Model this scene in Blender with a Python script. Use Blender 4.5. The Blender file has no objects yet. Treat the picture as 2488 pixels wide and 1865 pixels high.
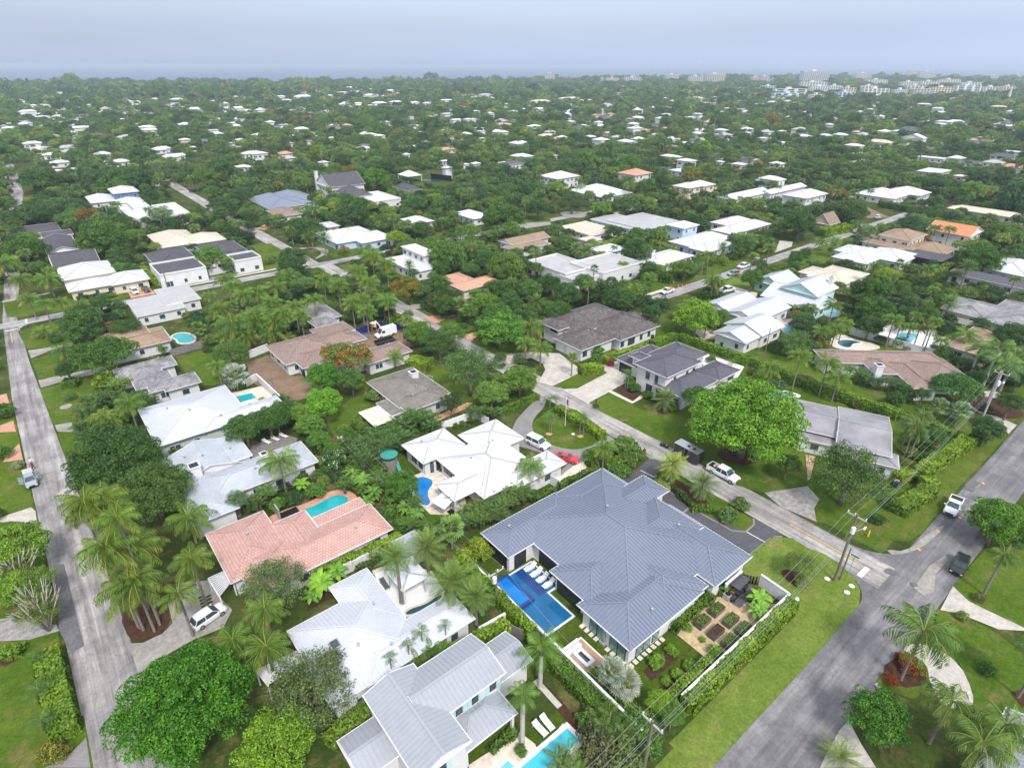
# Aerial view of a coastal neighbourhood (bpy, Blender 4.5)
import bpy,math,random
import numpy as np
from mathutils import Matrix,Vector
random.seed(7);RNG=np.random.default_rng(11)
S=bpy.context.scene
COL=S.collection
HAZE=0.00016
H=62.0;F=1445.0;CX,CY,HOR=1244.0,932.5,158.5
PITCH=math.atan((CY-HOR)/F);YAW=math.radians(50.8);ROLL=math.radians(0.15)
FW=np.array([math.cos(YAW)*math.cos(PITCH),math.sin(YAW)*math.cos(PITCH),-math.sin(PITCH)])
RT=np.array([math.sin(YAW),-math.cos(YAW),0.0]);UP=np.cross(RT,FW)
cam=bpy.data.cameras.new('camera');camo=bpy.data.objects.new('camera',cam);COL.objects.link(camo)
cr,sr=math.cos(ROLL),math.sin(ROLL)
RX=RT*cr+UP*sr;UX=UP*cr- RT*sr
camo.matrix_world=Matrix(((RX[0],UX[0],-FW[0],0),(RX[1],UX[1],-FW[1],0),(RX[2],UX[2],-FW[2],H),(0,0,0,1)))
cam.sensor_width=36;cam.lens=36*F/2488.0;cam.clip_start=1;cam.clip_end=60000
S.camera=camo
S.render.resolution_x=1024;S.render.resolution_y=767
SUN_EL,SUN_AZ=math.radians(52),math.radians(200)
w=bpy.data.worlds.new('World');S.world=w;w.use_nodes=True
nt=w.node_tree;nt.nodes.clear()
def N(t,typ,**k):
    n=t.nodes.new(typ)
    for a,b in k.items():setattr(n,a,b)
    return n
out=N(nt,'ShaderNodeOutputWorld')
sky=N(nt,'ShaderNodeTexSky',sky_type='NISHITA',sun_disc=False,sun_elevation=SUN_EL,sun_rotation=SUN_AZ,air_density=1.6,dust_density=3.0)
bg1=N(nt,'ShaderNodeBackground');bg1.inputs[1].default_value=0.05
tc=N(nt,'ShaderNodeTexCoord');sx=N(nt,'ShaderNodeSeparateXYZ')
ramp=N(nt,'ShaderNodeValToRGB');e=ramp.color_ramp.elements
e[0].position=0.0;e[0].color=(0.41,0.505,0.70,1);e[1].position=1.0;e[1].color=(0.86,0.87,0.90,1)
for p,c in ((0.012,(0.42,0.515,0.71,1)),(0.045,(0.33,0.425,0.63,1)),(0.09,(0.36,0.455,0.66,1)),(0.3,(0.66,0.71,0.82,1))):
    q=ramp.color_ramp.elements.new(p);q.color=c
mp=N(nt,'ShaderNodeMapping');mp.inputs['Scale'].default_value=(1.3,1.3,7)
nz=N(nt,'ShaderNodeTexNoise');nz.inputs['Scale'].default_value=1.3;nz.inputs['Detail'].default_value=5
mr=N(nt,'ShaderNodeMapRange');mr.inputs[1].default_value=0.3;mr.inputs[2].default_value=0.72;mr.inputs[3].default_value=0.92;mr.inputs[4].default_value=1.08
vm=N(nt,'ShaderNodeVectorMath',operation='DOT_PRODUCT');vm.inputs[1].default_value=(RT[0],RT[1],0)
mr2=N(nt,'ShaderNodeMapRange');mr2.inputs[1].default_value=-0.65;mr2.inputs[2].default_value=0.3;mr2.inputs[3].default_value=0.84;mr2.inputs[4].default_value=1.02
mul=N(nt,'ShaderNodeMath',operation='MULTIPLY')
vs=N(nt,'ShaderNodeVectorMath',operation='SCALE')
bg2=N(nt,'ShaderNodeBackground');bg2.inputs[1].default_value=0.93
add=N(nt,'ShaderNodeAddShader')
L=nt.links.new
L(tc.outputs['Generated'],sx.inputs[0]);L(sx.outputs[2],ramp.inputs[0]);L(tc.outputs['Generated'],mp.inputs[0]);L(mp.outputs[0],nz.inputs[0])
L(nz.outputs[0],mr.inputs[0]);L(tc.outputs['Generated'],vm.inputs[0]);L(vm.outputs['Value'],mr2.inputs[0])
L(mr.outputs[0],mul.inputs[0]);L(mr2.outputs[0],mul.inputs[1]);L(ramp.outputs[0],vs.inputs[0]);L(mul.outputs[0],vs.inputs['Scale'])
L(vs.outputs[0],bg2.inputs[0]);L(sky.outputs[0],bg1.inputs[0]);L(bg1.outputs[0],add.inputs[0]);L(bg2.outputs[0],add.inputs[1]);L(add.outputs[0],out.inputs[0])
sl=bpy.data.lights.new('sun','SUN');sl.energy=2.9;sl.angle=math.radians(10);sl.color=(1.0,0.975,0.94)
so=bpy.data.objects.new('sun',sl);COL.objects.link(so)
sd=Vector((math.sin(SUN_AZ)*math.cos(SUN_EL),math.cos(SUN_AZ)*math.cos(SUN_EL),math.sin(SUN_EL)))
so.rotation_euler=sd.to_track_quat('Z','Y').to_euler();so.location=(0,0,200)
S.view_settings.view_transform='Standard';S.view_settings.look='None';S.view_settings.exposure=0.36;S.view_settings.gamma=1
YO=(130,400,765,1265);XO=((0,600,1200,1848),(0,600,1200,1848),(0,600,1200,1788),(0,600,1200,1788))
SC=(3.45625,3.45625,2.76286,2.76286)
def P(x,y,z=0.0):
    a=x-CX;b=-(y-CY);d=FW*F+RX*a+UX*b
    t=(z-H)/d[2];return t*d[0],t*d[1]
def Q(X,Y,Z):
    v=np.array([X,Y,Z-H]);k=v@FW
    return CX+(v@RX)/k*F,CY-(v@UX)/k*F,k
def px(t,x,y):
    r,c=int(t[0]),int(t[1]);return XO[r][c]+x/SC[r],YO[r]+y/SC[r]
def W(t,x,y,z=0.0):return P(*px(t,x,y),z)
THINGS=[]
def tag(o,label=None,cat=None,group=None,kind=None):
    if label:o['label']=label
    if cat:o['category']=cat;THINGS.append(o)
    if group:o['group']=group
    if kind:o['kind']=kind
    return o
def empty(name,loc,label=None,cat=None,group=None,rz=0.0):
    o=bpy.data.objects.new(name,None);COL.objects.link(o);o.location=loc;o.rotation_euler=(0,0,rz)
    o.empty_display_size=0.3
    return tag(o,label,cat,group)
def link(name,me,parent=None,loc=(0,0,0)):
    o=bpy.data.objects.new(name,me);COL.objects.link(o);o.location=loc
    if parent is not None:o.parent=parent
    return o
def copy_tree(o,parent=None):
    c=o.copy();COL.objects.link(c)
    if parent is not None:c.parent=parent
    else:THINGS.append(c)
    for ch in [x for x in KIDS.get(o.name,[])]:copy_tree(ch,c)
    return c
KIDS={}
class MB:
    def __init__(s):s.v=[];s.f=[];s.m=[];s.uv=[]
    def quad(s,pts,m=0,uv=None):
        i=len(s.v);s.v+=[tuple(p) for p in pts];s.f.append(tuple(range(i,i+len(pts))));s.m.append(m)
        s.uv.append(uv if uv else [(p[0],p[1]) for p in pts])
    def box(s,x0,x1,y0,y1,z0,z1,m=0):
        p=[(x0,y0,z0),(x1,y0,z0),(x1,y1,z0),(x0,y1,z0),(x0,y0,z1),(x1,y0,z1),(x1,y1,z1),(x0,y1,z1)]
        for a in ((0,3,2,1),(4,5,6,7),(0,1,5,4),(1,2,6,5),(2,3,7,6),(3,0,4,7)):s.quad([p[k] for k in a],m)
    def obox(s,c,ang,lx,ly,z0,z1,m=0):
        ca,sa=math.cos(ang),math.sin(ang)
        q=[(c[0]+x*ca-y*sa,c[1]+x*sa+y*ca) for x,y in ((-lx/2,-ly/2),(lx/2,-ly/2),(lx/2,ly/2),(-lx/2,ly/2))]
        s.prism(q,z0,z1,m)
    def prism(s,q,z0,z1,m=0,mtop=None):
        n=len(q)
        s.quad([(a,b,z1) for a,b in q],m if mtop is None else mtop);s.quad([(a,b,z0) for a,b in reversed(q)],m)
        for i in range(n):
            a,b=q[i],q[(i+1) % n];s.quad([(a[0],a[1],z0),(b[0],b[1],z0),(b[0],b[1],z1),(a[0],a[1],z1)],m)
    def bar(s,a,b,w,h,m=0,up=Vector((0,0,1)),off=0.0):
        a=Vector(a);b=Vector(b);d=(b-a).normalized();u=up-d*up.dot(d)
        if u.length<1e-4:u=Vector((1,0,0))-d*d.x
        u.normalize();r=d.cross(u)
        p=[]
        for q in (a,b):
            for sw,sh in ((-1,0),(1,0),(1,1),(-1,1)):p.append(q+r*sw*w/2+u*(off+sh*h))
        for f in ((0,1,2,3),(7,6,5,4),(0,4,5,1),(1,5,6,2),(2,6,7,3),(3,7,4,0)):s.quad([p[k] for k in f],m)
    def tube(s,pts,rad,m=0,n=6,cap=True):
        rings=[];k=len(pts)
        for i,p in enumerate(pts):
            p=Vector(p);d=(Vector(pts[min(i+1,k-1)])-Vector(pts[max(i-1,0)])).normalized()
            u=Vector((0,0,1)) if abs(d.z)<.9 else Vector((1,0,0));r=d.cross(u).normalized();u=r.cross(d)
            R=rad[i] if hasattr(rad,'__len__') else rad
            rings.append([p+r*R*math.cos(2*math.pi*j/n)+u*R*math.sin(2*math.pi*j/n) for j in range(n)])
        b=len(s.v)
        for q in rings:s.v+=[tuple(p) for p in q]
        for i in range(k-1):
            for j in range(n):
                j2=(j+1) % n
                s.f.append((b+i*n+j,b+i*n+j2,b+(i+1)*n+j2,b+(i+1)*n+j));s.m.append(m);s.uv.append([(0,0)]*4)
        if cap:
            s.f.append(tuple(b+j for j in reversed(range(n))));s.m.append(m);s.uv.append([(0,0)]*n)
            s.f.append(tuple(b+(k-1)*n+j for j in range(n)));s.m.append(m);s.uv.append([(0,0)]*n)
    def cyl(s,c,r,z0,z1,m=0,n=12,r2=None):
        s.tube([(c[0],c[1],z0),(c[0],c[1],z1)],[r,r if r2 is None else r2],m,n)
    def loft(s,rings,m=0,mf=None):
        n=len(rings[0])
        for i in range(len(rings)-1):
            for j in range(n):
                k=(j+1) % n
                s.quad([rings[i][j],rings[i][k],rings[i+1][k],rings[i+1][j]],m if mf is None else mf(i,j))
        s.quad(list(reversed(rings[0])),m);s.quad(rings[-1],m)
    def mesh(s,name,mats,off=(0,0,0),smooth=False):
        me=bpy.data.meshes.new(name)
        me.from_pydata([(a-off[0],b-off[1],c-off[2]) for a,b,c in s.v],[],s.f)
        for m in (mats if isinstance(mats,(list,tuple)) else [mats]):me.materials.append(m)
        me.polygons.foreach_set('material_index',s.m)
        ul=me.uv_layers.new(name='UVMap')
        flat=[c for f in s.uv for uv in f for c in uv]
        ul.data.foreach_set('uv',flat)
        if smooth:me.polygons.foreach_set('use_smooth',[True]*len(s.f))
        me.update();return me
    def build(s,name,mats,parent=None,off=None,smooth=False,loc=(0,0,0)):
        if off is None:off=tuple(parent.location) if parent is not None else (0,0,0)
        o=link(name,s.mesh(name,mats,off,smooth),parent,loc)
        if parent is not None:KIDS.setdefault(parent.name,[]).append(o)
        return o
def base_mat(name):
    m=bpy.data.materials.new(name);m.use_nodes=True;t=m.node_tree
    return m,t,t.nodes['Principled BSDF']
def c4(c):return (c[0],c[1],c[2],1)
def pos(t,stretch=(1,1,1),rz=0):
    g=N(t,'ShaderNodeNewGeometry');mp=N(t,'ShaderNodeMapping');mp.inputs['Scale'].default_value=stretch;mp.inputs['Rotation'].default_value=(0,0,rz)
    t.links.new(g.outputs['Position'],mp.inputs[0]);return mp.outputs[0]
def noise(t,vec,sc,det=4,rough=.6):
    n=N(t,'ShaderNodeTexNoise');n.inputs['Scale'].default_value=sc;n.inputs['Detail'].default_value=det;n.inputs['Roughness'].default_value=rough
    t.links.new(vec,n.inputs['Vector']);return n.outputs['Fac']
def rampn(t,fac,stops):
    r=N(t,'ShaderNodeValToRGB');el=r.color_ramp.elements
    el[0].position=stops[0][0];el[0].color=c4(stops[0][1]);el[1].position=stops[-1][0];el[1].color=c4(stops[-1][1])
    for p,c in stops[1:-1]:q=el.new(p);q.color=c4(c)
    t.links.new(fac,r.inputs[0]);return r.outputs[0]
def mix(t,fac,a,b,mode='MIX'):
    m=N(t,'ShaderNodeMix',data_type='RGBA',blend_type=mode)
    for s,v in ((m.inputs[0],fac),(m.inputs[6],a),(m.inputs[7],b)):
        if hasattr(v,'links'):t.links.new(v,s)
        elif isinstance(v,(tuple,list)):s.default_value=c4(v)
        else:s.default_value=v
    return m.outputs[2]
def bump(t,b,h,strength=.3,dist=.05):
    n=N(t,'ShaderNodeBump');n.inputs['Strength'].default_value=strength;n.inputs['Distance'].default_value=dist
    t.links.new(h,n.inputs['Height']);t.links.new(n.outputs[0],b.inputs['Normal'])
def mat(name,c1,c2=None,sc=1.0,rough=.7,metal=0,bmp=0,stretch=(1,1,1),spec=.3,fine=0,emis=None,lo=.35,hi=.65,coat=0):
    m,t,b=base_mat(name)
    b.inputs['Roughness'].default_value=rough;b.inputs['Metallic'].default_value=metal;b.inputs['Specular IOR Level'].default_value=spec
    if coat:b.inputs['Coat Weight'].default_value=coat
    if c2 is None:c2=tuple(x*.86 for x in c1)
    v=pos(t,stretch);n=noise(t,v,sc,5)
    col=rampn(t,n,[(lo,c1),(hi,c2)])
    if fine:
        n2=noise(t,pos(t),fine,3);col=mix(t,.5,col,rampn(t,n2,[(.3,(.55,.55,.55)),(.7,(1.25,1.25,1.25))]),'MULTIPLY')
    t.links.new(col,b.inputs['Base Color'])
    if bmp:bump(t,b,noise(t,v,sc*6,4),bmp)
    return m
def lawn_mat(name,a,b_,c,dry=(.16,.13,.055),dryf=.62):
    m,t,b=base_mat(name);v=pos(t)
    col=rampn(t,noise(t,v,.09,5,.65),[(.3,a),(.5,b_),(.72,c)])
    col=mix(t,rampn(t,noise(t,v,.23,4,.7),[(dryf-.03,(0,0,0)),(dryf+.12,(.8,.8,.8))]),col,dry)
    f=rampn(t,noise(t,v,2.6,4,.8),[(.3,(.66,.68,.6)),(.7,(1.3,1.3,1.3))])
    col=mix(t,1,col,f,'MULTIPLY');col=mix(t,.7,col,rampn(t,noise(t,v,.7,5,.75),[(.35,(.72,.76,.7)),(.65,(1.22,1.18,1.15))]),'MULTIPLY')
    t.links.new(col,b.inputs['Base Color']);b.inputs['Roughness'].default_value=.95;b.inputs['Specular IOR Level'].default_value=.1
    bump(t,b,noise(t,v,9,3),.6,.08);return m
M={}
M['lawn']=lawn_mat('lawn_green',(.048,.095,.008),(.07,.12,.012),(.11,.15,.024),dryf=.55)
M['bright']=lawn_mat('lawn_bright',(.095,.155,.024),(.125,.18,.032),(.18,.215,.055),dry=(.20,.18,.07),dryf=.6)
M['turf']=lawn_mat('turf_artificial',(.048,.082,.008),(.056,.092,.010),(.065,.10,.013),dryf=.95)
M['rough']=lawn_mat('understory',(.026,.045,.010),(.045,.072,.014),(.085,.09,.028),dryf=.55)
def road_mat(name,a,b_,c,along):
    m,t,b=base_mat(name)
    st=(.05,1.1,1) if along=='x' else (1.1,.05,1)
    v=pos(t,st);v2=pos(t)
    col=rampn(t,noise(t,v,1.0,6,.7),[(.32,a),(.52,b_),(.68,c)])
    pt=rampn(t,noise(t,v2,.16,6,.72),[(.42,(.72,.72,.73)),(.60,(1.22,1.22,1.2))])
    col=mix(t,.8,col,pt,'MULTIPLY')
    col=mix(t,.55,col,rampn(t,noise(t,v2,2.2,5,.8),[(.3,(.7,.7,.7)),(.7,(1.25,1.25,1.25))]),'MULTIPLY')
    vo=N(t,'ShaderNodeTexVoronoi',feature='DISTANCE_TO_EDGE');vo.inputs['Scale'].default_value=.22
    nn=N(t,'ShaderNodeTexNoise');nn.inputs['Scale'].default_value=.6;nn.inputs['Detail'].default_value=4;t.links.new(v2,nn.inputs[0])
    ad=N(t,'ShaderNodeVectorMath',operation='MULTIPLY_ADD');ad.inputs[1].default_value=(3.5,3.5,0);t.links.new(nn.outputs['Color'],ad.inputs[0]);t.links.new(v2,ad.inputs[2]);t.links.new(ad.outputs[0],vo.inputs['Vector'])
    ck=rampn(t,vo.outputs[0],[(.0,(.62,.61,.6)),(.016,(1,1,1))]);col=mix(t,.6,col,ck,'MULTIPLY')
    t.links.new(col,b.inputs['Base Color']);b.inputs['Roughness'].default_value=.8;b.inputs['Specular IOR Level'].default_value=.25
    bump(t,b,noise(t,v2,7,3),.25,.02);return m
M['road_x']=road_mat('asphalt_avenue',(.125,.122,.13),(.175,.168,.175),(.24,.232,.235),'x')
M['road_y']=road_mat('asphalt_street',(.20,.19,.18),(.34,.32,.305),(.46,.44,.42),'y')
M['road_l']=road_mat('asphalt_old',(.15,.14,.14),(.27,.255,.25),(.40,.385,.385),'y')
M['road_c']=road_mat('asphalt_cross',(.22,.215,.215),(.32,.31,.31),(.42,.41,.41),'x')
M['patch']=mat('asphalt_patch',(.12,.115,.12),(.155,.15,.155),.5,.85,fine=3)
M['conc']=mat('concrete_drive',(.50,.47,.42),(.40,.37,.33),.35,.85,fine=1.5)
M['concd']=mat('concrete_weathered',(.34,.32,.29),(.24,.23,.21),.4,.85,fine=2)
M['cream']=mat('cream_paving',(.66,.60,.51),(.57,.50,.41),.5,.85,fine=1.2)
M['white']=mat('white_paving',(.74,.73,.71),(.66,.65,.63),.4,.8)
M['sand']=mat('sand_gravel',(.50,.38,.23),(.40,.30,.18),.9,.95,fine=3)
M['dirt']=mat('bare_dirt',(.24,.165,.11),(.17,.115,.075),.35,.95,fine=1.6)
M['mulch']=mat('bark_mulch',(.075,.034,.018),(.04,.02,.012),1.5,.95,fine=5)
M['terra']=mat('terracotta_paving',(.56,.30,.21),(.46,.24,.165),.6,.9,fine=2)
M['limerk']=mat('rock_gravel',(.36,.35,.34),(.22,.21,.20),1.2,.95,fine=4)
def paver_mat(name,c1,c2,mort,bw=.5,bh=.25):
    m,t,b=base_mat(name);br=N(t,'ShaderNodeTexBrick');t.links.new(pos(t),br.inputs[0])
    br.inputs['Color1'].default_value=c4(c1);br.inputs['Color2'].default_value=c4(c2);br.inputs['Mortar'].default_value=c4(mort)
    br.inputs['Scale'].default_value=1;br.inputs['Brick Width'].default_value=bw;br.inputs['Row Height'].default_value=bh;br.inputs['Mortar Size'].default_value=.012
    col=mix(t,.7,br.outputs[0],rampn(t,noise(t,pos(t),.5,5,.7),[(.3,(.72,.72,.72)),(.7,(1.15,1.15,1.15))]),'MULTIPLY')
    t.links.new(col,b.inputs['Base Color']);b.inputs['Roughness'].default_value=.75;return m
M['paverw']=paver_mat('pale_pavers',(.52,.48,.43),(.42,.385,.345),(.30,.27,.24),.8,.5)
M['paverd']=paver_mat('charcoal_pavers',(.075,.075,.085),(.095,.095,.105),(.05,.05,.055),.4,.2)
M['paverg']=paver_mat('grey_pavers',(.25,.24,.235),(.215,.205,.20),(.15,.145,.14),.5,.25)
M['curb']=mat('paver_border',(.25,.24,.22),(.2,.19,.17),2)
M['yellow']=mat('yellow_marking',(.62,.36,.08),(.50,.36,.17),1.2,.8,fine=3)
M['stop']=mat('white_marking',(.72,.71,.70),(.55,.54,.53),2,.8)
def water_mat(name,c,deep,sc=1.5):
    m,t,b=base_mat(name);v=pos(t)
    col=rampn(t,noise(t,v,.35,3),[(.3,deep),(.7,c)]);t.links.new(col,b.inputs['Base Color'])
    b.inputs['Roughness'].default_value=.08;b.inputs['Specular IOR Level'].default_value=.4
    bump(t,b,noise(t,v,sc,3),.12,.05);return m
M['w_navy']=water_mat('pool_water_navy',(.010,.13,.29),(.006,.09,.22))
M['w_blue']=water_mat('pool_water_blue',(.010,.19,.52),(.006,.14,.42))
M['w_teal']=water_mat('pool_water_teal',(.01,.36,.38),(.008,.27,.30))
M['w_aqua']=water_mat('pool_water_aqua',(.06,.48,.56),(.04,.40,.50))
M['w_pale']=water_mat('pool_water_pale',(.16,.48,.60),(.12,.40,.54))
M['w_dark']=water_mat('pool_water_dark',(.02,.10,.11),(.015,.07,.08))
M['cobalt']=mat('cobalt_tile',(.02,.045,.21),(.015,.035,.16),4,.3,spec=.5)
def ocean():
    m,t,b=base_mat('ocean');v=pos(t,(1,1,1))
    t.links.new(rampn(t,noise(t,v,.0006,4),[(.35,(.105,.145,.22)),(.65,(.13,.175,.25))]),b.inputs['Base Color'])
    b.inputs['Roughness'].default_value=.75;b.inputs['Specular IOR Level'].default_value=.15;return m
M['ocean']=ocean()
M['wall']=mat('white_stucco',(.66,.66,.665),(.58,.58,.585),.6,.85,bmp=.1)
M['wcream']=mat('cream_stucco',(.68,.60,.46),(.62,.54,.41),.6,.85)
M['wblue']=mat('light_blue_stucco',(.50,.60,.74),(.45,.55,.69),.6,.85)
M['wcob']=mat('strong_blue_stucco',(.10,.19,.38),(.08,.16,.33),.6,.85)
M['wturq']=mat('pale_turquoise_siding',(.46,.68,.67),(.40,.62,.62),.6,.85)
M['wgray']=mat('pale_grey_green_stucco',(.50,.545,.52),(.45,.49,.47),.6,.85)
M['wpeach']=mat('peach_stucco',(.70,.55,.45),(.64,.50,.41),.6,.85)
M['wtan']=mat('tan_stucco',(.44,.36,.27),(.38,.31,.23),.6,.85)
M['trim']=mat('white_trim',(.68,.68,.69),(.60,.60,.61),2,.5)
M['dark']=mat('dark_opening',(.022,.024,.03),(.035,.037,.042),.8,.6)
M['frame']=mat('black_metal',(.02,.02,.022),(.03,.03,.033),3,.4,metal=.5)
M['glass']=mat('window_glass',(.025,.05,.06),(.05,.085,.10),1.2,.08,spec=.6)
M['glassg']=mat('green_glass',(.10,.20,.19),(.16,.28,.26),.7,.1,spec=.6)
M['wood']=mat('wood_boards',(.20,.13,.085),(.13,.085,.055),1,.8,stretch=(1,8,1),fine=3)
M['deck']=mat('tan_deck',(.42,.28,.19),(.33,.21,.14),1,.8,stretch=(6,1,1))
M['greywood']=mat('weathered_wood',(.24,.22,.21),(.16,.145,.14),1,.9,stretch=(8,1,1))
M['pole']=mat('pole_wood',(.20,.175,.145),(.13,.115,.10),1,.9,stretch=(6,6,.5))
M['polec']=mat('pole_concrete',(.46,.44,.42),(.36,.35,.33),1,.9)
M['steel']=mat('grey_steel',(.45,.46,.47),(.38,.39,.40),2,.45,metal=.4)
M['white_p']=mat('white_plastic',(.78,.78,.79),(.72,.72,.73),2,.4)
M['rubber']=mat('tyre_rubber',(.014,.014,.015),(.022,.022,.022),5,.8)
M['rim']=mat('alloy_rim',(.42,.42,.43),(.32,.32,.33),5,.35,metal=.7)
M['chrome']=mat('bright_metal',(.6,.6,.61),(.5,.5,.5),5,.25,metal=.8)
M['lamp']=mat('headlamp_glass',(.75,.77,.8),(.6,.62,.65),8,.15,spec=.6)
M['tail']=mat('tail_lamp',(.35,.01,.01),(.28,.01,.01),8,.25)
def paint(n,c,metal=0.0):return mat('paint_'+n,c,tuple(x*.93 for x in c),1.5,.3,metal=metal,spec=.5,coat=.5)
for n,c in dict(white=(.74,.745,.76),silver=(.30,.32,.36),red=(.62,.02,.04),black=(.018,.019,.022),navy=(.02,.035,.07),orange=(.72,.14,.04),yellowo=(.78,.33,.04),blue=(.015,.05,.26),tarp=(.03,.22,.48),green=(.01,.22,.17),charcoal=(.05,.05,.055),tan=(.46,.33,.22),yell=(.7,.5,.03),redbrown=(.20,.03,.03),skin=(.45,.26,.18),jean=(.05,.07,.13)).items():M['p_'+n]=paint(n,c)
def roof_metal(name,c1,c2,st=.12):
    m,t,b=base_mat(name);v=pos(t)
    col=rampn(t,noise(t,v,st,5,.65),[(.3,c1),(.7,c2)])
    col=mix(t,.35,col,rampn(t,noise(t,v,1.4,5,.75),[(.3,(.82,.82,.82)),(.7,(1.12,1.12,1.12))]),'MULTIPLY')
    t.links.new(col,b.inputs['Base Color']);b.inputs['Roughness'].default_value=.42;b.inputs['Specular IOR Level'].default_value=.45;return m
def roof_tile(name,c1,c2,line,bw=.36,bh=.38,stain=.5,smin=.5,sc=.25,mort=.035):
    m,t,b=base_mat(name);uv=N(t,'ShaderNodeUVMap');br=N(t,'ShaderNodeTexBrick');t.links.new(uv.outputs[0],br.inputs[0])
    br.inputs['Color1'].default_value=c4(c1);br.inputs['Color2'].default_value=c4(c2);br.inputs['Mortar'].default_value=c4(line)
    br.inputs['Scale'].default_value=1;br.inputs['Brick Width'].default_value=bw;br.inputs['Row Height'].default_value=bh;br.inputs['Mortar Size'].default_value=mort;br.inputs['Mortar Smooth'].default_value=.4
    col=mix(t,stain,br.outputs[0],rampn(t,noise(t,pos(t),sc,6,.75),[(.32,(smin,smin,smin)),(.62,(1.18,1.18,1.18))]),'MULTIPLY')
    t.links.new(col,b.inputs['Base Color']);b.inputs['Roughness'].default_value=.8;b.inputs['Specular IOR Level'].default_value=.25
    bump(t,b,br.outputs['Fac'],.5,-.04);return m
M['r_slate']=roof_metal('roof_blue_grey_metal',(.155,.18,.24),(.18,.205,.268))
M['r_slated']=M['r_slate']
M['r_white']=roof_tile('roof_white',(.60,.61,.64),(.56,.57,.60),(.50,.51,.54),.4,.4,.45,.80,.35)
M['cap']=mat('mortar_ridge',(.40,.39,.38),(.32,.31,.30),1)
M['r_whitem']=roof_metal('roof_white_metal',(.52,.54,.585),(.45,.47,.515))
M['r_silver']=roof_metal('roof_silver_metal',(.33,.35,.385),(.29,.31,.345))
M['r_shing']=roof_tile('roof_grey_shingle',(.42,.45,.49),(.37,.40,.44),(.33,.35,.39),.5,.22,.5,.8,.3,.01)
M['r_brshing']=roof_tile('roof_brown_shingle',(.225,.205,.18),(.17,.155,.135),(.13,.115,.10),.45,.2,.6,.6,.5,.01)
M['r_pink']=roof_tile('roof_pink_tile',(.53,.33,.285),(.455,.28,.24),(.29,.17,.145),.42,.42,.4,.75,.3)
M['r_brown']=roof_tile('roof_brown_tile',(.32,.235,.205),(.25,.18,.155),(.12,.085,.075),.36,.4,.4,.75)
M['r_tan']=roof_tile('roof_tan_tile',(.36,.26,.18),(.29,.20,.14),(.16,.115,.08),.36,.4,.5,.7)
M['r_dark']=roof_tile('roof_dark_weathered_tile',(.175,.152,.148),(.105,.092,.092),(.04,.036,.036),.4,.42,.8,.5,.8)
M['r_char']=roof_tile('roof_charcoal_tile',(.125,.12,.15),(.10,.097,.125),(.05,.05,.06),.4,.4,.3,.7)
M['r_black']=roof_tile('roof_black_tile',(.115,.11,.125),(.08,.077,.09),(.045,.043,.05),.4,.4,.4,.6)
M['r_old']=roof_tile('roof_mildewed_tile',(.33,.32,.33),(.26,.25,.265),(.15,.145,.15),.4,.4,.9,.42,.45)
M['r_flatold']=roof_metal('roof_stained_membrane',(.12,.108,.122),(.33,.32,.345),.13)
M['r_cream']=roof_tile('roof_cream_tile',(.60,.54,.45),(.54,.48,.39),(.40,.35,.28),.4,.4,.3,.8)
M['r_salm']=roof_tile('roof_salmon_tile',(.60,.33,.23),(.52,.28,.19),(.34,.18,.12),.4,.4,.4,.7)
M['r_orange']=roof_tile('roof_orange_tile',(.66,.28,.15),(.56,.22,.11),(.36,.13,.07),.4,.4,.4,.7)
M['r_wtile']=roof_tile('roof_white_tile',(.58,.59,.61),(.53,.54,.565),(.44,.45,.47),.4,.4,.3,.82)
M['r_gray']=roof_metal('roof_grey_flat',(.34,.33,.34),(.43,.42,.425),.3)
M['r_thatch']=mat('roof_thatch',(.28,.22,.17),(.19,.145,.11),1.5,.95,fine=4)
def leaf_mat(name,mode='obj',rachis=None,trans=.17,stops=None):
    m,t,b=base_mat(name)
    at=N(t,'ShaderNodeAttribute',attribute_name='tint')
    var=rampn(t,at.outputs['Fac'],[(0,(.42,.48,.42)),(.5,(.95,.95,.95)),(1,(1.85,1.6,1.1))])
    if mode=='obj':
        oi=N(t,'ShaderNodeObjectInfo');col=mix(t,1,oi.outputs['Color'],var,'MULTIPLY')
    elif mode=='rand':
        oi=N(t,'ShaderNodeObjectInfo');col=mix(t,1,rampn(t,oi.outputs['Random'],stops),var,'MULTIPLY');col=mix(t,1,col,rampn(t,noise(t,oi.outputs['Location'],.012,5,.75),[(.38,(.68,.74,.85)),(.5,(1,1,1)),(.62,(1.5,1.32,1.1))]),'MULTIPLY')
    else:col=mix(t,1,mode,var,'MULTIPLY')
    if rachis:
        a2=N(t,'ShaderNodeAttribute',attribute_name='alt');col=mix(t,a2.outputs['Fac'],col,rachis)
    t.links.new(col,b.inputs['Base Color']);b.inputs['Roughness'].default_value=.55;b.inputs['Specular IOR Level'].default_value=.3
    tr=N(t,'ShaderNodeBsdfTranslucent');ms=N(t,'ShaderNodeMixShader');ms.inputs[0].default_value=trans
    t.links.new(col,tr.inputs[0]);t.links.new(b.outputs[0],ms.inputs[1]);t.links.new(tr.outputs[0],ms.inputs[2]);t.links.new(ms.outputs[0],t.nodes['Material Output'].inputs[0])
    return m
M['leaf']=leaf_mat('foliage','obj');M['leafbloom']=leaf_mat('foliage_with_orange_bloom','obj',(.50,.10,.02))
M['leafwhite']=leaf_mat('foliage_with_white_bloom','obj',(.75,.75,.70))
M['frond']=leaf_mat('palm_frond','obj',(.30,.33,.05))
STB=[(0,(.034,.078,.028)),(.25,(.054,.115,.032)),(.5,(.078,.158,.038)),(.8,(.115,.21,.042)),(.965,(.18,.26,.05)),(.985,(.26,.17,.05)),(1,(.10,.16,.05))]
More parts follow.
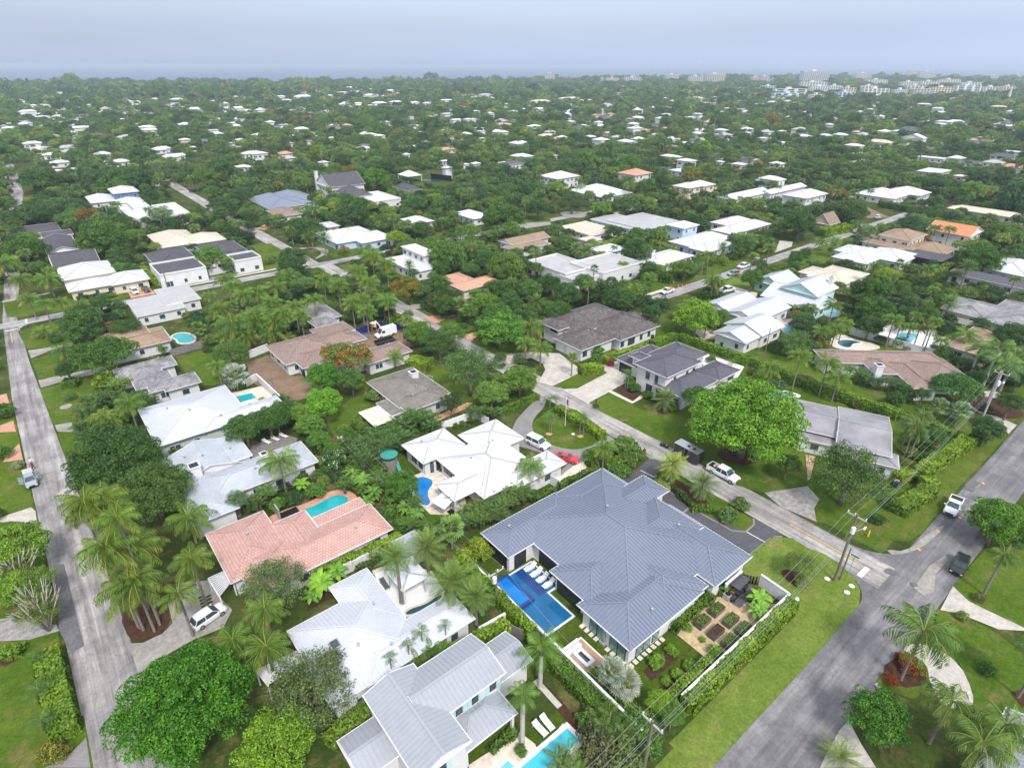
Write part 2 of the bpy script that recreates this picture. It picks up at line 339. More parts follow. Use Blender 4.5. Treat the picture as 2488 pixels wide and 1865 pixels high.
STP=[(0,(.060,.125,.038)),(.6,(.088,.172,.045)),(1,(.16,.23,.06))]
M['leaf_s']=leaf_mat('distant_foliage','rand',stops=STB);M['frond_s']=leaf_mat('distant_fronds','rand',(.2,.24,.05),stops=STP)
M['bark']=mat('bark',(.24,.20,.16),(.15,.125,.10),2,.9,stretch=(3,3,.6))
M['barkp']=mat('palm_bark',(.25,.225,.19),(.15,.13,.11),2.5,.9,stretch=(1,1,5))
M['barkw']=mat('grey_branches',(.42,.38,.34),(.31,.28,.25),2,.9)
def quads_mesh(name,V,mats,tint=None,alt=None,tri=None):
    """V: (n,4,3) array of quads"""
    n=len(V);me=bpy.data.meshes.new(name)
    me.vertices.add(n*4);me.vertices.foreach_set('co',V.reshape(-1).astype(np.float32))
    me.loops.add(n*4);me.loops.foreach_set('vertex_index',np.arange(n*4,dtype=np.int32))
    me.polygons.add(n);me.polygons.foreach_set('loop_start',np.arange(0,n*4,4,dtype=np.int32));me.polygons.foreach_set('loop_total',np.full(n,4,dtype=np.int32))
    for m in (mats if isinstance(mats,(list,tuple)) else [mats]):me.materials.append(m)
    if tint is not None:
        a=me.attributes.new('tint','FLOAT','FACE');a.data.foreach_set('value',tint.astype(np.float32))
    if alt is not None:
        a=me.attributes.new('alt','FLOAT','FACE');a.data.foreach_set('value',alt.astype(np.float32))
    me.update(calc_edges=True);return me
def leaf_quads(C,Nn,size,rng,aspect=.55):
    n=len(C);r=rng.normal(size=(n,3));Nn=Nn/np.linalg.norm(Nn,axis=1,keepdims=True)
    t=np.cross(Nn,r);t/=np.linalg.norm(t,axis=1,keepdims=True)+1e-9;b=np.cross(Nn,t)
    s=size[:,None]
    return np.stack([C-t*s,C-b*s*aspect-t*s*.1,C+t*s,C+b*s*aspect-t*s*.1],axis=1)
def crown_arrays(seed,R=(1,1,.8),nclump=46,leaves=150,cr=.27,leaf=.05,zmin=-.45,hollow=.0,airy=0.0,bloom=0.0,fill=.25):
    rng=np.random.default_rng(seed);Vs=[];T=[];A=[]
    k=0;gr=math.pi*(3-math.sqrt(5))
    for i in range(nclump):
        z=zmin+(1-zmin)*(i+.5)/nclump;z=min(z,.995);th=gr*i+rng.uniform(-.35,.35);rr=math.sqrt(max(0,1-z*z))
        rad=rng.uniform(.62,.86) if rng.random()>fill else rng.uniform(.25,.6)
        d=np.array([rr*math.cos(th),rr*math.sin(th),z]);c=d*rad*np.array(R)*rng.uniform(.94,1.06)
        q=cr*rng.uniform(.7,1.25);n=int(leaves*rng.uniform(.7,1.2)*(q/cr)**2)
        nn=rng.normal(size=(n,3));nn[:,2]=np.where(nn[:,2]<-.3,-nn[:,2],nn[:,2]);nn/=np.linalg.norm(nn,axis=1,keepdims=True)
        rr2=q*(1-np.abs(rng.normal(0,.12+airy,n)))
        P_=c+nn*rr2[:,None]*np.array([1,1,.8])
        Vs.append(leaf_quads(P_,nn+rng.normal(0,.55,(n,3)),leaf*rng.uniform(.6,1.4,n),rng))
        T.append(np.clip(.5+rng.normal(0,.13)+rng.normal(0,.2,n),0,1))
        A.append((rng.random(n)<bloom*(2 if rng.random()<.5 else .3)).astype(float))
    return np.concatenate(Vs),np.concatenate(T),np.concatenate(A)
def crown_mesh(name,seed,mats,**k):
    V,T,A=crown_arrays(seed,**k);return quads_mesh(name,V,mats,T,A)
def trunk_mesh(name,seed,H_=1.0,spread=.45,forks=5,r=.05,base=0.0):
    rng=random.Random(seed);mb=MB()
    mb.tube([(0,0,-.1),(.01,0,H_*.4),(0,.01,H_*.6)],[r*1.3,r,r*.85],0,7)
    for i in range(forks):
        a=2*math.pi*i/forks+rng.uniform(-.4,.4);s=spread*rng.uniform(.6,1.1)
        mb.tube([(0,0,H_*.45),(s*.45*math.cos(a),s*.45*math.sin(a),H_*.85),(s*math.cos(a),s*math.sin(a),H_*rng.uniform(1.1,1.4))],[r*.7,r*.45,r*.15],0,5)
    return mb.mesh(name,M['bark'],smooth=True)
def frond(rng,az,el0,Ln,bend,nst,lw,ll,droop,fold=.0,rachis=.012,wmax=.5):
    """one pinnate frond: returns quads, alt flags"""
    ca,sa=math.cos(az),math.sin(az);pts=[];x=z=0.0;el=el0
    for i in range(nst+1):
        pts.append((x,z,el));st=Ln/nst;x+=math.cos(el)*st;z+=math.sin(el)*st;el-=bend/nst*(0.5+1.0*i/nst)
    q=[];alt=[]
    side=np.array([-sa,ca,0.0]);out_=np.array([ca,sa,0.0]);up=np.array([0,0,1.0])
    def p3(i):return out_*pts[i][0]+up*pts[i][1]
    for i in range(nst):
        a,b=p3(i),p3(i+1);e_=pts[i][2];nrm=up*math.cos(e_)-out_*math.sin(e_)
        w=rachis*(1-.7*i/nst)
        q.append([a-side*w,b-side*w,b+side*w,a+side*w]);alt.append(1)
        t=(i+.5)/nst
        if t<.1:continue
        l=ll*min(1,t/.3)**.6*(1.0 if t<.55 else 1-.75*((t-.55)/.45)**1.3)*rng.uniform(.85,1.12)
        fwd=(b-a)/np.linalg.norm(b-a)
        for s_ in (-1,1):
            for h in (.25,.75):
                o=a+(b-a)*h+nrm*.004
                d=side*s_*math.cos(droop)*.85+fwd*.55-nrm*math.sin(droop)*rng.uniform(.7,1.3);d/=np.linalg.norm(d)
                tip=o+d*l-up*l*rng.uniform(.12,.35);mid=o+d*l*.5
                q.append([o-fwd*lw*.5,mid-fwd*lw,tip,mid+fwd*lw]);alt.append(0)
    return q,alt
def palm_arrays(seed,n=20,el=(1.35,-.25),Ln=1.0,bend=1.7,nst=11,lw=.016,ll=.3,droop=.5,rachis=.013,dead=0,zoff=0,c=(0,0,0),sc=1):
    rng=np.random.default_rng(seed);Q_=[];A=[];T=[]
    for i in range(n):
        f=(i+.5)/n;e0=el[0]+(el[1]-el[0])*f+rng.uniform(-.1,.1);az=i*2.39996+rng.uniform(-.25,.25)
        L_=Ln*rng.uniform(.88,1.08)*(.75+.25*min(1,f*3));b_=bend*rng.uniform(.8,1.2)*(1.0 if f<.6 else .8)
        q,a=frond(rng,az,e0,L_,b_,nst,lw,ll,droop,rachis=rachis)
        tt=np.clip(.6-.35*f+rng.uniform(-.1,.1),0,1)
        Q_+=q;A+=[x*.55 for x in a] if f<.85 or not dead else [.9]*len(a);T+=[float(np.clip(tt+rng.normal(0,.08),0,1)) for _ in a]
    V=np.array(Q_)*sc+np.array(c);return V,np.array(T),np.array(A)
def fan_arrays(seed,n=20,Lp=.52,Rf=.52,seg=12,el=(1.4,-.7),c=(0,0,0)):
    rng=np.random.default_rng(seed);Q_=[];T=[];A=[]
    for i in range(n):
        f=(i+.5)/n;e0=el[0]+(el[1]-el[0])*f;az=i*2.39996;ca,sa=math.cos(az),math.sin(az)
        out_=np.array([ca*math.cos(e0),sa*math.cos(e0),math.sin(e0)]);side=np.array([-sa,ca,0]);nrm=np.cross(out_,side)*-1
        if nrm[2]<0:nrm=-nrm
        base=out_*Lp*rng.uniform(.8,1.1);Q_.append([-side*.01,base-side*.01,base+side*.01,side*.01]);T.append(.5);A.append(1)
        for k in range(seg):
            a0=-1.9+3.8*k/seg;a1=-1.9+3.8*(k+.72)/seg;am=(a0+a1)/2
            def dirv(a,r,z):return base+(out_*math.cos(a)+side*math.sin(a))*r+nrm*z
            tip=dirv(am,Rf*(1-.12*abs(am))*rng.uniform(.92,1.05),-.10*rng.random())
            Q_.append([base,dirv(a0,Rf*.7,0),tip,dirv(a1,Rf*.7,.03)]);T.append(float(np.clip(.6-.25*f+rng.normal(0,.14),0,1)));A.append(0)
    return np.array(Q_)+np.array(c),np.array(T),np.array(A)
def banana_arrays(seed,stems=3,n=8,Ln=1.0,wd=.17):
    rng=np.random.default_rng(seed);Q_=[];T=[];A=[]
    for s_ in range(stems):
        cx_,cy_=(0,0) if s_==0 else (rng.uniform(-.5,.5),rng.uniform(-.5,.5));h0=rng.uniform(-.25,.1)
        for i in range(n):
            az=i*2.39996+s_;e0=1.35-1.0*i/n;ca,sa=math.cos(az),math.sin(az);x=z=0;el=e0;pts=[(0,0)]
            for k in range(6):x+=math.cos(el)*Ln/6;z+=math.sin(el)*Ln/6;el-=.34;pts.append((x,z))
            side=np.array([-sa,ca,0]);up=np.array([0,0,1.0]);out_=np.array([ca,sa,0])
            ws=[.02,.6,1,1,.9,.65,.08];tt=rng.uniform(.3,.85)
            for k in range(6):
                a=out_*pts[k][0]+up*pts[k][1]+np.array([cx_,cy_,h0]);b=out_*pts[k+1][0]+up*pts[k+1][1]+np.array([cx_,cy_,h0])
                for sg in (-1,1):
                    Q_.append([a,b,b+side*sg*wd*ws[k+1]-up*.05,a+side*sg*wd*ws[k]-up*.05]);T.append(tt+rng.uniform(-.08,.08));A.append(0)
                Q_.append([a-side*.012+up*.006,b-side*.012+up*.006,b+side*.012+up*.006,a+side*.012+up*.006]);T.append(.6);A.append(.6)
    return np.array(Q_),np.clip(np.array(T),0,1),np.array(A)
def clump_arrays(seed,stems=7,spread=.55,nfr=9,**k):
    rng=np.random.default_rng(seed);Vs=[];T=[];A=[]
    for i in range(stems):
        a=2*math.pi*i/stems+rng.uniform(-.4,.4);r=spread*rng.uniform(.3,1) if i else 0
        V,t,al=palm_arrays(seed*31+i,n=nfr,el=(1.4,.1),Ln=rng.uniform(.5,.7),bend=1.5,nst=6,lw=.018,ll=.2,rachis=.008,c=(r*math.cos(a),r*math.sin(a),rng.uniform(-.5,.12)),**k)
        Vs.append(V);T.append(t);A.append(al)
    return np.concatenate(Vs),np.concatenate(T),np.concatenate(A)
def bare_mesh(seed):
    rng=random.Random(seed);mb=MB()
    for i in range(16):
        a=rng.uniform(0,6.28);s=rng.uniform(.15,.95);b=a+rng.uniform(-.5,.5)
        mb.tube([(0,0,-1),(.35*s*math.cos(a),.35*s*math.sin(a),-.4),(s*math.cos(b),s*math.sin(b),rng.uniform(.3,.95))],[.045,.035,.012],0,5)
        for k in range(3):
            c=b+rng.uniform(-.7,.7);t=rng.uniform(.5,.9)
            mb.tube([(s*t*math.cos(b),s*t*math.sin(b),-.1+.5*t),(s*t*math.cos(b)+.3*math.cos(c),s*t*math.sin(b)+.3*math.sin(c),rng.uniform(.5,.95))],[.018,.007],0,4)
    return mb.mesh('branches',M['barkw'],smooth=True)
CR={}
def mk(name,arr,mats='leaf'):return quads_mesh(name,arr[0],M[mats],arr[1],arr[2])
CR['round']=[crown_mesh('crown',10+i,M['leaf'],R=(1,1,.82),nclump=90,leaves=190,cr=.22,leaf=.029) for i in range(4)]
CR['big']=[crown_mesh('crown',30+i,M['leaf'],R=(1,1,.68),nclump=120,leaves=150,cr=.19,leaf=.028,zmin=-.35) for i in range(2)]
CR['huge']=[crown_mesh('crown',36+i,M['leaf'],R=(1,1,.78),nclump=250,leaves=190,cr=.145,leaf=.0185,zmin=-.35) for i in range(2)]
CR['flat']=[crown_mesh('crown',40+i,M['leaf'],R=(1,1,.48),nclump=90,leaves=170,cr=.20,leaf=.027,zmin=-.3) for i in range(3)]
CR['airy']=[crown_mesh('crown',50+i,M['leaf'],R=(1,1,.72),nclump=110,leaves=120,cr=.21,leaf=.0215,airy=.3,fill=.4) for i in range(3)]
CR['bloom']=[crown_mesh('crown',60+i,M['leafbloom'],R=(1,1,.6),nclump=70,leaves=110,cr=.22,leaf=.034,airy=.15,bloom=.2) for i in range(2)]
CR['wbloom']=[crown_mesh('crown',65,M['leafwhite'],R=(1,1,.85),nclump=50,leaves=110,cr=.25,leaf=.05,bloom=.07)]
CR['ball']=[crown_mesh('crown',70+i,M['leaf'],R=(1,1,.9),nclump=60,leaves=120,cr=.28,leaf=.045,zmin=-.8,fill=.0) for i in range(2)]
CR['bush']=[crown_mesh('crown',75+i,M['leaf'],R=(1,1,.75),nclump=34,leaves=90,cr=.34,leaf=.075,zmin=-.5,airy=.1) for i in range(3)]
CR['coco']=[mk('crown',palm_arrays(80+i,n=22,bend=2.0,ll=.30,droop=.75,dead=1),'frond') for i in range(3)]
CR['date']=[mk('crown',palm_arrays(90+i,n=44,el=(1.45,-.75),bend=.85,nst=9,ll=.23,lw=.017,droop=.2,rachis=.008),'frond') for i in range(2)]
CR['royal']=[mk('crown',palm_arrays(100+i,n=16,el=(1.4,-.1),bend=1.9,ll=.32,droop=.45),'frond') for i in range(2)]
CR['xmas']=[mk('crown',palm_arrays(105+i,n=11,el=(1.2,.2),bend=2.3,nst=8,ll=.3,droop=.2),'frond') for i in range(2)]
CR['fan']=[mk('crown',fan_arrays(110+i),'frond') for i in range(2)]
CR['clump']=[mk('crown',clump_arrays(120+i),'frond') for i in range(3)]
CR['banana']=[mk('crown',banana_arrays(130+i),'frond') for i in range(2)]
CR['cycad']=[mk('crown',palm_arrays(140,n=34,el=(1.3,.0),bend=1.2,nst=8,ll=.15,droop=.1,rachis=.008),'frond')]
TR={'tree':[trunk_mesh('trunk',200+i) for i in range(3)]}
def ptrunk(seed,curve,r0=1.0,r1=.75,swell=1.25,mt='barkp'):
    mb=MB();n=9
    mb.tube([(curve*math.sin(1.57*i/n)-curve,curve*.25*math.sin(3*i/n),i/n) for i in range(n+1)],[r0*swell if i==0 else r0+(r1-r0)*i/n for i in range(n+1)],0,8)
    return mb.mesh('trunk',M[mt],smooth=True)
TR['palm']=[ptrunk(0,0.02),ptrunk(1,.03),ptrunk(2,-.03)]
TR['royal']=[ptrunk(3,0,1.1,.9,1.3,'polec')]
def multi_trunk(seed,n=5,spread=.5):
    rng=random.Random(seed);mb=MB()
    for i in range(n):
        a=6.28*i/n+rng.random();s=spread*rng.uniform(.2,1);mb.tube([(.06*math.cos(a),.06*math.sin(a),0),(s*.6*math.cos(a),s*.6*math.sin(a),.55),(s*math.cos(a),s*math.sin(a),1.0)],[.035,.028,.024],0,5)
    return mb.mesh('stems',M['barkp'],smooth=True)
TR['multi']=[multi_trunk(i) for i in range(2)]
TR['bare']=[bare_mesh(5)]
NAMES=dict(huge='mango_tree',round='shade_tree',big='mango_tree',flat='spreading_tree',airy='oak_tree',bloom='flame_tree',wbloom='frangipani_tree',ball='topiary_bush',bush='shrub',coco='coconut_palm',date='date_palm',royal='royal_palm',xmas='small_palm',fan='fan_palm',clump='areca_palm',banana='banana_plant',cycad='cycad')
CATS=dict(huge='tree',round='tree',big='tree',flat='tree',airy='tree',bloom='tree',wbloom='tree',ball='bush',bush='shrub',coco='palm tree',date='palm tree',royal='palm tree',xmas='palm tree',fan='palm tree',clump='palm tree',banana='banana plant',cycad='cycad')
DEF=dict(huge=(.115,.21,.022),round=(.075,.14,.026),big=(.115,.21,.022),flat=(.058,.11,.026),airy=(.10,.13,.05),bloom=(.10,.15,.03),wbloom=(.06,.12,.03),ball=(.065,.11,.024),bush=(.08,.14,.026),coco=(.115,.175,.03),date=(.15,.185,.075),royal=(.10,.165,.04),xmas=(.06,.115,.03),fan=(.14,.18,.06),clump=(.075,.125,.028),banana=(.14,.25,.03),cycad=(.12,.17,.035))
cnt=[0]
def plant(kind,x,y,zc,r,col=None,label=None,trunk=True,tz=None,group=None,tr=None):
    """x,y ground position; zc height of the crown centre (palm: of its heart); r crown radius"""
    cnt[0]+=1;rg=random.Random(cnt[0]*77+3)
    root=empty(NAMES[kind],(x,y,0),label or '?',CATS[kind],group);root.rotation_euler=(0,0,0)
    if kind=='coco':r*=1.14
    if kind=='clump':r*=1.22;zc*=1.15
    if kind=='date':r*=1.15
    root['_k']=kind;root['_r']=r;root['_z']=zc
    me=rg.choice(CR[kind]);c=link('crown',me,root,(0,0,zc));rz=rg.uniform(0,6.28)
    j=rg.uniform(.93,1.07);c.scale=(r*j,r/j,r);c.rotation_euler=(0,0,rz)
    col=col or DEF[kind];q=rg.uniform(.88,1.12);col=(col[0]*1.04,col[1]*1.27,col[2]*1.08) if max(col)<.3 else col;c.color=(col[0]*q*rg.uniform(.92,1.08),col[1]*q,col[2]*q,1);root['_c']=list(c.color)[:3]
    if trunk and kind not in ('ball','bush','banana','cycad','clump'):
        if kind in ('round','big','huge','flat','airy','bloom','wbloom'):
            t=link('trunk',rg.choice(TR['tree']),root);t.scale=(r*1.1,r*1.1,zc*.98)
        elif kind=='royal' or tr=='royal':
            t=link('trunk',TR['royal'][0],root);t.scale=(.24,.24,zc)
            s_=link('crownshaft',SHAFT,root,(0,0,zc-1.0));s_.color=(.10,.2,.03,1)
        elif kind=='xmas':
            t=link('trunk',rg.choice(TR['palm']),root);t.scale=(.09,.09,zc)
        else:
            t=link('trunk',rg.choice(TR['palm']),root);s_=.165 if kind !='date' else .25;t.scale=(s_,s_,zc)
    elif kind=='clump' and trunk:
        t=link('stems',rg.choice(TR['multi']),root);t.scale=(r,r,zc)
    elif kind=='banana':
        t=link('stems',rg.choice(TR['multi']),root);t.scale=(r*.9,r*.9,zc)
    return root
mbs=MB();mbs.tube([(0,0,-.1),(0,0,.5),(0,0,1.1)],[.26,.24,.08],0,8);SHAFT=mbs.mesh('crownshaft',M['leaf'],smooth=True)
def pt(kind,t,x,y,rpx,col=None,zc=None,base=None,label=None,**k):
    """plant from the survey: crown centre and radius in the photo, optional trunk foot"""
    X,Y=px(t,x,y);s=SC[int(t[0])]
    if base is not None:
        bx,by=W(t,base[0],base[1]);lo,hi=.3,30.0
        for _ in range(30):
            m=(lo+hi)/2
            if Q(bx,by,m)[1]>Y:lo=m
            else:hi=m
        zc=(lo+hi)/2;gx,gy=bx,by
    else:
        z=zc if zc is not None else 4.0
        for _ in range(4):
            gx,gy=P(X,Y,z);r=rpx/s*Q(gx,gy,z)[2]/F
            if zc is None:z={'round':r*.55+2.2,'huge':r*.5+2.0,'big':r*.5+2.0,'flat':r*.25+3.5,'airy':r*.5+2.3,'bloom':r*.4+2.6,'wbloom':r*.6+1.4,'ball':r*.85,'bush':r*.7,'coco':7.0,'date':5.5,'royal':9.0,'xmas':4.2,'fan':4.5,'clump':r*.45+1.6,'banana':r*.8,'cycad':.7}[kind]
        zc=z
    r=rpx/s*Q(gx,gy,zc)[2]/F
    return plant(kind,gx,gy,zc,r,col,label,**k)
def hedge(x0,x1,y0,y1,h,col,label,dens=34,name='hedge',rz=0,leaf=.17,stuff=None):
    """clipped hedge: core box plus a skin of leaf clusters, axis aligned"""
    cnt[0]+=1;rng=np.random.default_rng(cnt[0]+900);cx_,cy_=(x0+x1)/2,(y0+y1)/2
    lx,ly=x1-x0,y1-y0;area=lx*ly+2*h*(lx+ly);n=int(min(area*dens*1.5,30000));Pn=[];Nn=[]
    fs=np.array([lx*ly,lx*h,lx*h,ly*h,ly*h]);fs=fs/fs.sum();w_=rng.choice(5,n,p=fs);a=rng.uniform(-.5,.5,n);b=rng.uniform(-.5,.5,n)
    p=np.zeros((n,3));nn=np.zeros((n,3))
    for k in range(5):
        m_=w_==k
        if k==0:p[m_]=np.stack([a[m_]*lx,b[m_]*ly,np.full(m_.sum(),h)],1);nn[m_]=(0,0,1)
        elif k<3:s_=-1 if k==1 else 1;p[m_]=np.stack([a[m_]*lx,np.full(m_.sum(),s_*ly/2),(b[m_]+.5)*h],1);nn[m_]=(0,s_,0)
        else:s_=-1 if k==3 else 1;p[m_]=np.stack([np.full(m_.sum(),s_*lx/2),a[m_]*ly,(b[m_]+.5)*h],1);nn[m_]=(s_,0,0)
    wob=.14*np.sin(p[:,0]*1.7+cnt[0])+.12*np.sin(p[:,1]*1.9+p[:,2]*2)+rng.normal(0,.06,n)
    p+=nn*wob[:,None]
    V=leaf_quads(p,nn+rng.normal(0,.5,(n,3)),leaf*rng.uniform(.6,1.4,n),rng,.6)
    T=np.clip(.5+.22*np.sin(p[:,0]*.9+p[:,1]*.7+cnt[0])*.6+rng.normal(0,.2,n),0,1)
    root=empty(name,(cx_,cy_,0),label,'hedge',None,rz)
    me=quads_mesh('foliage',V,M['leaf'],T);col=(col[0]*1.35,col[1]*1.35,col[2]*1.0);o=link('foliage',me,root);o.color=(*col,1)
    mb=MB();mb.box(-lx/2+.22,lx/2-.22,-ly/2+.22,ly/2-.22,0,h-.2);o2=link('stems',mb.mesh('stems',M['leaf']),root);o2.color=(*col,1)
    return root
M['leafcore']=mat('hedge_interior',(.022,.04,.010),(.035,.055,.015),3,.95)
def chord(t,a,b,z=0):return W(t,*a,z),W(t,*b,z)
UNIT={}
def unit_box(mname):
    if mname not in UNIT:
        mb=MB();mb.box(-.5,.5,-.5,.5,0,1);UNIT[mname]=mb.mesh(mname+'_piece',M[mname])
    return UNIT[mname]
def clip_line(poly,u):
    """poly: list of (u,v); returns v-range where the vertical line at u crosses the convex polygon"""
    vs=[]
    for i in range(len(poly)):
        (a,b),(c,d)=poly[i],poly[(i+1) % len(poly)]
        if (a-u)*(c-u)<=0 and abs(a-c)>1e-6:vs.append(b+(d-b)*(u-a)/(c-a))
    return (min(vs),max(vs)) if len(vs)>1 else None
MAINROOF=[True]
def roof_face(mb,pts,m,seam=0,seamh=.05,seamw=.045):
    """pts: 3-D polygon, the first edge is the eave"""
    p=[Vector(q) for q in pts];u=(p[1]-p[0]).normalized();n=u.cross(p[-1]-p[0]).normalized();v=n.cross(u)
    if n.z<0:n=-n;v=-v
    if (p[-1]-p[0]).dot(v)<0:v=-v
    loc=[((q-p[0]).dot(u),(q-p[0]).dot(v)) for q in p]
    mb.quad(pts,m,loc)
    if seam:
        if m==0 and MAINROOF[0]:seamh,seamw=.085,.05
        L_=max(a for a,b in loc);k=seam*.5
        while k<L_:
            r=clip_line(loc,k)
            if r and r[1]-r[0]>.15:
                a=p[0]+u*k+v*r[0];b=p[0]+u*k+v*r[1];mb.bar(a,b,seamw,seamh,m,n)
            k+=seam
def wing_roof(mb,x0,x1,y0,y1,z,kind,pitch,seam,caps,th=.18):
    """material 0 roof, 1 fascia/trim, 2 wall (gable ends)"""
    lx,ly=x1-x0,y1-y0
    if kind in ('flat','para'):
        mb.box(x0,x1,y0,y1,z-.25,z,0 if kind=='flat' else 2)
        if kind=='para':
            w=.3;hh=.55
            mb.quad([(x0+w,y0+w,z+.02),(x1-w,y0+w,z+.02),(x1-w,y1-w,z+.02),(x0+w,y1-w,z+.02)],0)
            for a in ((x0,x1,y0,y0+w),(x0,x1,y1-w,y1),(x0,x0+w,y0+w,y1-w),(x1-w,x1,y0+w,y1-w)):mb.box(*a,z-.1,z+hh,1)
        else:
            for a in ((x0-.03,x1+.03,y0-.04,y0),(x0-.03,x1+.03,y1,y1+.04),(x0-.04,x0,y0,y1),(x1,x1+.04,y0,y1)):mb.box(*a,z-.27,z+.06,1)
        return
    mb.box(x0,x1,y0,y1,z-th,z-.012,1)
    for a in ((x0-.1,x1+.1,y0-.1,y0),(x0-.1,x1+.1,y1,y1+.1),(x0-.1,x0,y0,y1),(x1,x1+.1,y0,y1)):mb.box(*a,z-.13,z-.01,1)
    o=.0
    if kind=='hip':
        if lx>=ly:h=ly/2*pitch;r0=(x0+ly/2,(y0+y1)/2,z+h);r1=(x1-ly/2,(y0+y1)/2,z+h)
        else:h=lx/2*pitch;r0=((x0+x1)/2,y0+lx/2,z+h);r1=((x0+x1)/2,y1-lx/2,z+h)
        A,B,C_,D=(x0,y0,z),(x1,y0,z),(x1,y1,z),(x0,y1,z)
        if lx>=ly:fs=[[A,B,r1,r0],[B,C_,r1],[C_,D,r0,r1],[D,A,r0]];hips=[(A,r0),(D,r0),(B,r1),(C_,r1)]
        else:fs=[[A,B,r0],[B,C_,r1,r0],[C_,D,r1],[D,A,r0,r1]];hips=[(A,r0),(B,r0),(C_,r1),(D,r1)]
        if abs(lx-ly)<.02:fs=[[A,B,r0],[B,C_,r0],[C_,D,r0],[D,A,r0]]
        else:hips.append((r0,r1))
        for f in fs:roof_face(mb,f,0,seam)
        if caps:
            for a,b in hips:mb.bar(a,b,.22,.06,3,off=.02)
    else:
        if kind=='gx':h=ly/2*pitch;ym=(y0+y1)/2;R0,R1=(x0,ym,z+h),(x1,ym,z+h);fs=[[(x0,y0,z),(x1,y0,z),R1,R0],[(x1,y1,z),(x0,y1,z),R0,R1]];gs=[[(x0+.35,y1-.1,z-.01),(x0+.35,y0+.1,z-.01),(x0+.35,ym,z+h-.05)],[(x1-.35,y0+.1,z-.01),(x1-.35,y1-.1,z-.01),(x1-.35,ym,z+h-.05)]]
        else:h=lx/2*pitch;xm=(x0+x1)/2;R0,R1=(xm,y0,z+h),(xm,y1,z+h);fs=[[(x0,y1,z),(x0,y0,z),R0,R1],[(x1,y0,z),(x1,y1,z),R1,R0]];gs=[[(x0+.1,y0+.35,z-.01),(x1-.1,y0+.35,z-.01),(xm,y0+.35,z+h-.05)],[(x1-.1,y1-.35,z-.01),(x0+.1,y1-.35,z-.01),(xm,y1-.35,z+h-.05)]]
        for f in fs:roof_face(mb,f,0,seam)
        for f in fs:
            mb.quad([(a,b,c-.09) for a,b,c in reversed(f)],1)
        for g in gs:mb.quad(g,2)
        for f in fs:
            mb.bar(Vector(f[1])+Vector((0,0,-.09)),Vector(f[2])+Vector((0,0,-.09)),.08,.12,1);mb.bar(Vector(f[0])+Vector((0,0,-.09)),Vector(f[3])+Vector((0,0,-.09)),.08,.12,1)
        if caps:mb.bar(R0,R1,.3,.05,3,off=.0)
HOUSES=[]
LAND=[]
def add_window(root,ax,plane,a0,a1,z0,z1,wallm='trim',glass='glass',name='window',div=None):
    ox,oy=root.location.x,root.location.y;cm=(a0+a1)/2;w_=a1-a0;h=z1-z0
    if ax in 'xX':sx_=-1 if ax=='x' else 1;loc=(plane-ox,cm-oy,z0)
    else:sx_=-1 if ax=='y' else 1;loc=(cm-ox,plane-oy,z0)
    o=link(name,unit_box(wallm),root,loc)
    o.scale=(.10,w_,h) if ax in 'xX' else (w_,.10,h)
    if ax in 'xX':o.location.x+=sx_*.03
    else:o.location.y+=sx_*.03
    g=bpy.data.objects.new('pane',None)
    KIDS.setdefault(root.name,[]).append(o)
    k=max(1,int(round(w_/1.1))) if div is None else div
    me=pane_mesh(k,glass);p=link('pane',me,o)
    p.rotation_euler=(0,0,{'x':0,'X':math.pi,'y':math.pi/2,'Y':-math.pi/2}[ax])
    if ax in 'yY':p.scale=(1,1,1)
    KIDS.setdefault(o.name,[]).append(p);bpy.data.objects.remove(g)
    return o
PM={}
def pane_mesh(k,glass):
    if (k,glass) not in PM:
        mb=MB();e=.06/k
        for i in range(k):
            a=-.5+i/k+e;b=-.5+(i+1)/k-e
            mb.box(-.62,-.3,a,b,.05,.95)
        PM[(k,glass)]=mb.mesh('pane',M[glass])
    return PM[(k,glass)]
def inside(wl,x,y,z,skip):
    for i,w_ in enumerate(wl):
        if i !=skip and w_[0]+.6<x<w_[1]-.6 and w_[2]+.6<y<w_[3]-.6 and w_[4]>=z:return True
    return False
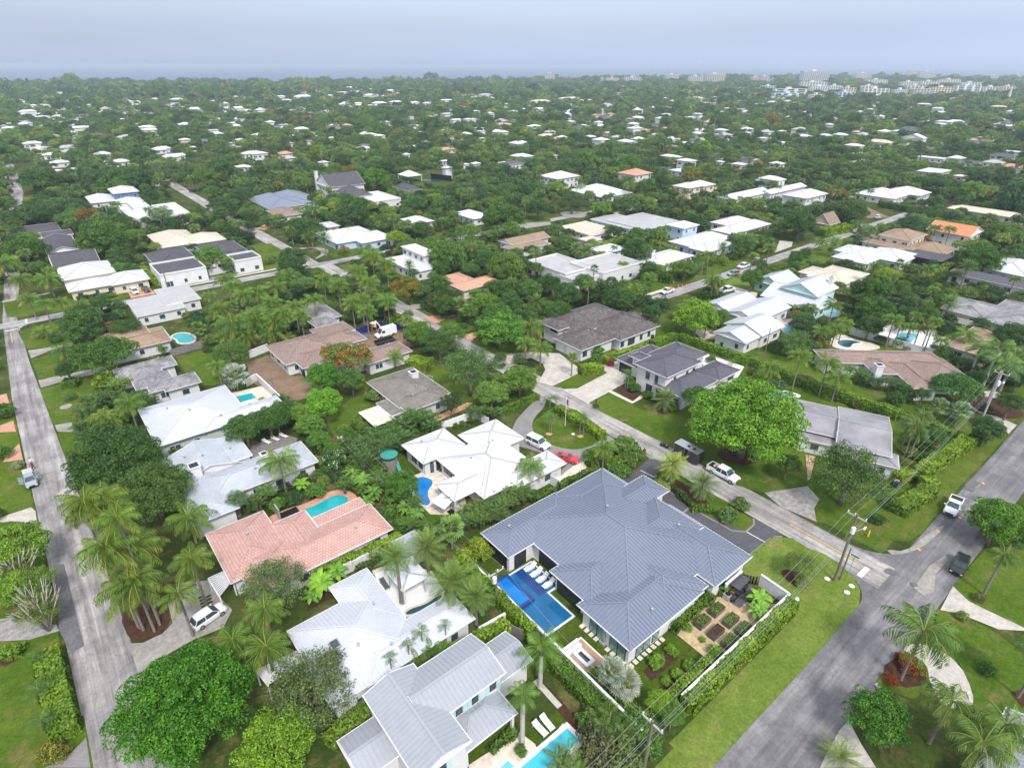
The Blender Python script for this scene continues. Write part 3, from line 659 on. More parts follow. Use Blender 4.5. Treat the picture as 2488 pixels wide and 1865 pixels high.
def house(name,label,wings,roof,wall='wall',pitch=.34,seam=0,caps=True,inset=.6,autowin=True,win=(),cat='house',trim='trim',rot=None,vents=0,z0=0.0,phrase=None,sill=.9,chim=(),wfrac=1.0):
    xs=[w_[0] for w_ in wings]+[w_[1] for w_ in wings];ys=[w_[2] for w_ in wings]+[w_[3] for w_ in wings]
    if rot:cx_,cy_,ang=rot;root=empty(name,(cx_,cy_,0),label,cat,None,ang);off=(0,0,0)
    else:cx_,cy_=(min(xs)+max(xs))/2,(min(ys)+max(ys))/2;root=empty(name,(cx_,cy_,0),label,cat);off=(cx_,cy_,0)
    if rot:loc0=root.location.copy();root.location=(0,0,0)
    ra,wa=MB(),MB()
    for i,w_ in enumerate(wings):
        x0,x1,y0,y1,z,kind=w_[:6];pt_=w_[6] if len(w_)>6 else pitch
        z=z+.011*i
        wing_roof(ra,x0,x1,y0,y1,z,kind,pt_,seam,caps)
        if len(w_)>7 and w_[7]=='open':
            for px_ in (x0+.35,x1-.35):
                for py_ in (y0+.35,y1-.35):wa.box(px_-.15,px_+.15,py_-.15,py_+.15,0,z-.2,0)
            continue
        ins=inset if kind not in ('para',) else .004*i
        if kind=='flat':ins=min(inset,.4)
        wa.box(x0+ins,x1-ins,y0+ins,y1-ins,z0-.1,z-.17,0)
        if autowin:
            zz=[0] if z<4.6 else [0,2.9]
            for base in zz:
                if base+2.2>z:continue
                for ax,plane,a,b in (('x',x0+ins,y0+ins,y1-ins),('y',y0+ins,x0+ins,x1-ins)):
                    n=max(1,int((b-a)/3.4));rg=random.Random(int(x0*7+y0*3)+len(name)+i)
                    for k in range(n):
                        c=a+(b-a)*(k+.5)/n+rg.uniform(-.3,.3);wd=rg.choice((1.1,1.5,1.8,1.0))*wfrac
                        if (b-a)<1.8 or rg.random()<.12:continue
                        tx,ty=(plane-.3,c) if ax=='x' else (c,plane-.3)
                        if inside(wings,tx,ty,base+2.2,i):continue
                        tall=rg.random()<.22 and wd>1.2 and base==0
                        add_window(root,ax,plane,c-wd/2,c+wd/2,base+(.15 if tall else sill),base+2.15)
    for q in win:add_window(root,*q[:6],**(q[6] if len(q)>6 else {}))
    if rot:root.location=(0,0,0)
    ra.build('roof',[M[roof],M[trim],M[wall],M['cap' if roof in ('r_white','r_wtile') else roof]],root,off);wa.build('wall',[M[wall]],root,off)
    for k in range(vents):
        rg=random.Random(k+int(abs(xs[0])*10));w_=wings[k % len(wings)];kx=rg.uniform(w_[0]+.22*(w_[1]-w_[0]),w_[1]-.22*(w_[1]-w_[0]));ky=rg.uniform(w_[2]+.22*(w_[3]-w_[2]),w_[3]-.22*(w_[3]-w_[2]))
        p_=w_[6] if len(w_)>6 else pitch
        zr=w_[4]+(p_*min(kx-w_[0],w_[1]-kx,ky-w_[2],w_[3]-ky) if w_[5]=='hip' else p_*(min(ky-w_[2],w_[3]-ky) if w_[5]=='gx' else min(kx-w_[0],w_[1]-kx)) if w_[5] in ('gx','gy') else 0)
        mb=MB();mb.cyl((kx,ky),.09,zr-.25,zr+.38,0,7);mb.cyl((kx,ky),.2,zr+.30,zr+.42,0,8);mb.build('vent_pipe',[M['steel']],root,off)
    for (kx,ky,s_,zt) in chim:
        mb=MB();mb.box(kx-s_/2,kx+s_/2,ky-s_/2,ky+s_/2,2.5,zt,0);mb.box(kx-s_/2-.12,kx+s_/2+.12,ky-s_/2-.12,ky+s_/2+.12,zt,zt+.15,1);mb.box(kx-s_/2+.15,kx+s_/2-.15,ky-s_/2+.15,ky+s_/2-.15,zt+.15,zt+.2,2)
        mb.build('chimney',[M['wall'],M['trim'],M['dark']],root,off)
    if rot:root.location=loc0
    rects=[]
    for w_ in wings:
        c=[(w_[0],w_[2]),(w_[1],w_[2]),(w_[1],w_[3]),(w_[0],w_[3])]
        if rot:ca,sa=math.cos(rot[2]),math.sin(rot[2]);c=[(cx_+a*ca-b*sa,cy_+a*sa+b*ca) for a,b in c]
        rects.append((min(a for a,b in c),max(a for a,b in c),min(b for a,b in c),max(b for a,b in c)))
    reg_house(rects,max(w_[4] for w_ in wings),phrase or label)
    return root
def reg_house(rects,z,phrase,vis=.8):
    pts=[Q(x,y,zz) for r in rects for x in r[:2] for y in r[2:] for zz in (z,z+1)]
    xs=[p[0] for p in pts];ys=[p[1] for p in pts];d=min(p[2] for p in pts)
    HOUSES.append((rects,(min(xs),min(ys),max(xs),max(ys)),d,vis if d>420 or vis<.6 else .8));LAND.append(((min(xs)+max(xs))/2,(min(ys)+max(ys))/2,d,phrase))
dk=dict(wallm='frame',glass='dark',name='opening',div=1);dg=dict(wallm='frame',glass='glassg',name='glass_door');dw=dict(wallm='frame')
house('metal_roof_house','large modern white house with a blue-grey standing seam roof beside the long navy pool',[
 (41.9,62.3,28.8,52.6,3.4,'hip',.235),(37.4,52,46.5,52.75,3.45,'hip',.25),(40.2,52,33.7,41.3,3.36,'hip',.25),(39.1,53,26.5,35.1,3.32,'hip',.25),
 (46.1,54.3,26.75,42,3.30,'hip',.27),(54.9,63.4,26.0,40,3.28,'hip',.27),(50,62.6,33.4,42.0,3.75,'hip',.27),(52,65.6,41.7,46.8,3.7,'hip',.27),(50,61.9,45.2,52.45,3.42,'hip',.25)],
 'r_slate',seam=.5,autowin=False,vents=7,phrase='the big blue-grey metal roofed house',win=[
 ('x',39.7,27.5,30.0,.1,2.5,dg),('x',39.7,30.8,33.3,.1,2.5,dg),('y',27.1,41.0,43.6,.1,2.5,dg),('y',27.1,44,45.2,.4,2.4,dg),
 ('x',40.8,36.0,40.4,.05,2.8,dk),('x',42.5,41.4,45.9,.05,2.8,dk),('x',38.0,47.6,52.0,.05,2.7,dk),('y',47.1,38.9,41.0,.05,2.7,dk),
 ('y',27.35,47.2,49,.9,2.2,dw),('y',27.35,50.5,52.5,.9,2.2,dw),('y',26.6,57,58.5,1.2,2.2,dw)])
MAINROOF[0]=False
house('white_roof_house','white hip-roofed house with many corners around a bright blue kidney pool',[
 (42.6,54.7,59.0,72.6,3.05,'hip'),(40.0,48.7,72.5,79.7,3.2,'hip'),(49.6,58.2,67.9,76.2,3.1,'hip'),(38.7,51,61.4,66.5,3.0,'hip',.25,'open'),(48,58.9,57.7,62.5,3.02,'hip'),(42.7,52,60,72,2.95,'hip')],
 'r_white',pitch=.27,vents=6,autowin=False,phrase='the white hip-roofed house with the blue pool',win=[
 ('x',40.6,73.6,75.2,.9,2.2),('x',40.6,75.6,77.4,.9,2.2),('y',73.1,41.6,42.3,.2,2.3,dw),('y',73.1,42.8,43.5,.2,2.3,dw),('x',43.2,67.2,68.4,.4,2.3,dk),('x',43.2,68.8,71.2,.9,2.3,dw),('x',43.6,61.8,66,.1,2.4,dk),('y',59.6,45,46.5,.9,2.2),('y',59.6,49,50.5,.9,2.2),('y',58.3,54.5,56,.9,2.2)])
house('pink_tile_house','long house with a salmon pink barrel tile roof and a teal curved pool behind it',[
 (12.5,28.3,61.9,69.1,3.0,'hip'),(7.0,15.1,65.9,77.6,3.02,'hip'),(8.5,16,62.0,70,2.98,'hip'),(14.9,20.0,63,73.8,3.04,'hip'),(20.2,27.9,68.8,71.6,2.75,'flat')],
 'r_pink',pitch=.30,vents=3,phrase='the pink tiled house',wfrac=.8)
house('grey_shingle_house','pale grey shingle roofed house with a white flat section facing the timber deck',[
 (6.3,17.6,92.0,101.3,3.0,'gy'),(6.1,12.6,80.6,97.0,3.02,'hip'),(9.8,26.7,84.4,92.2,3.05,'hip'),(15.2,18.4,92.0,100.6,3.9,'flat')],
 'r_shing',pitch=.30,vents=5,phrase='the pale grey shingle house',chim=[(9.6,92.0,1.6,5.6),(19.5,88.6,1.1,5.4)])
house('white_metal_house','wide low house with a gleaming white metal roof and small square pool',[
 (6.5,22.5,105.9,122.3,3.2,'hip'),(14,29.2,105.75,111.2,3.22,'hip')],'r_whitem',wall='wgray',pitch=.28,seam=.5,vents=4,phrase='the wide white metal roofed house')
house('mildewed_roof_house','small house under a mildew-stained grey tile roof of four joined hips',[
 (5.6,17.3,139.6,145.6,3.0,'hip'),(7.8,14,131.5,143,3.03,'hip'),(12.3,19.2,127.3,133.2,3.0,'hip'),(9.8,15,128.6,138,2.97,'hip')],'r_old',vents=2,phrase='the mildewed grey-roofed house')
house('stained_brown_house','white house with a rust-brown stained roof next to a green kidney pool',[
 (6,19.5,154.8,163,3.0,'hip'),(5.8,16.4,160,168.8,3.05,'hip'),(14,19.7,156.2,166,2.9,'flat')],'r_tan',phrase='the rust-brown roofed house')
house('flat_street_house','low grey flat-roofed house between the shade trees and the cross street',[
 (16,28,177,192,3.0,'flat'),(24,33,181,197,3.2,'flat')],'r_gray',phrase='the low grey flat-roofed house')
house('new_tile_house','house under construction with new brown tile roofs and bare dirt around it',[
 (35.9,50,123.8,136.9,3.1,'hip'),(44,56.7,125.5,134.3,3.14,'hip'),(38.2,52,119.7,128,3.05,'hip'),(50.4,61.8,112.7,119.9,3.0,'hip'),(44,54.5,115.5,124,3.02,'hip'),(47.6,56.6,131.5,138.6,3.5,'flat')],
 'r_brown',vents=5,phrase='the new brown-tiled house',autowin=True,win=[('x',38.8,120.6,122.6,.05,2.6,dk),('y',120.3,40.0,42.5,.05,2.6,dk)])
house('brown_shingle_house','house with one broad olive-brown shingle roof and a flat cream lean-to',[
 (46.2,57.4,91.5,105.3,3.05,'hip'),(46.6,56.6,89.0,96,3.0,'hip'),(53,57.3,90.3,95.2,3.03,'hip'),(43.7,46.6,90.0,96.3,2.8,'flat')],'r_brshing',wall='wgray',pitch=.28,vents=2,chim=[(54.4,99.6,1.5,5.0)],phrase='the brown shingle house')
house('dark_tile_house','large white house under a steep dark weathered tile roof with double garage',[
 (92.4,104.3,87.6,97.8,3.2,'hip'),(96.6,117.3,94.3,107,3.6,'hip'),(103.8,118.9,85.7,99,3.25,'hip'),(110,121.3,89.9,97,3.3,'hip'),(94.5,101,97.8,104.6,4.3,'hip')],'r_dark',pitch=.42,inset=.7,autowin=False,phrase='the steep dark-tiled house',vents=2,
 win=[('x',93.1,89.5,93.3,.05,2.3,dict(wallm='trim',glass='white_p',name='garage_door',div=1)),('x',93.1,94.3,96.8,.05,2.3,dict(wallm='trim',glass='white_p',name='garage_door',div=1)),('x',97.3,99,102.5,.6,2.4,dw),('y',88.3,93.6,95,.9,2.3,dw),('y',88.3,98,99.4,.9,2.3,dw),('y',86.4,104.8,106,.9,2.3,dw),('y',86.4,107.5,110,.6,2.4,dw),('y',86.4,112,113,.9,2.3,dw),('y',86.4,115,116,.9,2.3,dw),('x',95.2,99,101.5,3.1,4.0,dw)])
house('two_storey_charcoal_house','two-storey white house with charcoal tile roofs and a front balcony',[
 (95.6,108,67,79.9,3.2,'hip'),(92.2,106,58.8,66.5,3.22,'hip'),(104.3,112.1,58.4,64.7,3.4,'hip'),(92.2,104.2,63.2,72.0,6.0,'hip'),(98,108.4,64.6,73.2,6.03,'hip'),(95.4,98.8,71.5,76,5.4,'hip')],'r_char',pitch=.36,inset=.65,autowin=False,phrase='the two-storey charcoal-roofed house',vents=2,
 win=[('x',92.85,65.6,66.6,3.3,5.3),('x',92.85,67.8,69,3.3,5.3),('x',92.8,60,61.5,.9,2.2),('x',92.85,67,68.5,.1,2.4,dw),('y',63.85,95.6,96.3,3.6,4.8,dw),('y',63.85,99.8,100.5,3.6,4.8,dw),('y',63.85,102,102.9,3.6,4.8,dw),('y',59.4,96,97.5,.9,2.2,dw),('y',59.0,105.5,106.2,.9,2.2,dw),('y',59.0,108.5,110.5,1.6,2.3,dw),('x',96.2,74,79,.2,2.4,dk)])
house('stained_flat_house','long low house with a mottled grey and white membrane roof behind the mango tree',[
 (-11,3,-5.6,6.0,3.4,'gx',.17),(1.9,10.4,-8.6,6.05,3.7,'gx',.15),(-4.2,1.8,-7.9,-3,2.85,'flat'),(7,11.6,-10.4,-6,2.9,'hip',.2)],'r_flatold',rot=(106.0,36.6,math.radians(-66.5)),inset=.5,phrase='the mottled grey-roofed house behind the mango tree')
house('brown_ranch_house','sprawling ranch house with reddish brown tile roofs and a white chimney',[
 (0,27.5,-7.2,0,3.2,'hip'),(8.3,14.5,-12.3,-4,3.25,'hip'),(13.2,19,-18.6,-6,3.2,'hip'),(18.2,27.6,-15.5,-5,3.22,'hip')],'r_brown',rot=(135.6,54.0,math.radians(-42)),inset=.6,chim=[(8.9,-12.0,1.5,5.2)],phrase='the brown-tiled ranch house')
house('skylight_house','white metal roofed house with a single square skylight and a narrow teal pool',[
 (9.9,21.6,41.6,53.9,3.2,'hip'),(14,28.1,41.45,46.5,3.22,'hip'),(16.5,21.75,47,57.1,3.18,'hip')],'r_whitem',pitch=.33,seam=.46,vents=3,phrase='the white metal house with the skylight')
house('grey_two_storey_house','two-storey white house with pale grey metal roofs and light blue shutters',[
 (15.7,25.3,32.0,38.2,5.8,'gx'),(12.5,18.3,28.4,39,5.83,'gy'),(18,24.6,29.2,34,3.0,'hip',.3,'open'),(24.4,29.6,32.6,37.4,3.6,'gx'),(8.9,15.5,33.0,38,3.2,'gx')],'r_silver',pitch=.33,seam=.5,inset=.4,autowin=False,phrase='the grey two-storey house with blue shutters',
 win=[('y',32.42,19.2,20,3.8,5.1,dw),('y',32.42,21.2,22,3.8,5.1,dw),('y',32.42,23.5,24.3,3.8,5.1,dw),('y',28.78,14.4,15.6,3.6,5.1,dw),('y',28.78,14.4,15.6,.8,2.2,dw),('y',32.42,18.6,24.2,.1,2.5,dict(wallm='wood',glass='wood',name='timber_wall',div=1)),('x',12.92,33.5,34.5,.9,2.2,dw)])
house('corner_roof_house','pale blue-grey metal roofed house cut off at the lower right of the photo',[(46,64.5,-14,-2.6,3.2,'gx')],'r_silver',seam=.5,phrase='the pale metal roof at the lower right')
W_=house
W_('white_metal_trio_house','white metal-roofed single-storey house with three joined gables near the small pale pool',[(139.5,157,71,80.5,3.6,'gx'),(140.5,155.5,79.5,88,3.3,'gx'),(126,134.2,65.7,74.8,3.2,'gx'),(132.5,143,65.2,76,3.5,'gx')],'r_whitem',seam=.7,phrase='the white metal house with three gables')
W_('turquoise_house','pale turquoise two-storey house with white metal gable roofs and chimney',[(163.5,176,67.5,78.5,6.0,'gx'),(160,173,66,82,3.2,'gy'),(171.5,183,81.5,91.4,3.1,'gx'),(160,168,65.8,72,3.0,'gx')],'r_whitem','wturq',pitch=.45,seam=.7,chim=[(174.5,69.5,1.0,9.0)],phrase='the pale turquoise house')
W_('cream_roof_house','low house with a wide flat-pitched cream tile roof beyond the turquoise house',[(188.3,206.3,71,83,3.2,'hip'),(190,200,76,86.5,3.25,'hip')],'r_cream','wcream',pitch=.2,phrase='the low cream-roofed house')
W_('broad_white_house','broad white hip-roofed house in front of the brown tower house',[(217,239,76.5,88.5,3.0,'hip'),(227,243.5,69.2,83,3.1,'hip'),(226,238,84,92,3.0,'hip')],'r_white',pitch=.3,phrase='the broad white hip-roofed house')
W_('brown_tower_house','tan house with brown tile roofs stepping up to a square upper storey',[(248,263.2,75,86.5,6.2,'hip'),(245.6,258,72.5,91,3.2,'hip'),(249,263,64,77,3.2,'hip')],'r_tan','wcream',phrase='the brown house with the square upper storey')
W_('screened_pool_cage','long black mesh pool enclosure attached beside the brown tiled tower house',[(238,250,61,75,3.4,'flat')],'r_black','dark',autowin=False,cat='pool cage',trim='frame',phrase='the black screened pool cage')
W_('orange_tile_house','two-storey house with an orange tile roof and white columned porch',[(273.5,288.5,64,79,5.8,'gy'),(270,280,60,66,3.2,'hip',.3,'open')],'r_orange',phrase='the orange-tiled house')
W_('dark_stained_house','long cream house with a black stained low roof at the right edge',[(190,205,34.6,45.4,3.0,'hip'),(189,213,19,36,3.05,'hip')],'r_old','wcream',pitch=.2,phrase='the long cream house with black stained roof')
W_('blue_tower_house','light blue house with white hip roofs and a square two-storey tower',[(199,209.4,138.3,147.4,6.0,'hip'),(188,212.6,124.7,136.9,3.2,'hip'),(186.9,195.6,118.5,127,3.1,'hip'),(195.6,205,119,127,3.15,'hip')],'r_white','wblue',phrase='the light blue house with the square tower')
W_('white_chimney_house','white hip-roofed house with a white round chimney beside the cross street',[(160,180.4,119.5,130,3.0,'hip'),(158,167,118.8,126,3.0,'hip')],'r_white',pitch=.3,chim=[(166,127,1.6,5.6)],phrase='the white house with the round chimney')
W_('flat_modern_house','angular white modern house with wide grey flat roofs and parapets',[(127,140.5,129.3,148,4.0,'para'),(136,155,121.8,136.6,4.3,'para'),(126.4,139,123.5,131.5,3.2,'para')],'r_gray',phrase='the white modern house with grey flat roofs')
W_('white_hut_house','small plain white low-hipped house behind the angular modern house',[(157.3,169.2,140.4,149,3.0,'hip')],'r_white',pitch=.15,phrase='the small plain white-roofed house')
W_('cream_flat_house','cream flat-roofed house with a green awning on its corner',[(171.5,187.5,161,180.2,3.1,'flat'),(165,172,155.7,162,2.8,'flat')],'r_cream',phrase='the cream flat-roofed house')
W_('dark_flat_house','sprawling house with several overlapping dull grey flat roofs',[(192,209,160,182,3.0,'flat'),(195,218.5,153.5,175,3.4,'flat')],'r_gray','wgray',phrase='the sprawling grey flat-roofed house')
W_('brown_gable_house','long low house with a tan shingle gable roof below the big dark tree',[(138,157.3,169.6,177.8,3.2,'gx'),(134.6,152,163.2,171,2.9,'flat')],'r_tan',phrase='the long tan gable-roofed house')
W_('salmon_hip_house','small house with an L-shaped salmon tile roof at the street bend',[(97.3,104.4,140,155.4,3.0,'hip'),(95.2,109.6,139.6,147,3.04,'hip')],'r_salm','wcream',phrase='the L-shaped salmon-roofed house')
W_('flat_terrace_house','two-storey white house with stepped flat roofs beside a small teal pool',[(100.1,105.9,169.4,184.6,6.0,'flat'),(92.8,102,163.5,183.4,3.2,'flat')],'r_wtile',phrase='the two-storey white flat-roofed house')
W_('grey_cottage','small grey-brown roofed cottage half hidden among the coconut palms',[(51.8,58.6,143.8,158,3.0,'hip'),(50,56,138,146,3.0,'hip')],'r_old',phrase='the cottage hidden among coconut palms')
W_('white_barrel_house','long pale grey-white hip-roofed house behind the circular driveway',[(88.6,107.5,212,233,3.1,'hip'),(96,110,207,222,3.1,'hip')],'r_wtile','wblue',pitch=.25,phrase='the pale hip-roofed house by the circular driveway')
W_('round_roof_hut','small round-cornered white pavilion beside the dark spreading tree',[(96.5,102,238.5,248.5,3.0,'hip')],'r_wtile',pitch=.15,phrase='the small round-cornered white pavilion')
W_('pale_hip_cottage','pale grey hip-roofed cottage deep between the palms',[(127.5,137.5,221.5,233.5,3.0,'hip')],'r_wtile',phrase='the pale hip-roofed cottage between palms')
W_('bright_hip_cottage','bright white hipped cottage left of the tall dark tree',[(152,162.5,213,229,3.1,'hip')],'r_white',phrase='the bright white cottage by the tall dark tree')
W_('arched_gate_house','white courtyard house with black tile roofs and an arched wooden gate',[(29.5,42.6,220.8,240.4,3.5,'hip'),(27.8,41.4,206.8,221.5,4.2,'para'),(45.9,59.2,222.8,239.2,3.6,'hip'),(50.2,59,206.8,216,4.4,'para'),(49,59,216,224,3.5,'hip')],'r_black',autowin=True,phrase='the white courtyard house with black roofs')
W_('garage_street_house','low white house with twin garage doors facing the cross street',[(4.3,17.5,211.2,221,3.0,'hip'),(15,25.5,210,222.5,3.05,'hip'),(3.9,18,220,236,4.3,'hip')],'r_wtile','wcream',phrase='the white house with twin garage doors')
W_('black_shingle_house','dark shingle-roofed house directly behind the twin garage house',[(3.2,16.4,239.5,257.5,3.0,'gx')],'r_black',phrase='the black shingle house')
W_('dark_gable_house','white house under a single dark grey roof slope with flat white wings',[(3.3,13,264,289,3.0,'gy'),(4,14,290,300.5,3.2,'flat'),(-1,11,301.5,318.5,3.0,'flat')],'r_black',phrase='the house with the dark roof slope and flat white wings')
W_('cream_tile_villa','wide villa with pale cream tile hip roofs behind the courtyard house',[(36,50,246,270,3.2,'hip'),(44.5,58.3,244.3,258,3.25,'hip')],'r_cream',phrase='the pale cream-roofed villa')
W_('white_terrace_house','bright white house with stepped parapet terraces behind a bamboo clump',[(36,48,300,337,3.5,'para'),(48,58,294,322,4.4,'para'),(40,46,318,334,5.0,'para')],'r_wtile',phrase='the white house with stepped terraces')
W_('blue_wall_house','house with a strong blue upper storey between white roofs',[(38.3,49.7,356.5,373.5,6.0,'hip')],'r_wtile','wcob',phrase='the blue-walled upper storey house')
W_('white_wing_house','white single-storey wing with low roofs at the foot of the blue-walled storey',[(28,39,355,376,3.0,'hip'),(38,49,346,357,3.0,'hip')],'r_white',phrase='the low white wings by the blue-walled storey')
W_('lone_hip_house','lone pale hip-roofed house above the round green trees on the left',[(55.6,66,440,462,3.6,'hip')],'r_wtile',phrase='the lone pale hip-roofed house')
W_('slate_villa','large villa with wide slate blue-grey hip roofs and white columns',[(89.8,107.4,287,320,3.3,'hip'),(100,117.5,300,322,3.4,'hip'),(98,112,292,306,3.2,'hip')],'r_slated',caps=True,phrase='the slate blue-grey villa')
W_('brown_porch_cottage','small brown-tiled cottage with a white porch in front of the slate villa',[(88,98.6,270,287,3.0,'hip')],'r_brown',phrase='the small brown-tiled porch cottage')
W_('dark_gable_manor','white manor with a dark slate gable roof and a tall white chimney',[(127,147,304,323,6.5,'gx'),(129,141,284,304,4.4,'hip')],'r_black',pitch=.55,chim=[(127.6,321,1.5,12.5)],phrase='the white manor with the dark gable')
W_('columned_terrace','white open roof terrace ringed with square columns beside the manor',[(133.4,148,268.5,292,3.8,'para')],'r_white',phrase='the columned white roof terrace',cat='terrace')
W_('dark_pool_house','small white pool house with a dark hipped roof',[(161.5,170.5,285,302,3.6,'hip')],'r_black',pitch=.5,phrase='the small dark-roofed pool house')
W_('white_gazebo','white open gazebo with a pale hipped roof beside the tennis court',[(184.8,194.8,325,337,3.6,'hip',.5,'open')],'r_wtile',cat='gazebo',phrase='the white gazebo')
W_('white_upper_house','two-storey white house with a shallow white hip roof and blue windows',[(238.3,256.5,253,268.5,6.0,'hip')],'r_wtile',phrase='the two-storey white hip house')
W_('silver_tree_house','long white hip-roofed house right of the silvery tree',[(231.5,253.5,211,237.5,3.0,'hip')],'r_white',phrase='the long white house by the silvery tree')
W_('salmon_two_storey_house','white two-storey house with a salmon tile roof in the middle distance',[(282.7,298,234,248,6.0,'hip')],'r_salm',phrase='the salmon-roofed two-storey house')
W_('peach_villa','pale peach two-storey villa with grey-white hip roofs',[(272.7,284,189.5,200.5,6.0,'hip'),(283,294,188,200,6.05,'hip')],'r_wtile','wpeach',phrase='the pale peach two-storey villa')
W_('pale_wide_house','wide pale roofed house right of the light blue tower house',[(217,246,127.8,138,3.0,'hip'),(228,246,136,146,3.1,'hip')],'r_wtile',phrase='the wide pale-roofed house')
W_('long_gable_house','long white-roofed house half sunk in the trees',[(276,310.5,165,175.5,3.5,'gx')],'r_white',phrase='the long white-roofed house in the trees')
W_('second_long_gable_house','long white-roofed house just behind and right of the sunken long one',[(304,341.5,161.5,169.4,3.6,'gx')],'r_white',phrase='the farther long white-roofed house')
W_('dark_window_house','white two-storey house with a row of dark windows under a pale hip roof',[(294.5,316,138,151,6.0,'hip')],'r_wtile',phrase='the white two-storey house with dark windows')
W_('grey_edge_house','pale grey hip-roofed house cut by the right edge of the photo',[(242,262,38,50.5,3.1,'hip')],'r_wtile',phrase='the pale grey house at the right edge')
W_('slate_edge_house','low slate-coloured roof stretching to the right edge behind palms',[(228,236,30,56,3.0,'hip')],'r_char',phrase='the low slate roof at the right edge')
W_('thatched_hut','steep thatched hut beside a clipped bright hedge',[(262,271,110.5,118.5,3.2,'gx')],'r_thatch','wtan',pitch=1.0,autowin=False,cat='hut',phrase='the thatched hut')
W_('pale_bend_house','long white house behind the curved hedge at the road bend',[(343,362,117,137,3.2,'hip'),(362,378,112,130,3.2,'hip')],'r_wtile',phrase='the long white house behind the curved hedge')
W_('cream_far_house','cream-roofed house deep among palms toward the right edge',[(341,350,63,93,3.0,'hip')],'r_cream',phrase='the cream-roofed house among palms')
W_('tan_box_house','tan walled box house with a bright white flat roof',[(431,451,127,139.5,6.0,'flat')],'r_white','wtan',phrase='the tan box house')
W_('tan_low_house','low house with a flat-pitched tan tile roof above the white walled yard',[(163,182,25.5,35,3.0,'hip')],'r_tan','wcream',pitch=.18,phrase='the low tan-roofed house by the walled yard')
W_('white_hedge_hut','small square hut with a white slatted roof behind the blue pool deck',[(23.6,27.5,50.9,55.4,3.0,'hip',.12,'open')],'r_white',cat='pavilion',phrase='the white pool pavilion')
W_('grey_slab_pavilion','plain grey slab roof beside the white pool pavilion',[(26.9,30.6,56.0,59.7,2.9,'flat')],'r_silver',cat='shed',phrase='the grey slab shed',autowin=False)
o=MB();o.box(39.4,43.9,88.8,95.4,2.62,2.74);o.box(39.5,39.6,89,95.3,2.5,2.62);t_=empty('flat_awning',(41.6,92,0),'flat cream awning roof in front of the brown shingle house','awning');o.build('canopy',[M['cream']],t_)
o=MB();[o.box(x-.06,x+.06,y-.06,y+.06,0,2.6) for x in (39.8,43.4) for y in (89.2,95)];o.build('post',[M['trim']],t_)
r_=[x for x in THINGS if x.name=='grey_two_storey_house'][0]
for a0,a1 in ((19.2,20),(21.2,22),(23.5,24.3),(14.4,15.6)):
    pl=28.78 if a1==15.6 else 32.42
    for c_ in (a0-.32,a1+.32):
        mb=MB();mb.box(c_-.24,c_+.24,pl-.09,pl-.01,3.7,5.15);mb.build('shutter',[M['wturq']],r_)
sk=MB();r_=[x for x in THINGS if x.name=='skylight_house'][0];sk.box(12.6,13.7,46.9,48.2,4.15,4.62,0);sk.box(12.72,13.58,47.02,48.08,4.62,4.66,1);sk.build('skylight',[M['steel'],M['glass']],r_)
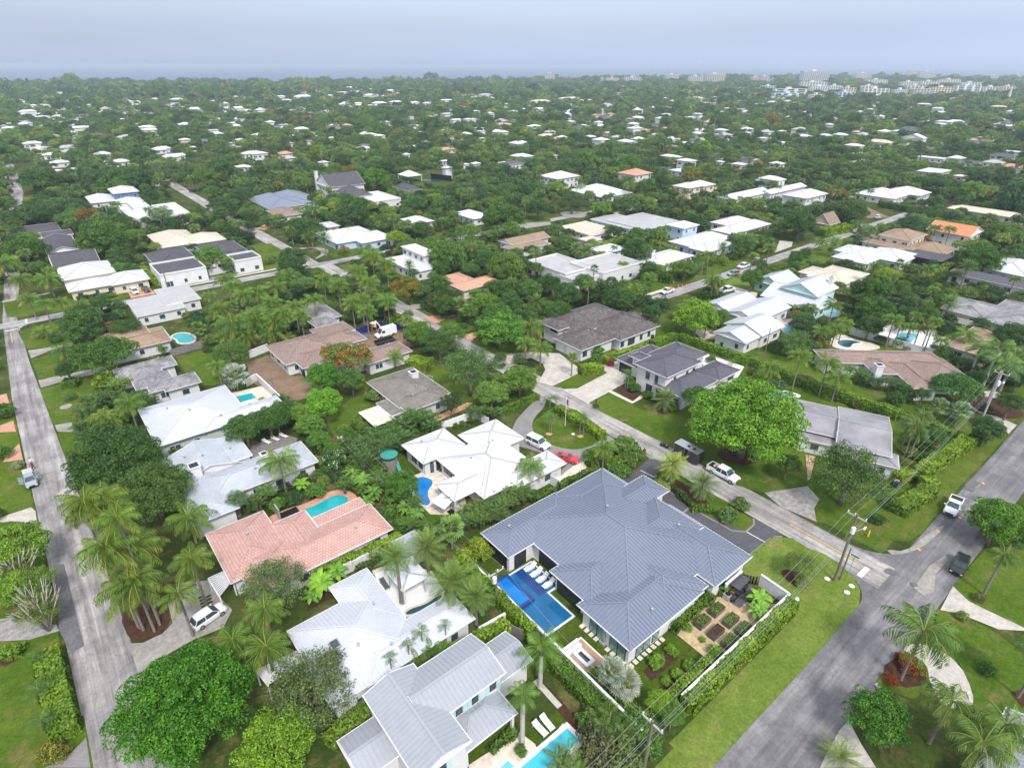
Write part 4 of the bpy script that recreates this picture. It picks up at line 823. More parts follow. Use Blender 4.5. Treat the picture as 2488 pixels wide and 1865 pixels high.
FAR={
'00':'170,385,50,w 165,435,65,o 230,480,160,w2 360,430,130,g 490,450,110,w 360,525,130,w 490,518,110,w 90,615,130,w 220,580,110,w 680,615,150,w 890,455,105,w3 750,425,50,w 1140,425,150,g 1500,425,240,g 1650,462,200,w 1950,455,200,w 2020,420,80,w 1240,490,110,w 1020,545,60,w 810,670,90,b 270,745,170,w2 330,800,90,c 430,840,160,w 500,905,170,w 560,780,160,g 860,835,150,w 960,895,200,w 620,970,130,w 480,975,90,w 1300,1060,45,w 1370,790,160,w 1470,850,180,w 1550,715,110,p2 1715,715,60,b2 1620,780,60,w 1540,590,100,w 1790,635,90,w 1830,665,100,w 1940,578,80,w 2015,715,90,w 2110,830,190,w 2040,940,140,w 490,325,100,w 360,340,60,w 755,312,40,w 545,388,70,w 1050,385,90,w 1300,375,70,w 1500,345,80,w 1490,378,140,w 1870,372,120,w 1135,365,40,w 1170,860,80,c 60,560,70,w 30,600,60,w',
'01':'310,275,150,w 610,300,240,o2 520,322,180,o 800,320,110,c2 1010,300,150,w2 1215,305,150,w3 870,280,110,w 280,355,110,w 470,355,180,w2 330,385,110,w 1040,345,150,w 1160,350,80,w 830,420,140,w2 930,410,90,w2 1110,410,150,w2 1250,400,140,w2 1400,405,120,w2 1510,410,80,w2 1680,385,110,w 1690,300,80,w 1870,350,150,w 2000,340,140,g2 455,462,120,w 270,452,80,g 120,465,110,w 440,520,40,w 525,520,40,w 455,625,140,w2 1000,668,130,w 1110,682,110,w 1440,655,110,w 1380,525,50,w 1290,615,40,w 1680,500,130,g 1750,550,110,w 1860,545,110,w 1975,545,90,b 2140,560,130,g 1950,620,90,w 1970,645,70,w 2110,650,120,w 1710,690,70,w 1975,705,60,w 1500,735,80,w 600,685,40,w 710,700,60,w 520,725,60,b 350,745,90,o 95,830,170,w2 320,830,130,o 340,870,160,g 985,760,90,b 1335,840,80,w 1680,795,190,o 640,905,100,w 1680,950,100,w2 1830,920,80,w 1920,915,90,w 2160,910,110,w 1650,895,60,w 20,945,60,w',
'02':'50,650,100,w 210,740,180,w 90,590,190,o 160,670,60,w 390,395,230,c2 630,370,240,w2 210,850,160,w 155,915,240,b2 500,850,80,g 430,680,140,c 570,695,100,w 470,650,110,g 660,490,180,w 380,460,170,w 860,510,90,o 980,500,70,o 930,520,90,b 880,570,90,w2 770,545,90,b 760,605,90,w 950,430,130,g2 1170,435,80,w 1140,540,50,w 1210,530,100,w 1450,505,80,w 1710,500,90,w 1650,530,90,w 1810,570,80,g 1910,635,100,w2 1200,620,90,w 1430,620,50,o 1270,635,70,o 950,660,75,p 1730,620,70,b 1490,855,170,w 1620,890,140,w2 1440,960,130,b 1570,975,150,w 2060,920,110,w 1870,845,110,b 2150,880,120,b 1900,900,60,w 2140,660,50,w 1090,345,90,w 680,305,50,w 230,283,100,w 440,283,50,w 1070,275,100,w 1400,290,110,w 1730,300,110,w 2080,320,90,w 2090,285,90,w 1690,370,150,c2 1790,410,70,w 1970,455,70,w 2080,465,60,g 860,275,60,w 810,385,50,w',
'03':'390,487,70,w 240,525,50,w 655,475,60,w 800,478,110,w 950,433,40,w 610,540,60,o 580,590,60,w 240,395,80,w 140,365,110,w 1490,455,90,w2 1510,487,110,w 1545,565,130,w 1640,562,110,w 1710,570,60,w 2000,440,110,c2 2100,480,60,w 1070,545,50,w 1130,545,40,w 1250,620,110,b 1150,645,80,w 1290,700,180,w2 1000,735,190,c2 790,765,140,w2 545,680,110,w 510,715,120,w2 675,675,110,w 175,745,180,w 180,645,60,w 30,705,60,w 1800,720,80,o 1910,700,110,c 1780,740,80,b 1440,865,200,w 1650,870,120,w 1770,905,140,b 1960,905,140,g 2130,815,150,w 2040,850,170,b 140,915,110,w 100,1045,190,w2 1680,1020,90,w'}
FC={'w':('r_white','wall','white'),'g':('r_gray','wall','grey'),'o':('r_salm','wpeach','salmon'),'c':('r_cream','wcream','cream'),'b':('r_char','wall','dark grey'),'p':('r_wtile','wpeach','peach')}
FARH=[]
def far_house(t,x,y,w_,c,big=None):
    n=int(c[1]) if len(c)>1 else 1;zt=3.2*n;X,Y=px(t,x,y);gx,gy=P(X,Y,zt);k=Q(gx,gy,zt)[2]
    ww=w_/SC[int(t[0])]*k/F;along_x=X<1500
    ex=(RX[0] if along_x else -RX[1]);lo=max(5,ww*.78/abs(ex)*.8);dp=min(max(lo*.5,8),16) if ww>12 else lo*.8
    if lo>45:dp=16
    rg=random.Random(int(X*3+Y));kind='hip' if rg.random()<.72 or n>1 and rg.random()<.5 else rg.choice(('gx','gy','flat'))
    a,b=(lo,dp) if along_x else (dp,lo)
    rm,wm,cn=FC[c[0]]
    wings=[(gx-a/2,gx+a/2,gy-b/2,gy+b/2,zt,kind)]
    if ww>14 and rg.random()<.6:
        s_=rg.choice((-1,1));q=.28*lo
        wings.append((gx+s_*q-4.5,gx+s_*q+4.5,gy-b/2-4.5,gy+b/2,zt-.1 if n<2 else 3.2,'hip') if along_x else (gx-a/2-4.5,gx+a/2,gy+s_*q-4.5,gy+s_*q+4.5,zt-.1 if n<2 else 3.2,'hip'))
    if lo>45:
        wings=[(gx-a/2,gx+a/2,gy-b/2,gy+b/2,zt,'flat')]
        m_=int(lo/18)
        for i in range(m_):
            f=-lo/2+lo*(i+.5)/m_;wings.append((gx+f-6,gx+f+6,gy-b/2-1.2,gy+b/2+1,zt+.6,'hip') if along_x else (gx-a/2-1.2,gx+a/2+1,gy+f-6,gy+f+6,zt+.6,'hip'))
    near=k<520
    r=W_('house' if n==1 else 'two_storey_house','?',wings,rm,wm,autowin=near,caps=near,pitch=rg.choice((.28,.34,.4)),phrase='?',wfrac=1.3)
    KN={'hip':'hip','flat':'flat','gx':'gable','gy':'gable'}[kind]
    LAND.pop();LAB.append((r,'small ' if ww<12 else ('long ' if lo>26 else ''),'%s %s-roofed %s' %(cn,KN,'house' if n==1 else ('two-storey house' if n==2 else 'block')),X,Y,k))
    return r
LAB=[]
for t in ('00','01','02','03'):
    for s_ in FAR[t].split():
        a,b,c,d=s_.split(',');far_house(t,float(a),float(b)+6,float(c),d)
def tower(t,x,ytop,ybase,w_,label,wall='wall',bays=8,name='apartment_tower',cat='tower',depth=16,strip=True):
    X,Y=px(t,x,ybase);gx,gy=P(X,Y,4.0);k=Q(gx,gy,4)[2];s=SC[int(t[0])]
    hgt=(ybase-ytop)/s*k/F/math.cos(PITCH)*1.0+4;ww=w_/s*k/F
    ang=math.atan2(RT[1],RT[0])+.12;root=empty(name,(gx,gy,0),label,cat,None,ang)
    wb=MB();wb.box(-ww/2,ww/2,-depth/2,depth/2,0,hgt,0);wb.box(-ww*.12,ww*.02,-4,4,hgt,hgt+4,0);wb.build('wall',[M[wall]],root,(0,0,0))
    fl=max(2,int(hgt/3.3));gb=MB();cb=MB()
    for i in range(bays):
        a=-ww/2+ww*(i+.18)/bays;b=-ww/2+ww*(i+.82)/bays
        g_=MB()
        for f in range(fl):g_.box(a,b,-depth/2-.12,-depth/2,f*hgt/fl+.9,(f+1)*hgt/fl-.35,0)
        g_.build('window_bay',[M['glass']],root,(0,0,0))
        if strip:
            q=MB()
            for f in range(1,fl):q.box(a-.2,b+.2,-depth/2-1.4,-depth/2-.13,f*hgt/fl-.1,f*hgt/fl+.7,0)
            q.build('balcony',[M['trim']],root,(0,0,0))
    pts=[Q(gx+sx_*ww/2*math.cos(ang),gy+sx_*ww/2*math.sin(ang),z) for sx_ in (-1,1) for z in (2,hgt)]
    HOUSES.append(([(gx-ww/2,gx+ww/2,gy-ww/2,gy+ww/2)],(min(p[0] for p in pts),min(p[1] for p in pts),max(p[0] for p in pts),max(p[1] for p in pts)-3),k-20,.97))
    LAND.append((X,Y,k,'the '+label))
    return root
tower('02',470,180,238,80,'pale condominium tower standing alone on the coast at centre',bays=6)
tower('02',905,212,248,18,'thin white tower left of the low beach condominiums',bays=2)
tower('02',990,215,248,110,'cream low-rise condominium, leftmost of the coastal row','wcream',8)
tower('02',1160,208,246,140,'white low-rise condominium with dark middle bays',bays=9)
tower('02',1490,188,230,115,'grey-white condominium block with a stepped top',bays=8)
tower('02',1690,205,256,130,'white balcony condominium left of the widest cream one',bays=8)
tower('02',1845,190,262,170,'widest cream condominium in the middle of the coast','wcream',11)
tower('02',2185,205,242,70,'cream condominium partly cut by grey haze','wcream',5)
tower('03',25,200,246,70,'pale grey condominium left of the tall striped slab',bays=5)
tower('03',435,172,262,235,'tall striped slab of apartments, largest on the skyline',bays=14,depth=20)
tower('03',845,180,232,150,'striped apartment slab right of the largest slab',bays=10)
tower('03',1260,155,196,85,'small pale tower farthest down the coast','wcream',5)
tower('03',1380,168,228,150,'grey glass-sided tower pair on the right skyline',bays=9)
TB='''430,250,292,230,white parking block at the foot of the striped slab,wall,9
480,286,325,170,white block with tall dark window bays,wall,8
610,280,318,120,pale terrace block right of the dark-bayed one,wall,6
720,300,350,120,pink-tinted shop block in the town,wpeach,5
240,304,330,280,long white warehouse in the town centre,wall,3
230,338,356,270,pale blue warehouse before the long white one,wblue,4
960,230,268,190,white terraced block right of the skyline slab,wall,8
1230,248,285,150,white office block in the town,wall,7
1400,242,275,170,pale stepped block in the town,wall,7
1570,228,265,190,white hotel block in the town,wall,8
1750,252,280,220,low white row on the town right,wall,8
1720,282,335,220,large plain white hall at the town edge,wall,3
1500,296,345,190,cream apartment row before the white hall,wcream,7
1340,308,350,170,grey-walled town block left of the hall,wgray,6
1160,312,345,120,white dark-windowed town block,wall,7
950,306,350,230,widest low white block of the town,wall,6
900,278,305,150,white low block behind the widest one,wall,5
1290,276,305,170,tan block between the office and the hotel,wcream,5
1920,288,318,160,white town row near the spire,wall,6
2060,286,320,110,cream low block left of the spire,wcream,4
700,334,365,150,low pale blue town block,wblue,4
460,352,378,110,cream colonnaded block nearest the woods,wcream,5
60,277,300,120,low white row before the pale grey condominium,wall,5
100,226,252,80,white hotel behind the town,wall,4
1940,192,226,90,white block in trees near the right skyline,wall,4
2150,172,192,60,faint far block at the right skyline,wall,3'''
for ln in TB.split('\n'):
    x,yt,yb,w_,lb,wl,bays=ln.split(',');tower('03',float(x),float(yt),float(yb),float(w_),lb,wl,int(bays),'town_block','building',14,False)
sp=W('03',2062,425,0);r_=empty('church_steeple',(*sp,0),'slender white church steeple above the trees on the right','steeple');mb=MB();mb.box(sp[0]-3,sp[0]+3,sp[1]-3,sp[1]+3,0,12);mb.build('wall',[M['wall']],r_)
mb=MB();mb.tube([(sp[0],sp[1],12),(sp[0],sp[1],34)],[3.2,.15],0,8);mb.build('roof',[M['r_white']],r_)
ZL=[0.0];ZJ=[0]
def sheet(name,m,pts,z=None,kind='structure',th=None,label=None,cat=None,parent=None):
    """flat ground polygon, optionally raised by th with real sides; may be concave"""
    if z is None:ZL[0]+=.0013;z=.01+ZL[0]
    elif z>.03 and parent is None:ZJ[0]+=1;z+=.0004*(ZJ[0] % 20)
    mb=MB()
    import mathutils
    tri=mathutils.geometry.tessellate_polygon([[Vector((a,b,0)) for a,b in pts]])
    i0=len(mb.v);mb.v+=[(a,b,z) for a,b in pts]
    for f in tri:
        a,b,c=[Vector(mb.v[i0+k]) for k in f]
        if (b-a).cross(c-a).z<0:f=(f[0],f[2],f[1])
        mb.f.append(tuple(i0+k for k in f));mb.m.append(0);mb.uv.append([(0,0)]*3)
    if th:
        for i in range(len(pts)):
            a,b=pts[i],pts[(i+1) % len(pts)];mb.quad([(a[0],a[1],z-th),(b[0],b[1],z-th),(b[0],b[1],z),(a[0],a[1],z)])
    o=mb.build(name,[M[m]],parent)
    return tag(o,label,cat,None,kind if parent is None and cat is None else None)
def poly(t,*pts,z=0):return [W(t,a,b,z) for a,b in pts]
def smooth_poly(pts,it=2,closed=True):
    for _ in range(it):
        q=[]
        for i in range(len(pts)):
            a,b=pts[i],pts[(i+1) % len(pts)]
            q+=[(a[0]*.75+b[0]*.25,a[1]*.75+b[1]*.25),(a[0]*.25+b[0]*.75,a[1]*.25+b[1]*.75)]
        pts=q
    return pts
def ribbon(path,w):
    L_,R_=[],[]
    for i,p in enumerate(path):
        a=path[max(i-1,0)];b=path[min(i+1,len(path)-1)];d=math.hypot(b[0]-a[0],b[1]-a[1]);nx,ny=-(b[1]-a[1])/d,(b[0]-a[0])/d
        L_.append((p[0]+nx*w/2,p[1]+ny*w/2));R_.append((p[0]-nx*w/2,p[1]-ny*w/2))
    return L_+R_[::-1]
def rect(x0,x1,y0,y1):return [(x0,y0),(x1,y0),(x1,y1),(x0,y1)]
c0=P(0,206);c1=P(640,205);c2=P(1240,200);c3=P(1850,192);c4_=P(2488,183)
d0=(c0[0]-(c1[0]-c0[0])*3,c0[1]-(c1[1]-c0[1])*3);d4=(c4_[0]+(c4_[0]-c3[0])*4,c4_[1]+(c4_[1]-c3[1])*4)
sheet('ground','rough',[(-900,-900),(9000,-3000),d4,c4_,c3,c2,c1,c0,d0,(-1500,600)],z=0.0)
def gdist(y):return math.hypot(*P(CX,y))
sheet('ocean','ocean',[(20000*math.cos(a),20000*math.sin(a)) for a in [math.radians(k) for k in range(-40,150,6)]]+[(-3000,-1500)],z=-0.6)
beach=[c0,c1,c2,c3];sheet('beach','sand',[(p[0]+10,p[1]+10) for p in beach]+[(p[0]-16,p[1]-16) for p in beach[::-1]],z=.04)
def road(name,m,path,w):return sheet(name,m,ribbon(path,w))
A0,A1=7.2,13.9
sheet('road','road_x',rect(-40,420,A0,A1))
sheet('road','road_y',rect(74.7,80.4,A1-.4,199))
sheet('road','road_l',[(-12.4,205),(-12.8,150),(-11.8,103),(-11.2,75),(-10.7,50),(-10.6,-10),(-4.4,-10),(-4.6,56),(-6.0,102),(-7.2,133),(-8.6,170),(-9.2,205)])
sheet('road','road_l',[(-12.4,205),(-9.2,205),(-3,300),(5,430),(9,700),(3,700),(-1.5,430),(-8,300)],z=.034)
sheet('road','road_c',rect(-60,900,198.6,203.2))
sheet('road','road_y',rect(71.6,77.2,203.1,430))
sheet('road','road_c',rect(140,360,102.2,106.8))
sheet('road','road_y',[(336,106.7),(341,106.7),(352,130),(360,190),(354,190),(346,131)])
sheet('road','road_y',[(176,160),(196,190),(236,196),(236,192),(199,186),(180,158)],z=.05)
def fillet(x,y,sx_,sy_,r,m):
    p=[(x,y)]
    for i in range(9):a=math.pi/2*i/8;p.append((x+sx_*r*(1-math.sin(a)),y+sy_*r*(1-math.cos(a))))
    return sheet('road',m,p)
fillet(74.75,13.85,-1,1,5,'road_x');fillet(80.35,13.85,1,1,6.5,'road_x');fillet(-9.2,198.7,1,-1,4,'road_c');fillet(-4.6,13.8,1,1,3,'road_x')
sheet('road_patch','patch',poly('30',(360,300),(430,290),(565,840),(480,885),(400,740)),z=.075)
sheet('road_patch','patch',poly('23',(1530,1145),(1580,1100),(1640,1130),(1600,1160)),z=.075);sheet('road_patch','patch',poly('23',(1515,1160),(1550,1145),(1620,1165),(1590,1190)),z=.076)
sheet('road_patch','concd',poly('33',(1190,450),(1300,300),(1400,235),(1430,260),(1340,360),(1330,480),(1260,505)),z=.075)
sheet('road_patch','concd',smooth_poly(poly('33',(1000,190),(1140,210),(1270,100),(1400,20),(1380,70),(1240,190),(1060,240)),1),z=.076)
sheet('road_patch','patch',smooth_poly(poly('33',(985,345),(1020,310),(1085,350),(1075,372)),2),z=.077)
sheet('road_marking','yellow',rect(77.35,77.6,17.0,27.5),z=.08);sheet('road_marking','stop',rect(74.9,77.5,15.7,16.4),z=.08)
for y in range(30,110,6):sheet('road_marking','yellow',rect(77.4,77.55,y,y+.5),z=.08)
sheet('road_marking','stop',rect(-12.2,-9.4,195.6,196.2),z=.08);sheet('road_marking','yellow',rect(-11.2,-10.95,186,194),z=.08);sheet('road_marking','stop',rect(-7.6,-7.1,199.0,203.0),z=.08)
for (x,y) in ((99.5,11.6),(93.5,12.6),(107,9.2),(87.0,12.9),(112.5,12.2)):sheet('road_marking','yellow',[(x-.35,y-.1),(x,y-.35),(x+.4,y+.1),(x+.05,y+.38)],z=.08)
def disc(name,m,x,y,r,z=.082,n=14,cat='manhole',label=None):return sheet(name,m,[(x+r*math.cos(2*math.pi*i/n),y+r*math.sin(2*math.pi*i/n)) for i in range(n)],z=z,th=.02,cat=cat,label=label)
disc('manhole_cover','patch',*W('33',1195,428),.45,label='dark round manhole cover in the middle of the junction')
disc('manhole_cover','patch',*W('20',460,1188),.6,label='round cast manhole cover in a pale ring on the left street')
disc('concrete_collar','conc',*W('20',460,1188),1.5,z=.079,label='pale concrete ring around the manhole on the left street',cat='concrete ring')
disc('manhole_cover','concd',*W('22',1045,928),.6,label='grey manhole cover on the street in front of the walking person')
def lawn(m,pts,name='lawn'):return sheet(name,m,pts)
lawn('bright',poly('33',(95,215),(250,112),(380,115),(480,180),(600,225),(700,290),(790,380),(832,455),(828,560),(560,875),(280,1180),(0,1480),(-160,1658))+[(36,13.95),(36,18.2),(62.4,18.2),(63,24.4),(63.2,28)])
lawn('bright',rect(20,36.2,13.95,17.6))
lawn('lawn',poly('22',(645,590),(770,515),(1000,640),(1180,670),(1320,640),(1480,880),(1480,990),(1860,900),(2300,780),(2300,1110),(1934,1190),(1720,1175),(1600,1125),(1130,855),(700,640)))
lawn('lawn',poly('23',(0,900),(300,830),(470,930),(490,1130),(190,1195),(0,1140)))
lawn('lawn',poly('23',(525,1290),(620,1265),(1000,1340),(1100,1330),(1240,1260),(1330,1080),(1590,790),(1700,720),(1820,800),(1740,905),(1500,1150),(1250,1460),(1150,1522),(1060,1515),(820,1420),(540,1390)))
lawn('lawn',rect(82,125,16,64));lawn('lawn',rect(100,131,40,96));lawn('lawn',rect(112,180,15,64))
lawn('turf',rect(34.5,47.5,20.4,49.5));lawn('turf',rect(35,42.5,34,52))
lawn('turf',poly('31',(700,1650),(1000,1330),(1290,1400),(1934,1340),(1934,1658)))
lawn('turf',poly('32',(180,1420),(440,1280),(590,1420),(500,1360),(275,1535)))
lawn('lawn',poly('22',(250,730),(420,600),(560,640),(750,780),(740,860),(600,905),(450,905),(330,840),(270,800)))
lawn('lawn',poly('22',(830,1110),(1040,985),(1045,1010),(870,1110)));lawn('lawn',poly('22',(395,480),(450,440),(700,360),(760,390),(530,500)))
lawn('lawn',poly('22',(1080,1095),(1130,1070),(1240,1090),(1560,1250),(1740,1380),(1745,1410),(1700,1455),(1600,1450),(1400,1330),(1200,1190)))
lawn('lawn',poly('21',(520,700),(800,480),(900,560),(860,640),(650,760),(640,900)))
lawn('lawn',poly('21',(1200,330),(1290,340),(1500,430),(1600,560),(1350,700),(1240,480)));lawn('lawn',poly('21',(1000,1340),(1160,1240),(1230,1340),(1340,1340),(1200,1440)))
lawn('turf',poly('21',(860,1030),(1050,940),(1140,1070),(1080,1110),(900,1070)))
lawn('lawn',poly('21',(1270,60),(1400,20),(1560,90),(1420,130)));lawn('lawn',poly('21',(1500,180),(1620,130),(1900,240),(1700,280)))
lawn('lawn',poly('20',(120,110),(400,30),(500,200),(180,230)));lawn('lawn',poly('20',(205,300),(420,250),(520,400),(260,430)))
lawn('lawn',poly('20',(270,500),(640,400),(900,470),(860,560),(600,600),(460,730),(350,730)));lawn('lawn',poly('20',(385,790),(560,760),(760,860),(560,1000),(455,1010)))
lawn('lawn',poly('20',(1180,280),(1500,200),(1700,300),(1480,470),(1300,480)))
lawn('lawn',[(-40,60),(-11.5,60),(-12,100),(-13,150),(-40,150)]);lawn('lawn',[(-30,10),(-10.7,10),(-10.7,60),(-30,60)])
lawn('lawn',poly('10',(30,1160),(160,1130),(640,1120),(1080,1080),(1090,1110),(600,1220),(240,1280),(60,1280)));lawn('lawn',poly('10',(1280,1050),(2100,880),(2212,870),(2212,900),(1300,1085)))
lawn('lawn',rect(56,73,205,240));lawn('lawn',rect(80.8,96,120,196));lawn('lawn',rect(84,98,206,225))
lawn('lawn',poly('33',(1450,440),(1700,160),(1934,200),(1934,720),(1880,710),(1560,540)));lawn('lawn',poly('33',(1350,600),(1500,620),(1760,760),(1934,900),(1934,1330),(1810,1265),(1700,1260),(1590,1270),(1590,1150),(1500,960),(1300,900),(1330,800)))
lawn('lawn',poly('33',(930,1090),(1080,900),(1260,930),(1310,1080),(1200,1200),(960,1120)));lawn('rough',poly('33',(750,1345),(850,1480),(940,1658),(1300,1658),(1250,1300),(960,1150)))
lawn('lawn',rect(160,260,88,101.6),name='verge');lawn('lawn',rect(143,200,107.2,120),name='verge');lawn('bright',poly('12',(1950,980),(2110,900),(2180,1060),(2000,1060)),name='verge')
lawn('lawn',poly('12',(230,470),(470,440),(480,490),(300,500)));lawn('dirt',poly('13',(890,450),(900,360),(1080,440),(1000,455)),name='bare_verge')
sheet('driveway','paverd',poly('22',(865,1110),(1045,965),(1180,990),(1090,1070),(1070,1120),(1200,1200),(1420,1340),(1690,1455),(1742,1410),(1745,1370),(1934,1470),(1850,1500),(1720,1600),(1650,1560),(1270,1330)),z=.10)
sheet('driveway_border','curb',ribbon(poly('22',(1742,1370),(1745,1410),(1690,1458),(1600,1450),(1400,1340),(1200,1200),(1075,1120),(1090,1075)),.28),z=.105)
sheet('driveway_border','curb',ribbon(poly('22',(870,1110),(1040,1000),(1045,960)),.3),z=.105);sheet('driveway_border','curb',ribbon(poly('22',(1720,1600),(1860,1488),(1934,1490)),.3),z=.105)
sheet('driveway_border','stop',ribbon(poly('22',(985,1045),(1080,1092)),.14),z=.108);sheet('driveway_border','stop',ribbon(poly('22',(1690,1455),(1820,1527)),.14),z=.108);sheet('driveway_border','curb',ribbon(poly('22',(1265,1335),(1320,1285)),.3),z=.108)
sheet('driveway','paverg',smooth_poly(poly('22',(290,530),(350,560),(340,620),(270,690),(250,760),(300,830),(420,890),(560,910),(690,870),(750,800),(830,850),(640,920),(620,1000),(500,1010),(420,960),(230,900),(110,870),(130,730),(200,650),(270,580)),1),z=.10)
sheet('driveway','cream',poly('22',(415,1110),(480,1040),(600,985),(625,1030),(430,1135)),z=.11);sheet('patio','paverg',poly('22',(445,1050),(500,1000),(540,1010),(450,1080)),z=.112)
sheet('driveway','paverw',poly('22',(50,285),(240,250),(440,260),(560,350),(565,395),(395,480),(300,455),(345,370),(330,330),(250,290),(130,310),(100,330)),z=.10)
sheet('driveway','paverw',poly('22',(450,500),(560,495),(760,390),(700,350),(830,310),(960,420),(860,470),(790,510),(640,590),(640,605)),z=.10)
sheet('path','cream',ribbon(poly('22',(775,512),(930,590),(1000,545)),1.0),z=.11)
sheet('driveway','limerk',poly('23',(190,1195),(480,1150),(560,1240),(525,1300),(540,1390),(300,1290)),z=.10)
sheet('path','sand',poly('23',(465,940),(535,950),(495,1110),(480,1110)),z=.11)
sheet('driveway','conc',poly('33',(1455,440),(1560,540),(1680,600),(1934,720),(1934,740),(1760,730),(1500,625),(1370,600)),z=.10)
sheet('driveway','conc',smooth_poly(poly('33',(1110,860),(1200,820),(1340,850),(1500,960),(1590,1150),(1590,1260),(1390,1260),(1300,1090),(1280,960),(1180,900)),1),z=.10)
sheet('driveway','conc',poly('33',(755,1340),(840,1500),(940,1658),(560,1658),(690,1410)),z=.10);sheet('path','conc',poly('33',(925,1100),(945,1085),(970,1120),(955,1130)),z=.11)
sheet('driveway','concd',poly('30',(865,825),(960,820),(1090,760),(1160,690),(1130,560),(1200,420),(1400,400),(1480,520),(1560,600),(1500,720),(1300,800),(1020,960),(935,1040)),z=.10)
for i in range(9):
    for j in range(2):a=W('30',1350+j*50+i*3,515+i*10-j*6);sheet('paver','rough',rect(a[0]-.3,a[0]+.3,a[1]-.18,a[1]+.18),z=.115) if i % 2==0 else None
sheet('driveway','limerk',poly('30',(0,660),(100,650),(380,700),(400,740),(200,800),(0,810)),z=.10);sheet('driveway','paverg',poly('30',(300,1658),(470,1570),(580,1455),(610,1658)),z=.10)
sheet('driveway','paverw',smooth_poly(poly('20',(0,1360),(130,1320),(235,1285),(255,1420),(100,1380),(0,1400)),1),z=.10)
for q in (((0,540),(45,530),(65,600),(0,625)),((0,745),(90,710),(108,785),(0,790)),((20,990),(60,930),(130,865),(155,975))):sheet('driveway','terra',poly('20',*q),z=.10)
for q in (((190,240),(330,220),(490,190),(480,210),(340,240),(210,295)),((258,440),(420,405),(700,350),(720,380),(420,450),(275,490)),((370,740),(500,720),(880,730),(870,750),(560,790),(385,785))):sheet('driveway','concd',poly('20',*q),z=.10)
sheet('driveway','terra',poly('10',(945,1060),(1080,1050),(1260,1040),(1310,1085),(1100,1125),(1080,1080)),z=.10);sheet('sidewalk','conc',rect(26,72,204.6,206.1),z=.11);sheet('sidewalk','conc',ribbon(poly('10',(20,1155),(420,1080)),1.2),z=.11)
sheet('driveway','paverg',poly('10',(1600,1000),(1700,950),(1900,930),(2080,900),(2060,915),(1740,985)),z=.10)
sheet('bare_dirt','dirt',poly('21',(0,320),(150,270),(420,500),(400,560),(240,600),(20,440))+[],z=.09);sheet('bare_dirt','dirt',rect(50,73.5,120.5,136),z=.09);sheet('bare_dirt','dirt',rect(34,40,112,123),z=.091)
sheet('bare_dirt','sand',poly('21',(1030,50),(1060,30),(1160,90),(1200,130),(1090,110)),z=.10)
sheet('driveway','terra',poly('21',(1190,15),(1300,0),(1390,10),(1280,50),(1240,55)),z=.10);sheet('driveway','terra',poly('21',(1450,140),(1540,115),(1590,130),(1490,175)),z=.10);sheet('driveway','concd',poly('21',(1700,280),(1780,260),(1900,250),(1900,290),(1780,330),(1720,310)),z=.10)
sheet('driveway','terra',poly('21',(1250,690),(1480,590),(1520,590),(1470,630),(1280,715)),z=.10)
sheet('driveway','concd',smooth_poly(poly('11',(430,700),(560,690),(680,710),(690,745),(590,790),(560,800),(640,740),(560,700),(450,715)),1),z=.10);sheet('driveway','terra',poly('11',(70,540),(200,480),(265,500),(150,550)),z=.10)
sheet('driveway','concd',poly('11',(1300,1200),(1480,1160),(1520,1200),(1340,1225)),z=.10);sheet('driveway','terra',poly('11',(1490,1290),(1700,1250),(1760,1265),(1580,1335)),z=.10)
sheet('sidewalk','cream',rect(136,152,107.4,108.9),z=.11);sheet('driveway','cream',poly('12',(1900,1040),(1960,1010),(2212,1080),(2212,1120),(1990,1060)),z=.10);sheet('driveway','conc',poly('13',(160,640),(270,650),(260,690),(120,740)),z=.10)
sheet('driveway','paverw',poly('23',(1650,515),(1730,510),(1800,540),(1934,590),(1934,620),(1790,580),(1720,560),(1600,590),(1640,640),(1740,680),(1885,740),(1830,800),(1700,700),(1560,620),(1540,600),(1640,560)),z=.10)
disc('flower_bed','mulch',*W('23',1740,620),4.6,z=.105,cat='flower bed',label='round mulched flower bed in the loop drive at right');
sheet('driveway','paverw',poly('22',(1330,100),(1540,110),(1550,160),(1400,170)),z=.10);sheet('driveway','concd',poly('12',(230,480),(290,490),(470,480),(480,505),(260,540)),z=.10);sheet('driveway','concd',smooth_poly(poly('12',(540,400),(700,390),(820,420),(760,450),(600,445)),1),z=.101)
sheet('patio','sand',poly('32',(1195,740),(1455,950),(1934,640),(1934,560),(1760,560),(1520,510),(1480,520)),z=.11)
sheet('patio','paverd',poly('32',(1500,500),(1560,450),(1700,420),(1760,480),(1650,590)),z=.12)
sheet('patio','paverw',poly('32',(160,180),(270,160),(300,180),(440,300),(380,330)),z=.12)
def bed(t,*p,m='mulch',z=.105,it=1):sheet('mulch_bed',m,smooth_poly(poly(t,*p),it),z=z)
bed('32',(1000,1010),(1160,880),(1240,920),(1060,1075),it=0);bed('32',(1110,1120),(1270,970),(1350,1010),(1160,1165),it=0);bed('32',(300,1080),(360,1100),(600,1380),(560,1430),(430,1280))
bed('33',(290,340),(360,320),(500,400),(470,440),(370,430));bed('33',(960,1000),(1100,900),(1250,950),(1290,1100),(1100,1130));bed('30',(800,640),(900,580),(1120,560),(1150,700),(1050,790),(880,820));bed('22',(1090,1080),(1240,1100),(1480,1280),(1400,1310),(1200,1180))
bed('22',(1480,920),(1600,880),(1780,940),(1740,1010),(1560,1000));bed('22',(800,490),(900,470),(1000,545),(930,580));bed('22',(1080,640),(1180,620),(1200,660),(1120,670));bed('31',(400,580),(660,420),(700,460),(480,560),(400,620));bed('20',(1640,930),(1900,800),(1934,900),(1700,960),it=0)
